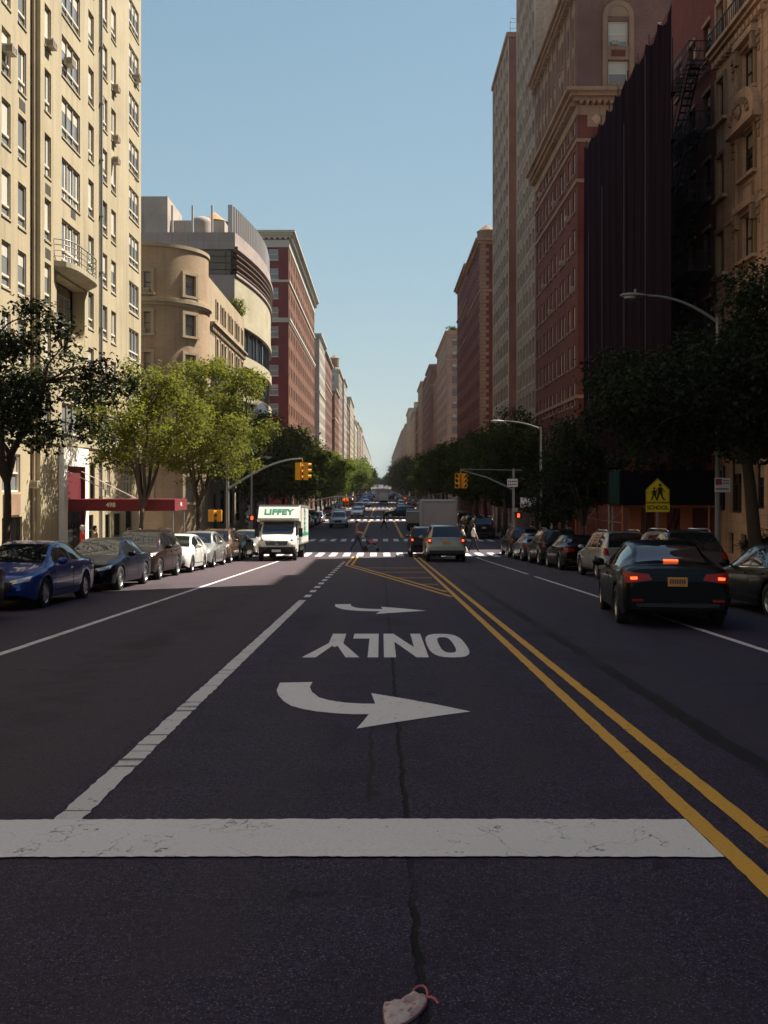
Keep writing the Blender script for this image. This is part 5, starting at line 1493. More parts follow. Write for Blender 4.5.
put_car('parked_car', 'dark sedan at the right edge beside the one with brake lights', 'car', 'sedan', 7.95, 18.9, 0, 'black', group=GR)
put_car('parked_suv', 'dark sport utility car parked ahead of the near dark cars', 'car', 'suv', 7.72, 25.6, 0, 'grey', group=GR, scale=.93)
put_car('parked_suv', 'silver white crossover with red tail lamps parked on the right', 'car', 'suv', 7.72, 32.0, 0, 'silver', group=GR, scale=.9)
put_car('parked_car', 'black sedan parked just ahead of the silver white crossover', 'car', 'sedan', 7.68, 38.2, 0, 'black', group=GR)
put_car('parked_suv', 'black sport utility car parked third before the right corner', 'car', 'suv', 7.7, 43.1, 0, 'black', group=GR, scale=.93)
put_car('parked_car', 'dark grey sedan parked second before the right corner', 'car', 'sedan', 7.65, 48.0, 0, 'grey', group=GR)
put_car('parked_suv', 'brown sport utility car parked last before the right corner', 'car', 'suv', 7.6, 52.4, 0, 'brown', group=GR, scale=.93)
put_car('moving_suv', 'champagne silver sport utility car with lit tail lamps driving away in the right lane', 'car', 'suv', 3.0, 46.3, 0, 'champagne', lit=True, scale=1.0)
put_car('moving_car', 'dark brown car with a lit tail lamp half hidden ahead of the champagne one', 'car', 'suv', 2.35, 52.3, 0, 'brown', lit=True, scale=.93)
put_car('moving_suv', 'black sport utility car beyond the crossing at the right kerb', 'car', 'suv', 7.6, 73, 0, 'navy', group=GR)
# far traffic
cols = ['black','grey','silver','white','navy','brown','black','blue','silver','black','red','grey']
rf_ = random.Random(5); GF = 'cars parked along the avenue beyond the crossing'
ORD = ['first','second','third','fourth','fifth','sixth','seventh','eighth','ninth','tenth','eleventh','twelfth']
for side, xk in (('left', -7.7), ('right', 7.75)):
    for (a, c), nm in (((74, 118), 'second'), ((140, 188), 'third')):
        y = a if side == 'left' else a+6; k = 0
        while y < c:
            p = cols[(k*5+(3 if side == 'left' else 0)+(7 if nm == 'third' else 0)) % len(cols)]; kd = rf_.choice(['sedan','suv','hatch'])
            put_far_car('distant_car', '%s %s parked %s in the row at the %s kerb of the %s block' % (p, {'sedan':'sedan','suv':'SUV','hatch':'hatchback'}[kd], ORD[k], side, nm), 'car', kd, xk+rf_.uniform(-.12,.12), y, PI if side == 'left' else 0, p, group=GF)
            y += 5.3+rf_.uniform(0, .9); k += 1
    for a, c in ((209, 256), (276, 325), (344, 394), (414, 500)):
        y = a
        while y < c:
            put_far_car('distant_car', 'tiny car parked at the %s kerb far down the avenue' % side, 'car', rf_.choice(['sedan','suv','hatch']), xk, y, PI if side == 'left' else 0, rf_.choice(cols), group='tiny cars parked far down the %s kerb' % side)
            y += 6+rf_.uniform(0, 3)
for lab, kd, x, y, h, p, lit in (
    ('white oncoming car in the left lane of the second block', 'suv', -4.2, 96, PI, 'white', 0), ('blue grey oncoming car behind the white one', 'suv', -4.6, 106, PI, 'grey', 0),
    ('white oncoming car on the third crosswalk', 'sedan', -3.4, 136, PI, 'white', 0), ('black car crossing the avenue at the third crosswalk', 'suv', 2.6, 129, PI/2, 'black', 0),
    ('dark car turning at the third crosswalk', 'sedan', 5.6, 122, 0, 'grey', 1), ('silver oncoming car beyond the third crosswalk', 'suv', -3.6, 163, PI, 'silver', 0),
    ('black oncoming car in the third block', 'sedan', -4.2, 176, PI, 'black', 0), ('red car driving away in the third block', 'sedan', 3.6, 169, 0, 'red', 1),
    ('grey car driving away in the third block', 'suv', 4.2, 191, 0, 'grey', 1), ('pale car oncoming past the third block', 'suv', -3.2, 206, PI, 'white', 0)):
    put_far_car('distant_car', lab, 'car', kd, x, y, h, p, bool(lit), group='cars driving beyond the crossing')
for k in range(34):
    y = 215+k*11+rf_.uniform(-5, 5); aw = k % 2
    put_far_car('distant_car', 'tiny car driving far down the avenue', 'car', rf_.choice(['sedan','suv']), rf_.choice([3.4, 4.8]) if aw else rf_.choice([-3.4,-4.6]), y, 0 if aw else PI, rf_.choice(cols), bool(aw), group='tiny cars driving far down the avenue')

# ---------------------------------------------------------------- delivery truck with the green lettering
def truck():
    x, y = -4.98, 49.0; zf, zr = RZ(x, y-2.4), RZ(x, y+2.4)
    o = thing('delivery_truck', 'white box delivery truck with green LIFFEY lettering driving towards the camera', 'truck', (x, y, (zf+zr)/2), PI)
    o.rotation_euler = (math.atan2(zf-zr, 4.8), 0, PI); o.scale = (.97, 1.0, .97)
    M['truck_white'] = plain('truck_white_paint', rgb(.78,.76,.70), .35, 0, .5, .3, .04)
    M['liffey_green'] = plain('green_vinyl', rgb(.0,.26,.16), .5)
    # box: nose at +y local
    mb = MB(); w, y0, y1, z0, z1 = 1.03, -3.5, 1.35, .78, 2.78
    mb.box(-w, w, y0, y1, z0, z1)
    # luton over the cab, its face leaning back
    pr = [(y1+.002, 1.92), (y1+1.02, 2.0), (y1+1.12, 2.12), (y1+.58, z1), (y1+.002, z1)]
    mb.prism(pr, lambda a, c, d: (d, a, c), -w+.002, w-.002)
    mb.build('cargo_box', [M['truck_white']], o)
    mb = MB()
    for s in (-1, 1):
        mb.box(s*w, s*(w+.02), y0, y1, z0, z0+.08); mb.box(s*w, s*(w+.02), y0, y1, z1-.09, z1+.01); mb.box(s*w, s*(w+.02), y1-.07, y1, z0, z1)
    mb.box(-w, w, y0, y1+.62, z1+.002, z1+.03)
    mb.build('box_edging', [M['steel']], o)
    mb = MB()                                                  # cab: lofted van nose
    st = [(1.34, .45, 2.0, .93, .93, .80), (1.75, .42, 2.02, .95, .95, .80), (2.12, .40, 1.95, .95, .96, .78), (2.75, .46, 1.30, .92, .95, .80), (3.0, .62, 1.16, .86, .92, .76), (3.22, .66, 1.02, .76, .82, .64), (3.28, .68, .9, .70, .74, .56)]
    for s in (1, -1):
        R_ = []
        for yy_, zb, zt, hw, hw2, ht in st:
            zs = min(1.25, zt-.12)
            R_.append([(0, zb), (hw*.96, zb), (hw2, zb+.3*(zt-zb)), (hw2, zs), (ht+(hw2-ht)*.15, zt-.06), (ht, zt), (0, zt+.02)])
        for i in range(len(R_)-1):
            for j in range(6):
                q = [(s*R_[i][j][0], st[i][0], R_[i][j][1]), (s*R_[i+1][j][0], st[i+1][0], R_[i+1][j][1]), (s*R_[i+1][j+1][0], st[i+1][0], R_[i+1][j+1][1]), (s*R_[i][j+1][0], st[i][0], R_[i][j+1][1])]
                mb.poly(q[::-1] if s > 0 else q)
        q = [(s*a, st[-1][0], c) for a, c in R_[-1]]; mb.poly(q if s > 0 else q[::-1])
    mb.build('cab', [M['truck_white']], o, 35)
    mb = MB(); mb.poly([(-.78, 2.70, 1.335), (.78, 2.70, 1.335), (.76, 2.19, 1.90), (-.76, 2.19, 1.90)]); mb.v = [(x_, y_+.045, z_+.035) for x_, y_, z_ in mb.v]
    n = len(mb.v); mb.build('windshield', [M['car_glass']], o)
    for s in (-1, 1):
        mb = MB(); mb.prism([(1.5, 1.30), (2.5, 1.30), (2.14, 1.80), (1.5, 1.84)], lambda a, c, d: (s*(.93+d - .05*(c-1.3)/.5), a, c), -.02, .035); mb.build('side_window', [M['car_glass']], o)
        mb = MB(); mb.box(s*1.0, s*1.2, 2.3, 2.38, 1.18, 1.62); mb.box(s*.9, s*1.02, 2.32, 2.36, 1.3, 1.34); mb.build('mirror', [M['trim']], o)
        mb = MB(); mb.prism([(s*.48, .86), (s*.80, .92), (s*.80, 1.10), (s*.60, 1.04)], lambda a, c, d: (a, 3.13-.25*(abs(a)-.48)+d, c), -.1, .09); mb.build('headlight', [M['headlamp']], o)
    mb = MB(); mb.prism([(-.50, .78), (.50, .78), (.56, 1.0), (-.56, 1.0)], lambda a, c, d: (a, 3.26+d, c), 0, .05)
    mb.build('grille', [M['trim']], o)
    mb = MB()
    for z in (.83, .90, .96): mb.box(-.48, .48, 3.31, 3.318, z, z+.014)
    mb.lathe([(.075,0),(.095,.012),(.075,.02)], Matrix.Translation((0,3.315,.9)) @ Matrix.Rotation(-PI/2, 4, 'X'), 16)
    for k in range(3):
        a = PI/2 + 2*PI*k/3; mb.obox((.04*math.cos(a), 3.33, .9+.04*math.sin(a)), .085, .012, .014, Matrix.Rotation(-a, 3, 'Y'))
    mb.build('badge', [M['chrome']], o)
    mb = MB(); mb.prism([(a_, .36) for a_ in (-.88,-.75,-.55,-.3,0,.3,.55,.75,.88)] + [(a_, .70) for a_ in (.90,.75,.55,.3,0,-.3,-.55,-.75,-.90)], lambda a, c, d: (a, 3.02 + .30*(1-(abs(a)/.95)**4) + d, c), -.3, .05)
    mb.box(-.9, .9, 2.6, 3.1, .34, .5); mb.build('front_bumper', [M['trim']], o)
    mb = MB(); mb.box(-.22, .22, 3.372, 3.39, .46, .58); mb.build('license_plate', [M['plate_white']], o)
    mb = MB(); mb.box(-.45, .45, -3.4, 2.4, .45, .77)
    for s in (-1, 1): mb.box(s*.5, s*.95, -1.2, 1.0, .45, .76)
    mb.box(-.95, .95, -3.5, -3.3, .4, .62); mb.build('chassis', [M['trim']], o)
    for yy_, tw in ((2.55, .2), (-1.75, .34)):
        for s in (-1, 1):
            R = .35; Mx = Matrix.Translation((s*.93, yy_, R)) @ Matrix.Rotation(s*PI/2, 4, 'Y')
            mb = MB(); mb.lathe([(R*.6,-tw),(R,-tw+.02),(R,-.02),(R*.93,0),(R*.6,0)], Mx, 24); wh = mb.build('wheel', [M['tyre']], o, 40)
            mb = MB(); mb.lathe([(0,-.03),(R*.3,-.03),(R*.34,-.07),(R*.62,-.03)], Mx, 20); mb.build('rim', [M['steel']], wh, 40)
    # lettering on the leaning face and down the side
    lean = math.atan2(z1-2.12, .54); n_ = Vector((0, z1-2.12, .54)).normalized()
    text_mesh('LIFFEY', .46, M['liffey_green'], Vector((0, y1+.87, 2.42)) + n_*.014, (lean, 0, PI), o, 'front_lettering', .006, .012, 1.15, 1.05)
    for k, ch in enumerate('LIFFEY'):
        text_mesh(ch, .34, M['liffey_green'], (-w-.024, -1.0, 2.55-.29*k*.83), (PI/2, 0, -PI/2), o, 'side_lettering', .004, .01, 6.0, .8)
    mb = MB()
    for s in (-1, 1): mb.box(s*(w+.021), s*(w+.026), y0+.1, y1-.1, 1.22, 1.36); mb.box(s*.955, s*.962, 1.5, 2.5, 1.02, 1.12)
    mb.build('green_stripe', [M['liffey_green']], o)
    return o
truck()

def box_truck(name, label, x, y, heading, h, col, rear=True, sc=1., group=None):
    z = RZ(x, y); o = thing(name, label, 'truck', (x, y, z), heading, group); o.scale = (sc,)*3
    mb = MB(); mb.box(-1.2, 1.2, -3.2, 2.2, 1.0, h); mb.build('cargo_box', [M[col]], o)
    mb = MB()
    for s in (-1, 1): mb.box(s*1.2, s*1.14, -3.26, -3.2, 1.0, h)
    mb.box(-1.2, 1.2, -3.262, -3.2, h-.14, h); mb.box(-1.2, 1.2, -3.262, -3.2, 1.0, 1.1); mb.build('door_frame', [M['steel']], o)
    mb = MB()
    n = 7
    for k in range(n): mb.box(-1.13, 1.13, -3.235, -3.2, 1.12+(h-1.28)*k/n, 1.12+(h-1.28)*(k+1)/n-.025)
    mb.build('shutter_door', [M[col]], o)
    mb = MB(); mb.box(-1.1, 1.1, 2.3, 4.0, .6, 2.3); mb.prism([(2.3,2.3),(4.0,2.3),(3.6,2.65),(2.3,2.65)], lambda a,c,d: (d,a,c), -1.05, 1.05); mb.build('cab', [M[col]], o)
    mb = MB(); mb.prism([(4.005,1.5),(4.01,2.25),(3.66,2.6),(3.64,2.6),(3.95,2.2)], lambda a,c,d: (d,a,c), -.95, .95); mb.build('windshield', [M['car_glass']], o)
    mb = MB(); mb.box(-1.0, 1.0, -3.1, 3.8, .55, .98); mb.box(-1.1, 1.1, -3.5, -3.2, .5, .7); mb.build('chassis', [M['trim']], o)
    for s in (-1, 1):
        mb = MB(); mb.box(s*.8, s*1.05, -3.53, -3.5, .56, .68); mb.build('taillight', [M['tail']], o)
        for yy_ in (3.0, -1.9):
            Mx = Matrix.Translation((s*1.1, yy_, .45)) @ Matrix.Rotation(s*PI/2, 4, 'Y')
            mb = MB(); mb.lathe([(.2,-.3),(.45,-.28),(.45,-.02),(.3,0),(0,-.05)], Mx, 18); mb.build('wheel', [M['tyre']], o, 40)
    return o
M['dull_white'] = plain('dusty_white_panel', rgb(.36,.32,.33), .6)
box_truck('box_truck', 'tall dusty white box truck with a ribbed rear shutter ahead of the silver car', 4.05, 69.2, 0, 2.85, 'dull_white')
box_truck('box_truck', 'small white delivery van far ahead in the right lane beyond the second crosswalk', 3.2, 88, 0, 2.4, 'dull_white', sc=.72)
box_truck('box_truck', 'pale truck in the middle distance where the avenue narrows', .6, 228, 0, 3.2, 'white_paint', sc=.95)
# ================================================================ trees
def leaf_mat(name, stops, trans=.35, tcol=(.20,.24,.02,1)):
    t = NT(name); g = t.add('ShaderNodeNewGeometry')
    c = t.ramp(g.outputs['Random Per Island'], stops)
    t.set(Base_Color=c, Roughness=.65, Specular_IOR_Level=.15)
    tr = t.add('ShaderNodeBsdfTranslucent'); t.link(t.mix(c, tcol, .5), tr.inputs[0])
    ms = t.add('ShaderNodeMixShader'); ms.inputs[0].default_value = trans
    t.link(t.b.outputs[0], ms.inputs[1]); t.link(tr.outputs[0], ms.inputs[2]); t.link(ms.outputs[0], t.out.inputs[0])
    return t.mat
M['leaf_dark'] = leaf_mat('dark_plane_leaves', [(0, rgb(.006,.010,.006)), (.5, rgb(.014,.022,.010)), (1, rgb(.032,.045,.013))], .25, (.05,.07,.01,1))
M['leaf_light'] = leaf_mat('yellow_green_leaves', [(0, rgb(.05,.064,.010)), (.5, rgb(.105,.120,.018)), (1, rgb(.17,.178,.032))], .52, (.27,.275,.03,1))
M['leaf_sunlit'] = leaf_mat('sunny_avenue_leaves', [(0, rgb(.03,.05,.008)), (.6, rgb(.07,.10,.014)), (1, rgb(.12,.15,.02))], .45, (.20,.26,.015,1))  # brighter copy of the avenue leaves; sunlight is put into their colour
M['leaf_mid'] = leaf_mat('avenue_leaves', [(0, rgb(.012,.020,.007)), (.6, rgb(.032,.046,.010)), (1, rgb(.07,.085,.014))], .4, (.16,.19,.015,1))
def leaves(cl, count, size, seed, flat=.55, droop=.25):
    """cl: list of (centre, radius). Small folded leaves gathered in sprays on every clump"""
    r = np.random.default_rng(seed)
    w = np.array([c[1]**2 for c in cl]); w /= w.sum()
    nt = count//7
    k = r.choice(len(cl), nt, p=w)
    C = np.array([c[0] for c in cl])[k]; R = np.array([c[1] for c in cl])[k]
    d = r.normal(size=(nt, 3)); d /= np.linalg.norm(d, axis=1)[:, None]
    rad = R * (r.random(nt)**.42)
    tip = C + d*rad[:, None]*np.array([1, 1, flat*1.3])
    c = np.repeat(tip, 7, axis=0) + r.normal(size=(nt*7, 3))*size*np.array([1.1, 1.1, .7])
    N = len(c)
    nrm = np.stack([r.normal(0, .75, N), r.normal(0, .75, N), np.abs(r.normal(.75, .5, N))+.1], 1)
    nrm += np.repeat(d, 7, axis=0)*.45
    nrm /= np.linalg.norm(nrm, axis=1)[:, None]
    a = r.normal(size=(N, 3)); a[:, 2] -= droop; a -= nrm*(a*nrm).sum(1)[:, None]; a /= np.linalg.norm(a, axis=1)[:, None]
    b = np.cross(nrm, a); s = size*r.uniform(.6, 1.25, N)[:, None]
    fold = nrm*s*.12
    v = np.stack([c-a*s*.55, c+b*s*.30+fold-a*s*.05, c+a*s*.6, c-b*s*.30+fold-a*s*.05], 1).reshape(-1, 3)
    me = bpy.data.meshes.new('crown'); me.vertices.add(4*N); me.vertices.foreach_set('co', v.ravel().astype(np.float32))
    me.loops.add(4*N); me.loops.foreach_set('vertex_index', np.arange(4*N, dtype=np.int32))
    me.polygons.add(N); me.polygons.foreach_set('loop_start', np.arange(0, 4*N, 4, dtype=np.int32)); me.polygons.foreach_set('loop_total', np.full(N, 4, dtype=np.int32))
    me.update(calc_edges=True); me.validate()
    return me
def tree_meshes(seed, cc, rad, fork, tr, nleaf, size, ncl, lean=(0,0), crad=(.55,1.0), lobes=.35, zmin=-9., xmax=99., excl=None):
    """cc crown centre above the foot, rad radii, fork height, tr trunk radius"""
    rnd = random.Random(seed); cc = Vector(cc); cl = []; tries = 0
    ph = [rnd.uniform(0, 6.28) for _ in range(6)]
    while len(cl) < ncl and tries < 9000:
        tries += 1
        d = Vector((rnd.gauss(0,1), rnd.gauss(0,1), rnd.gauss(0,1))).normalized()
        az = math.atan2(d.y, d.x); lob = 1 + lobes*(.5*math.sin(2*az+ph[0]) + .5*math.sin(3*az+ph[1]+2*d.z) + .4*math.sin(5*d.z+ph[2]))
        rr = rnd.random()**.45*.95
        p = Vector((d.x*rad[0]*lob, d.y*rad[1]*lob, d.z*rad[2]))*rr
        q = rnd.uniform(*crad)
        if p.z+cc.z < zmin or p.x+cc.x > xmax or (excl and excl(p+cc)): continue
        if all((p-c[0]).length > .55*(q+c[1])*.75 for c in cl): cl.append((p, q))
    cl = [(tuple(p+cc), q) for p, q in cl]
    mb = MB(); F = Vector((lean[0]*fork, lean[1]*fork, fork))
    n = 7; pts = []
    for k in range(n+1):
        t = k/n; pts.append(Vector((F.x*t**1.3 + .05*math.sin(4*t+ph[3]), F.y*t**1.3 + .05*math.sin(5*t+ph[4]), fork*t)))
    mb.tube(pts, [tr*(1.35 if k == 0 else 1.0-.3*k/n) for k in range(n+1)], 10)
    F = pts[-1]; nl = 6; limbs = []
    for k in range(nl):                                        # main limbs towards groups of clumps
        a = 2*PI*k/nl + rnd.uniform(-.3, .3); e = cc + Vector((rad[0]*.55*math.cos(a), rad[1]*.55*math.sin(a), rad[2]*rnd.uniform(-.2, .6)))
        q = []
        for s in range(7):
            t = s/6; p = F.lerp(e, t); p.z += .25*rad[2]*math.sin(PI*t)*.5; p += Vector((rnd.gauss(0,.05), rnd.gauss(0,.05), 0))*rad[0]*.5*(t > 0); q.append(p)
        mb.tube(q, [tr*.62*(1-t/6)**.8+.015 for t in range(7)], 7); limbs.append(q)
    for c, r in cl:                                             # a branch into each clump
        c = Vector(c); best = min((p for q in limbs for p in q[1:]), key=lambda p: (p-c).length + .5*max(0, p.z-c.z))
        m_ = best.lerp(c, .5); m_.z += .12*(c-best).length
        L = (c-best).length
        mb.tube([best, m_, c], [min(.045, .012+.014*L), .02, .008], 5, cap=False)
        for s in range(3):
            e = c + Vector((rnd.gauss(0,1), rnd.gauss(0,1), rnd.gauss(.2,.6))).normalized()*r*.8
            mb.tube([m_.lerp(c, .6), c.lerp(e, .5), e], [.014, .009, .004], 4, cap=False)
    me = mb.mesh('trunk'); me.materials.append(M['tree_bark']); me.polygons.foreach_set('use_smooth', [True]*len(me.polygons))
    return me, leaves(cl, nleaf, size, seed)
def put_tree(name, label, x, y, meshes, leaf, rz=0., sc=1., group=None, cat='tree', pit=True, z=None):
    o = thing(name, label, cat, (x, y, SWZ(y) if z is None else z), rz, group); o.scale = (sc,)*3
    t, c = meshes
    a = bpy.data.objects.new('trunk', t); COL.objects.link(a); a.parent = o
    b_ = bpy.data.objects.new('crown', c); COL.objects.link(b_); b_.parent = o
    if not c.materials: c.materials.append(M[leaf])
    return o
GT = 'street trees along the kerbs'
zz = lambda y, z: z - SWZ(y)
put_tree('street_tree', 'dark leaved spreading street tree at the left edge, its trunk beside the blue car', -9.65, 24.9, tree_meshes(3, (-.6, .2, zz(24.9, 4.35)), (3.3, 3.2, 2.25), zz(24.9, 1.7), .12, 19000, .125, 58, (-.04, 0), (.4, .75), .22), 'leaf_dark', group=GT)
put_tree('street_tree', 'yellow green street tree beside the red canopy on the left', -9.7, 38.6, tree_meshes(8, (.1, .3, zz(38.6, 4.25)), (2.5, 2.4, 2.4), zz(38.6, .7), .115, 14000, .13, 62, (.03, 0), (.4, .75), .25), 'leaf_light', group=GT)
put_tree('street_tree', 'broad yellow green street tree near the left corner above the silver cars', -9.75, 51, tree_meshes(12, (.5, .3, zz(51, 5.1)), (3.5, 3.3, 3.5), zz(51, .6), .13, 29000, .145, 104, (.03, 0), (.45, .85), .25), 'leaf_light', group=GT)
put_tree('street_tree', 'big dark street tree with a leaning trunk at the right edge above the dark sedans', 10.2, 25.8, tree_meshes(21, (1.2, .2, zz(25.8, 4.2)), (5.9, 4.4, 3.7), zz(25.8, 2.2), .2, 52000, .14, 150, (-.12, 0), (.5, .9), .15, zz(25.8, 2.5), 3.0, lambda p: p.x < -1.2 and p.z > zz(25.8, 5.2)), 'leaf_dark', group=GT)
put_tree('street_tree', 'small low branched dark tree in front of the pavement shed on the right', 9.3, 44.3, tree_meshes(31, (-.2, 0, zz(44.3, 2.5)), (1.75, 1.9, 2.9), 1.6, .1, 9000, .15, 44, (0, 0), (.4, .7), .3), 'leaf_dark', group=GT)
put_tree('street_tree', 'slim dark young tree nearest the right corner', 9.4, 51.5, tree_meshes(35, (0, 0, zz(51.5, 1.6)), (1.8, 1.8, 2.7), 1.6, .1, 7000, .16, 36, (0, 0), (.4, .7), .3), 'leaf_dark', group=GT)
FT = [tree_meshes(s, (0, 0, 6.4), (4.1, 4.1, 3.9), 3.0, .2, 8500, .30, 64, (0, 0), (.6, 1.1), .25) for s in (41, 47, 53)]
FT2 = [tree_meshes(s, (0, 0, 6.4), (4.1, 4.1, 3.9), 3.0, .2, 3200, .5, 46, (0, 0), (.7, 1.2), .25) for s in (61, 67)]
FT3 = {'left': FT, 'right': [tree_meshes(s, (0, 0, 6.4), (4.1, 4.1, 3.9), 3.0, .2, 7000, .32, 60, (0, 0), (.6, 1.1), .25) for s in (81, 83)]}
FT3['left'] = [tree_meshes(s, (0, 0, 6.4), (4.1, 4.1, 3.9), 3.0, .2, 7000, .32, 60, (0, 0), (.6, 1.1), .25) for s in (85, 87)]
FT4 = {'right': FT2, 'left': [tree_meshes(s, (0, 0, 6.4), (4.1, 4.1, 3.9), 3.0, .2, 3200, .5, 46, (0, 0), (.7, 1.2), .25) for s in (91, 93)]}
NB = {'left': ['leafy', 'rounded', 'bushy', 'tall', 'spreading'], 'right': ['dense', 'broad', 'heavy', 'wide', 'shady']}
k = 0
for side, x in (('left', -9.6), ('right', 9.8)):
    for i, y in enumerate((75, 83, 91.5, 101, 111) if side == 'left' else (74.5, 81, 89, 97, 107)):
        put_tree('street_tree', '%s dark street tree, %s in the row beyond the crossing at the %s kerb' % (NB[side][i], ORD[i], side), x+rf_.uniform(-.3,.3), y, FT[(i+k) % 3], 'leaf_mid', rf_.uniform(0,6), rf_.uniform(.92,1.04) if side == 'left' else rf_.uniform(.92,1.02), GT); 
    for i, y in enumerate((142, 152, 163, 174, 185)):
        put_tree('street_tree', '%s tree, %s in the row of the third block at the %s kerb' % ('sunlit green' if side == 'left' else 'shaded green', ORD[i], side), x, y, FT3[side][i % 2], 'leaf_sunlit' if side == 'left' else 'leaf_mid', rf_.uniform(0,6), rf_.uniform(.92,1.08), GT)
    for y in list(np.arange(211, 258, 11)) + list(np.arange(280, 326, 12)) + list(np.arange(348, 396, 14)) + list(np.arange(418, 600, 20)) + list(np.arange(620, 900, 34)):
        put_tree('street_tree', 'tiny green tree at the %s kerb far down the avenue' % side, x, float(y), FT4[side][int(y) % 2], 'leaf_sunlit' if side == 'left' else 'leaf_mid', rf_.uniform(0,6), rf_.uniform(.95,1.15) + .4*(y > 340), 'tiny trees far down the %s kerb' % side)
    for x2, y in ((side == 'left' and -3.5 or 3.0, 1010.0), (side == 'left' and -8 or 7, 960.0)):
        put_tree('street_tree', 'tiny green tree at the %s kerb far down the avenue' % side, x2, y, FT4[side][0], 'leaf_sunlit' if side == 'left' else 'leaf_mid', 1.0, 1.3, 'tiny trees far down the %s kerb' % side, z=G(y))
    k += 1
sm = tree_meshes(71, (0, 0, 1.1), (1.0, 1.0, .9), .4, .04, 1400, .2, 14, (0, 0), (.3, .5))
resc(put_tree('roof_shrub', 'light green shrub on the roof terrace of the tan corner house', -16.0, 106.6, sm, 'leaf_light', cat='shrub', z=20.3))
sm2 = tree_meshes(73, (0, 0, 1.1), (1.4, 1.0, .9), .4, .04, 1200, .25, 14, (0, 0), (.3, .5))
resc(put_tree('roof_shrub', 'small green shrub on the roof edge of the tan brick house on the shady side', 17.9, 242, sm2, 'leaf_mid', cat='shrub', z=39.9, sc=1.0))
sm3 = tree_meshes(77, (0, 0, .95), (.42, .42, .42), .6, .03, 1500, .07, 16, (0, 0), (.16, .24), .05)
o = put_tree('clipped_bush', 'round clipped bush in a pot beside the ornate tan house', 11.0, 28.0, sm3, 'leaf_dark', cat='bush')
mb = MB(); mb.lathe([(0,0),(.2,0),(.28,.42),(.31,.45),(.31,.5),(.25,.5),(.25,.4),(0,.4)], None, 16); mb.build('pot', [M['frame_dark']], o, 40)
# ================================================================ street furniture
def signal_head(parent, c, rz, lit=None, n=3, mat='signal_yellow'):
    """3-lens signal: housing with visors facing local -y"""
    R = Matrix.Translation(c) @ Matrix.Rotation(rz, 4, 'Z')
    mb = MB(); h = .34*n
    def T(mb_, k0): mb_.v[k0:] = [tuple(R @ Vector(v)) for v in mb_.v[k0:]]
    mb.box(-.17, .17, -.1, .12, -h/2, h/2)
    for k in range(n): mb.box(-.155, .155, .12, .15, h/2-.34*k-.32, h/2-.34*k-.02)
    T(mb, 0)
    for k in range(n):
        z = h/2 - .17 - .34*k
        mb.lathe([(.135, 0), (.14, .2)], R @ Matrix.Translation((0, -.1, z)) @ Matrix.Rotation(PI/2, 4, 'X'), 14, 0, -.35, PI+.35)
    hd = mb.build('signal_head', [M[mat]], parent, 35)
    for k in range(n):
        z = h/2 - .17 - .34*k
        mb = MB(); mb.lathe([(0, .03), (.08, .02), (.125, 0)], R @ Matrix.Translation((0, -.1, z)) @ Matrix.Rotation(PI/2, 4, 'X'), 14)
        mb.build('lens', [M['lens_red'] if (lit == 'red' and k == 0) else M['lens_amber'] if (lit == 'amber' and k == 1) else M['lens_dark']], hd, 40)
def pole_base(mb, r): mb.lathe([(r*2.2,0),(r*2.2,.12),(r*1.5,.3),(r*1.1,.45)], None, 14)
def lamp_arm(o, z0, tip, mat='lamp_steel'):
    """cobra head on a curved arm; tip = (dx, dz)"""
    mb = MB(); pts = [(tip[0]*t, 0, z0 + (tip[1]-z0)*(1-(1-t)**2)) for t in [k/8 for k in range(9)]]
    mb.tube(pts, [.045-.002*k for k in range(9)], 8); mb.build('arm', [M[mat]], o, 40)
    s = 1 if tip[0] > 0 else -1; mb = MB()
    prof = [(.0,.04),(.1,.075),(.3,.14),(.55,.15),(.72,.1),(.78,.03)]; base = 0; n = 10; L = []
    for d, w in prof:
        for k in range(n):
            a = 2*PI*k/n; mb.v.append((tip[0]+s*d, w*math.cos(a), tip[1] + w*.55*math.sin(a)*(1 if math.sin(a) > 0 else .55)))
    for i in range(len(prof)-1):
        for k in range(n): mb.f.append((i*n+k, i*n+(k+1)%n, (i+1)*n+(k+1)%n, (i+1)*n+k)); mb.m.append(0)
    mb.f.append(tuple(range(n))); mb.m.append(0); mb.f.append(tuple(range((len(prof)-1)*n, len(prof)*n))); mb.m.append(0)
    h = mb.build('lamp_head', [M[mat]], o, 50)
    mb = MB(); mb.lathe([(0,-.075),(.1,-.06),(.12,0)], Matrix.Translation((tip[0]+s*.5, 0, tip[1]-.02)) @ Matrix.Diagonal((1.6,1,1,1)), 12); mb.build('lamp_glass', [M['blind']], h, 40)
    mb = MB(); mb.lathe([(.04,0),(.04,.1),(0,.12)], Matrix.Translation((tip[0]+s*.35, 0, tip[1]+.07)), 8); mb.build('light_sensor', [M[mat]], h)
def lamp_post(label, x, y, h, tip, group='street lamps', r=.105):
    o = thing('street_lamp', label, 'street lamp', (x, y, SWZ(y)), 0, group)
    mb = MB(); pole_base(mb, r); mb.tube([(0,0,.3),(0,0,h)], [r, r*.55], 12); mb.build('pole', [M['lamp_steel']], o, 40)
    lamp_arm(o, h-.15, tip); return o
lamp_post('grey street lamp at the right whose head reaches out from behind the big dark tree', 9.4, 26.8, 7.4, (-1.95, 8.0), r=.085)
lamp_post('tall slim grey street lamp at the right corner with a thin arm over the road', 9.15, 55, 7.2, (-2.1, 7.5), r=.075)
lamp_post('street lamp across the side street at the left, half behind the green tree', -9.35, 69.5, 5.6, (.7, 5.85))
lamp_post('street lamp among the dark trees on the left, second past the crossing', -9.4, 98, 8.0, (.8, 8.5))

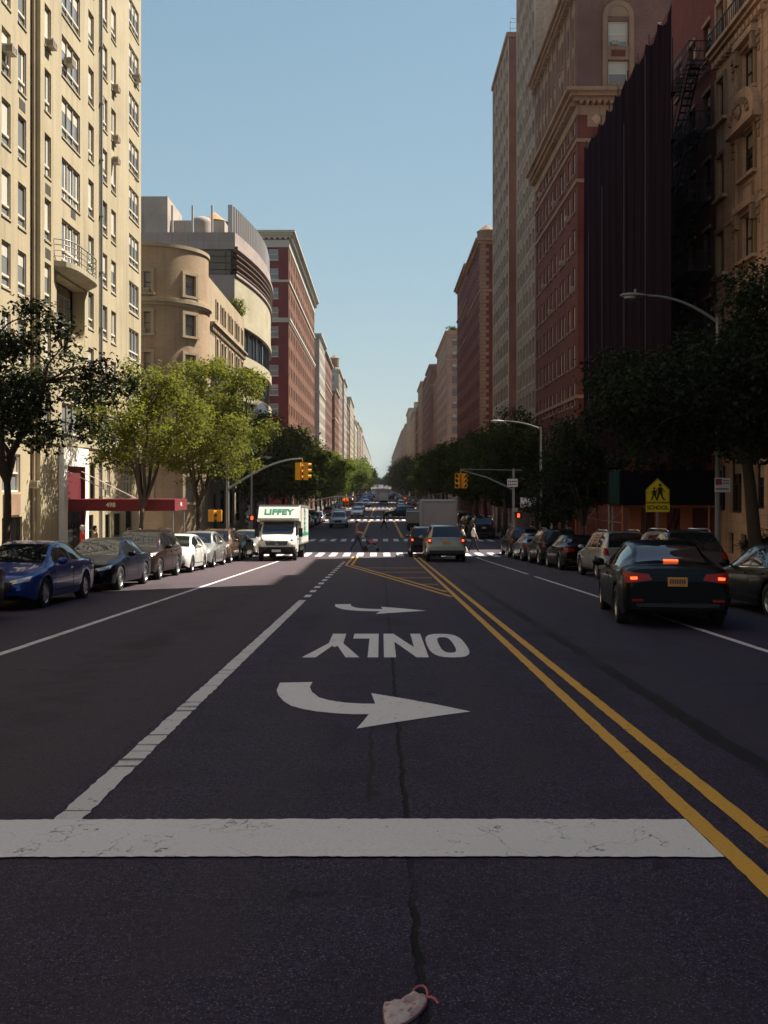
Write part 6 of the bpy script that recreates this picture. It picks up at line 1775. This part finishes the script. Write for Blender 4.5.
def signal_mast(label, x, y, h, tip, heads, lit=None, truss=False, group='traffic signals'):
    o = thing('traffic_signal', label, 'traffic light', (x, y, SWZ(y)), 0, group)
    mb = MB(); pole_base(mb, .11); mb.tube([(0,0,.3),(0,0,h)], [.11,.075], 12); mb.build('pole', [M['steel']], o, 40)
    dx, z1, z0 = tip
    mb = MB()
    if truss:
        mb.tube([(0,0,z0),(dx*.5,0,z0+(z1-z0)*.62),(dx,0,z1)], [.06,.05,.04], 8); mb.tube([(-.6*math.copysign(1,dx),0,h-.1),(dx,0,z1+.05)], .028, 6)
    else:
        mb.tube([(dx*t,0,z0+(z1-z0)*math.sin(t*PI/2)) for t in [k/10 for k in range(11)]], [.07-.003*k for k in range(11)], 8)
    mb.build('mast_arm', [M['steel']], o, 40)
    mb = MB(); mb.tube([(dx,0,z1),(dx,0,z1-.35)], .03, 6); mb.box(dx-.2, dx+.2, -.03, .03, z1-.3, z1-.24); mb.build('hanger', [M['signal_yellow']], o)
    for off, rz in heads: signal_head(o, (dx+off, 0, z1-.75), rz, lit)
    return o
o = signal_mast('traffic signal on a curved arm at the left corner, its yellow heads above the truck', -8.98, 56.2, 7.0, (4.38, 5.4, 3.6), ((-.22, PI-.35), (.22, PI/2+.2)))
signal_head(o, (-.95, 0, 2.05), PI, None, 2); signal_head(o, (-.5, .1, 2.05), -PI/2, None, 2)
o = signal_mast('traffic signal on a braced arm at the far right corner with two yellow heads', 9.15, 66.3, 4.95, (-3.65, 4.87, 3.5), ((-.2, -.45), (.24, .55)), None, True)
mb = MB(); mb.box(-.45, .27, -.16, -.13, 3.7, 4.25); mb.build('white_sign', [M['sign_white']], o)
mb = MB(); 
for r in (3.82, 4.03): 
    for q in range(5): mb.box(-.39+.125*q, -.31+.125*q, -.166, -.16, r, r+.09)
mb.build('sign_print', [M['ac_dark']], o)
mb = MB(); mb.box(-.1, .27, -.15, -.12, 2.0, 2.26); mb.build('small_sign', [M['pale']], o)
def ped_signal(o, c, rz=0):
    R = Matrix.Translation(c) @ Matrix.Rotation(rz, 4, 'Z'); mb = MB(); mb.box(-.22, .22, -.08, .1, -.22, .22); mb.box(-.24,.24,-.22,-.08,.2,.24)
    mb.v = [tuple(R @ Vector(v)) for v in mb.v]; hd = mb.build('pedestrian_signal', [M['frame_dark']], o)
    mb = MB()
    mb.prism([(-.08,-.13),(.06,-.13),(.09,-.02),(.08,.04),(-.09,.04),(-.09,-.06)], lambda a,c_,d: tuple(R @ Vector((a,-.082+d,c_))), 0, -.008)
    for k in range(4): mb.prism([(-.09+.045*k,.04),(-.055+.045*k,.04),(-.055+.045*k,.13+.02*(k in (1,2))),(-.09+.045*k,.13+.02*(k in (1,2)))], lambda a,c_,d: tuple(R @ Vector((a,-.082+d,c_))), 0, -.008)
    mb.build('red_hand', [M['hand_red']], hd)
ped_signal(o, (.34, 0, 1.72))
pp = thing('pedestrian_signal_post', 'grey post with a lit red hand at the left side street corner behind the truck', 'signal post', (-9.35, 68.2, SWZ(68.2)))
mb = MB(); pole_base(mb, .06); mb.tube([(0,0,.3),(0,0,2.4)], .05, 10); mb.build('pole', [M['steel']], pp, 40); ped_signal(pp, (.2, -.02, 1.5))
signal_mast('small traffic signal on a curved arm before the dark left trees beyond the crossing', -8.95, 114, 3.9, (4.6, 3.0, 2.1), ((0, -.3), (.3, .5)), 'red')
signal_mast('small traffic signal with lit red light beside the box truck on the right', 9.15, 114, 3.9, (-4.2, 2.9, 2.0), ((0, 0),), 'red', True)
signal_mast('tiny traffic signal on the left arm two crossings away', -9.0, 185, 5, (4.0, 2.4, 1.8), ((0, 0),))
signal_mast('tiny red traffic signal on the right two crossings away', 9.2, 184, 5, (-4.6, 2.4, 1.8), ((0, 0),), 'red', True)

# school sign
o = thing('school_sign', 'fluorescent yellow pentagon school crossing sign with a SCHOOL plaque on a post', 'sign', (9.3, 32.3, SWZ(32.3)))
mb = MB(); mb.box(-.03, .03, -.02, .02, 0, 3.1); mb.build('post', [M['steel']], o)
zb = 1.6 - (502.5-486)*32.3/960 - SWZ(32.3); Yf = lambda a, c, d: (a, -.03+d, c)
mb = MB(); mb.prism([(-.40,zb),(.40,zb),(.40,zb+.43),(0,zb+.82),(-.40,zb+.43)], Yf, 0, -.012); fcx = mb.build('pentagon', [M['sign_yellow']], o)
mb = MB()
for (a, c), (e, f) in (((-.38,zb+.02),(.38,zb+.02)),((.38,zb+.02),(.38,zb+.42)),((.38,zb+.42),(0,zb+.795)),((0,zb+.795),(-.38,zb+.42)),((-.38,zb+.42),(-.38,zb+.02))):
    d = Vector((e-a, f-c)).normalized()*.0; nn = Vector((-(f-c), e-a)).normalized()*.007
    mb.prism([(a-nn.x,c-nn.y),(e-nn.x,f-nn.y),(e+nn.x,f+nn.y),(a+nn.x,c+nn.y)], Yf, -.0125, -.016)
def walker(mb, x, z, s, mirror=1):
    P = lambda pts: mb.prism([(x+mirror*a*s, z+c*s) for a, c in pts], Yf, -.0125, -.017)
    n = 10; P([(.0+.055*math.cos(2*PI*k/n), .56+.06*math.sin(2*PI*k/n)) for k in range(n)])
    P([(-.07,.48),(.07,.48),(.09,.26),(-.08,.26)]); P([(-.08,.26),(.0,.26),(-.05,.13),(-.10,.0),(-.16,.0),(-.12,.13)]); P([(.0,.26),(.09,.26),(.10,.14),(.19,.02),(.13,.0),(.05,.12)])
    P([(.06,.47),(.10,.44),(.17,.32),(.14,.30)]); P([(-.06,.47),(-.10,.44),(-.17,.34),(-.14,.31)])
walker(mb, .08, zb+.07, .92); walker(mb, -.12, zb+.07, .72)
mb.build('walking_figures', [M['sign_black']], o)
mb = MB(); mb.box(-.40, .40, -.042, -.03, zb-.32, zb-.03); pl = mb.build('plaque', [M['sign_yellow']], o)
text_mesh('SCHOOL', .19, M['sign_black'], (0, -.045, zb-.175), (PI/2, 0, 0), o, 'plaque_lettering', .002, .006, .95)
# parking rule sign
o = thing('parking_sign', 'small white and red parking rule sign clamped to the near right lamp pole', 'sign', (9.4, 26.66, SWZ(26.8)))
zs = 1.6 + 1*26.7/960 - SWZ(26.8)
mb = MB(); mb.box(-.14, .29, -.03, -.018, zs-.2, zs+.2); mb.build('face', [M['sign_white']], o)
mb = MB(); mb.box(-.12, .06, -.034, -.031, zs-.0, zs+.17); mb.box(.09, .26, -.034, -.031, zs+.1, zs+.13); mb.box(.09, .26, -.034, -.031, zs+.03, zs+.06); mb.box(-.12, .24, -.034, -.031, zs-.13, zs-.09); mb.build('print', [M['sign_red']], o)
mb = MB(); mb.box(-.06, .06, -.018, .05, zs-.1, zs-.07); mb.box(-.06, .06, -.018, .05, zs+.07, zs+.1); mb.build('clamp', [M['steel']], o)
# iron fence along the cream house
o = thing('iron_fence', 'low black iron railing along the foot of the cream apartment house', 'fence', (LX+1.2, 56, SWZ(56)))
mb = MB()
for k in range(56):
    y = 51 + .18*k; z = SWZ(y); mb.box(LX+1.19, LX+1.215, y, y+.025, z-.6, z+1.05); 
for a in range(5):
    y0, y1 = 51+2*a, 53+2*a
    for q in (.15, .95): mb.tube([(LX+1.2, y0, SWZ(y0)+q), (LX+1.2, y1, SWZ(y1)+q)], .018, 5)
rel(mb, o).build('railing', [M['black_metal']], o); resc(o)
# face mask on the road
tm = NT('mask_cloth'); om = tm.coord()
nm = tm.noise(om, 26, 5); cm = tm.mix(rgb(.52,.43,.43), rgb(.32,.24,.24), tm.ramp(nm, [(.42, 0), (.7, 1)]))
cm = tm.mix(cm, rgb(.12,.09,.085), tm.math('MULTIPLY', tm.ramp(tm.noise(om, 60, 3), [(.58, 0), (.68, 1)]), .6))
tm.set(Base_Color=cm, Roughness=.95, Specular_IOR_Level=.1); tm.bump(tm.noise(om, 45, 5), .8, .006); t_ = tm.mat; t2_ = plain('mask_edge', rgb(.43,.19,.21), .9); t3_ = plain('mask_strap', rgb(.47,.13,.15), .9)
def img2(u, v): Z = 1536/(v-527); return ((u-381)*Z/960, Z)
mk = thing('face_mask', 'dirty white face mask with pink edges and ear loops lying on the asphalt', 'face mask', (.09, 3.18, RZ(.09, 3.18)))
g = [(382.5,1011),(384,1006.5),(388,1005.2),(394,1004.2),(400,1003),(404,1001.5),(409,997.5),(414,996),(420,996.8),(425,999),(427.5,1003),(426,1008),(421,1014),(415,1019.5),(408,1024),(401,1027.5),(392,1029),(385,1028),(383,1020)]
o2 = [img2(*p) for p in g]; cxm = sum(p[0] for p in o2)/len(o2); cym = sum(p[1] for p in o2)/len(o2)
mb = MB(); n = len(o2); mb.v = []
rings_ = [(1.0, .003), (.955, .007), (.62, .012), (.3, .009)]
for f, h in rings_:
    for i, (x, y) in enumerate(o2): mb.v.append((cxm+(x-cxm)*f, cym+(y-cym)*f, RZ(cxm, cym)+.006+h+.003*math.sin(3.1*i+f*5)))
mb.v.append((cxm, cym, RZ(cxm, cym)+.017))
for r in range(3):
    for i in range(n): mb.f.append((r*n+i, r*n+(i+1)%n, (r+1)*n+(i+1)%n, (r+1)*n+i)); mb.m.append(1 if r == 0 else 0)
for i in range(n): mb.f.append((3*n+i, 3*n+(i+1)%n, 4*n)); mb.m.append(0)
for i in range(n):
    x, y = o2[i]; x2, y2 = o2[(i+1)%n]; mb.poly([(x,y,RZ(x,y)+.002),(x2,y2,RZ(x2,y2)+.002),(x2,y2,RZ(x2,y2)+.011),(x,y,RZ(x,y)+.011)], 1)
rel(mb, mk).build('cloth', [t_, t2_], mk, 60)
def loop(pts, r=.0032, nm='ear_loop'):
    mb = MB(); mb.tube([(x, y, RZ(x, y)+(.016 if nm == 'seam' else .010)+(.0 if nm == 'seam' else .008)*math.sin(PI*i/(len(pts)-1))) for i, (x, y) in enumerate(img2(*p) for p in pts)], r, 6); rel(mb, mk).build(nm, [t3_], mk, 60)
loop([(412,998),(414,993.5),(418,991.3),(423,991),(426,993),(427.5,997),(427,1001)], .0042)
loop([(427,1000.5),(431,1002),(435,1004),(438.5,1006.5)], .005)
loop([(399,1004.5),(405,1007),(411,1007.5),(416,1010)], .0022, 'seam'); loop([(386,1010),(392,1007.5),(398,1005)], .0016, 'seam'); loop([(412,1011),(410,1014),(407,1016),(411,1017)], .0018, 'seam'); loop([(420,999),(418,1005),(413,1011)], .0016, 'seam')

# ================================================================ people
def skin_body(J, E, Rr, region):
    """J joints, E bones, Rr radii, region(vertex)->slot. One continuous surface by Skin + Subdivision"""
    me = bpy.data.meshes.new('body'); me.from_pydata(J, E, [])
    o = bpy.data.objects.new('tmp', me); COL.objects.link(o)
    sk = o.modifiers.new('Skin', 'SKIN'); sk.use_smooth_shade = True
    for i, v in enumerate(me.skin_vertices[0].data):
        v.radius = Rr[i] if hasattr(Rr[i], '__len__') else (Rr[i], Rr[i]); v.use_root = (i == 0)
    ss = o.modifiers.new('Sub', 'SUBSURF'); ss.levels = 1; ss.render_levels = 1
    bpy.context.view_layer.update(); dg = bpy.context.evaluated_depsgraph_get()
    out = bpy.data.meshes.new_from_object(o.evaluated_get(dg)); bpy.data.objects.remove(o); bpy.data.meshes.remove(me)
    for p in out.polygons: p.material_index = region(Vector(p.center)); p.use_smooth = True
    return out
SKIN = plain('skin', rgb(.42,.24,.17), .6)
def person(label, x, y, rz, shirt, trousers, hair, walk=.28, arms='swing', h=1.7, group=None, z=None, skirt=False):
    o = thing('person', label, 'person', (x, y, (RZ(x, y) if abs(x) < 8.6 else SWZ(y)) if z is None else z), rz, group); s = h/1.72; o.scale = (s,)*3
    w = walk
    J = [(0,0,.95),(0,-.01,1.12),(0,-.02,1.34),(0,-.01,1.47),(0,-.03,1.55),(0,-.035,1.64),
         (.09,0,.90),(.10,-w*.55,.50),(.10,-w*.95,.09),(.10,-w*.95-.13,.045),
         (-.09,0,.90),(-.10,w*.35,.49),(-.10,w*1.05,.13),(-.10,w*1.05-.10,.05)]
    Rr = [(.15,.11),(.14,.10),(.17,.11),.06,.085,.085,.10,.065,.045,.04,.10,.065,.045,.04]
    E = [(0,1),(1,2),(2,3),(3,4),(4,5),(0,6),(6,7),(7,8),(8,9),(0,10),(10,11),(11,12),(12,13)]
    for sd in (1, -1):
        b0 = len(J)
        if arms == 'push': A = [(sd*.19,-.02,1.38),(sd*.23,-.05,1.12),(sd*.2,-.34,1.05),(sd*.2,-.42,1.05)]
        elif arms == 'hang': A = [(sd*.19,-.02,1.38),(sd*.25,.02,1.12),(sd*.25,-.05,.88),(sd*.25,-.07,.80)]
        else: A = [(sd*.19,-.02,1.38),(sd*.25,sd*.10,1.13),(sd*.25,sd*.12-.10,.90),(sd*.25,sd*.13-.14,.82)]
        J += A; Rr += [.07,.05,.038,.036]; E += [(2,b0),(b0,b0+1),(b0+1,b0+2),(b0+2,b0+3)]
    def region(c):
        if c.z > 1.45: return 0
        if abs(c.x) > .19 and (c.z < 1.16) and c.z > .7: return 0
        if c.z > (.80 if skirt else .93): return 1
        if c.z < .10: return 3
        return 2
    me = skin_body(J, E, Rr, region)
    for m_ in (SKIN, shirt, trousers, M['frame_dark']): me.materials.append(m_)
    b_ = bpy.data.objects.new('body', me); COL.objects.link(b_); b_.parent = o
    mb = MB(); mb.lathe([(0,.115),(.06,.10),(.1,.04),(.105,-.03),(.09,-.1)], Matrix.Translation((0,-.005,1.635)), 14, 0, -.5, PI+.5)
    mb.lathe([(0,.115),(.06,.1),(.095,.055)], Matrix.Translation((0,-.01,1.632)), 14)
    mb.build('hair', [hair], o, 50)
    return o
cl = lambda n, *c: plain('cloth_'+n, rgb(*c), .85, scale=12)
RED, WHT, JEAN, TAN, BRN, BLK, PINK, GRY = cl('red', .5,.015,.012), cl('white', .6,.58,.53), cl('jeans', .02,.03,.06), cl('tan', .35,.24,.15), cl('brown', .20,.075,.035), cl('black', .012,.012,.014), cl('pink', .55,.07,.12), cl('grey', .3,.29,.28)
HG, HB = cl('grey_hair', .4,.37,.33), cl('dark_hair', .02,.014,.01)
person('man in a brown top pushing a stroller over the crosswalk', -1.42, 56.6, PI/2, BRN, JEAN, HB, .34, 'push', 1.8)
person('white haired person in a bright red shirt on the left pavement', -11.2, 36.0, PI/2+.4, RED, GRY, HG, .1, 'hang', 1.6, z=SWZ(36))
person('person in a tan shirt and red trousers behind the one in the red shirt', -11.3, 37.9, PI/2, TAN, RED, HB, .15, 'hang', 1.58, z=SWZ(37.9))
person('woman in white top and pale trousers crossing beside the silver sport utility car', 4.6, 54.0, -PI/2, WHT, WHT, HB, .3, 'swing', 1.62)
person('person in a white shirt and dark shorts crossing next to the woman in white', 5.35, 55.6, PI/2, WHT, BLK, HB, .3, 'swing', 1.66)
person('small dark figure crossing mid road beyond the second crosswalk', .27, 89, PI/2, BLK, JEAN, HB, .3, 'swing', 1.7)
# stroller
o = thing('stroller', 'dark stroller with a pink blanket pushed over the crosswalk', 'stroller', (-.56, 56.6, RZ(-.56, 56.6)), -PI/2); o.rotation_euler = (0, 0, 0)
mb = MB()
for s in (-.22, .22):
    mb.tube([(-.55, s, 1.02), (-.1, s, .55), (.35, s, .18)], .018, 6); mb.tube([(-.35, s, .16), (.15, s, .62)], .018, 6)
mb.tube([(-.55, -.22, 1.02), (-.55, .22, 1.02)], .02, 6); mb.build('frame', [M['steel']], o)
mb = MB(); mb.prism([(-.25,.42),(.28,.38),(.32,.48),(-.12,.56),(-.32,.95),(-.4,.92)], lambda a,c,d: (a,d,c), -.2, .2); mb.build('seat', [BLK], o)
mb = MB(); mb.lathe([(.30,-.2),(.30,.2)], Matrix.Translation((-.2,0,.78)) @ Matrix.Rotation(PI/2, 4, 'X'), 14, 0, PI*.25, PI*.95); mb.build('hood', [BLK], o)
mb = MB(); mb.prism([(-.14,.56),(.22,.5),(.24,.56),(.05,.68),(-.12,.72)], lambda a,c,d: (a,d,c), -.18, .18); mb.build('blanket', [PINK], o)
for x, r in ((-.36, .15), (.36, .1)):
    for s in (-.25, .25):
        mb = MB(); mb.lathe([(0,-.02),(r*.8,-.02),(r,-.012),(r,.012),(r*.8,.02),(0,.02)], Matrix.Translation((x, s, r)) @ Matrix.Rotation(PI/2, 4, 'X'), 16); mb.build('wheel', [M['tyre']], o, 40)
# ================================================================ light, air, camera
SUN = Vector((1, .5, 1.55)).normalized()
w = bpy.data.worlds.new('World'); SC.world = w; w.use_nodes = True
nt = w.node_tree; bg = nt.nodes['Background']
sky = nt.nodes.new('ShaderNodeTexSky'); sky.sky_type = 'NISHITA'; sky.sun_disc = False
sky.sun_elevation = math.asin(SUN.z); sky.sun_rotation = math.atan2(SUN.x, SUN.y)
sky.altitude = 0; sky.air_density = 1.0; sky.dust_density = 1.0; sky.ozone_density = 6.0
def wn(typ, **kw):
    x = nt.nodes.new(typ)
    for k, v in kw.items(): setattr(x, k, v)
    return x
tint = wn('ShaderNodeMix', data_type='RGBA', blend_type='MULTIPLY'); tint.inputs[0].default_value = 1; tint.inputs[7].default_value = (1.05, 1.02, .92, 1)
nt.links.new(sky.outputs[0], tint.inputs[6])
tc = wn('ShaderNodeTexCoord'); sp = wn('ShaderNodeSeparateXYZ'); nt.links.new(tc.outputs['Generated'], sp.inputs[0])
def ramp(stops):
    x = wn('ShaderNodeValToRGB'); e = x.color_ramp.elements
    while len(e) < len(stops): e.new(.5)
    for k, (p, c) in enumerate(stops): e[k].position = p; e[k].color = c
    nt.links.new(sp.outputs[2], x.inputs[0]); return x.outputs[0]
# pale summer haze in the lower sky
f = ramp([(0, (.9,)*3+(1,)), (.12, (.72,)*3+(1,)), (.45, (.5,)*3+(1,)), (.75, (.12,)*3+(1,)), (1, (0,0,0,1))])
hz = ramp([(0, (.447,.515,.49,1)), (.2, (.34,.47,.50,1)), (.6, (.245,.43,.51,1))])
h10 = wn('ShaderNodeMix', data_type='RGBA', blend_type='MULTIPLY'); h10.inputs[0].default_value = 1; h10.inputs[7].default_value = (10, 10, 10, 1); h10.clamp_result = False
nt.links.new(hz, h10.inputs[6])
mx = wn('ShaderNodeMix', data_type='RGBA'); nt.links.new(f, mx.inputs[0]); nt.links.new(tint.outputs[2], mx.inputs[6]); nt.links.new(h10.outputs[2], mx.inputs[7])
nt.links.new(mx.outputs[2], bg.inputs[0]); bg.inputs[1].default_value = .055
ld = bpy.data.lights.new('sun', 'SUN'); ld.energy = 5.0; ld.angle = math.radians(.5); ld.color = (1, .92, .78)
so = bpy.data.objects.new('sun', ld); COL.objects.link(so); so.rotation_euler = SUN.to_track_quat('Z', 'Y').to_euler()
cd = bpy.data.cameras.new('camera'); co = bpy.data.objects.new('camera', cd); COL.objects.link(co)
co.location = (0, 0, 1.6); co.rotation_euler = (PI/2, 0, 0)
cd.sensor_width = 36; cd.lens = 960/1024*36; cd.clip_end = 6000; cd.clip_start = .05
cd.shift_x = 3/1024; cd.shift_y = -26/1024
SC.camera = co
vs = SC.view_settings; vs.view_transform = 'Standard'; vs.look = 'None'; vs.gamma = 1; vs.use_curve_mapping = False; vs.exposure = 1.2
M_h = bpy.data.materials.new('summer_haze'); M_h.use_nodes = True; hn = M_h.node_tree.nodes; hn.clear()
ho = hn.new('ShaderNodeOutputMaterial'); hv = hn.new('ShaderNodeVolumePrincipled'); M_h.node_tree.links.new(hv.outputs[0], ho.inputs['Volume'])
hv.inputs['Color'].default_value = (.93, .95, 1, 1); hv.inputs['Density'].default_value = .00012; hv.inputs['Anisotropy'].default_value = .35
mb = MB(); mb.box(-300, 300, -90, 1560, -6, 80); hz_ = mb.build('haze', [M_h]); hz_['kind'] = 'stuff'; hz_.display_type = 'WIRE'
SC.cycles.volume_bounces = 1
SC.cycles.max_bounces = 6; SC.cycles.diffuse_bounces = 3; SC.cycles.glossy_bounces = 3; SC.cycles.transmission_bounces = 2
SC.cycles.use_denoising = True
SC.cycles.sample_clamp_indirect = 4
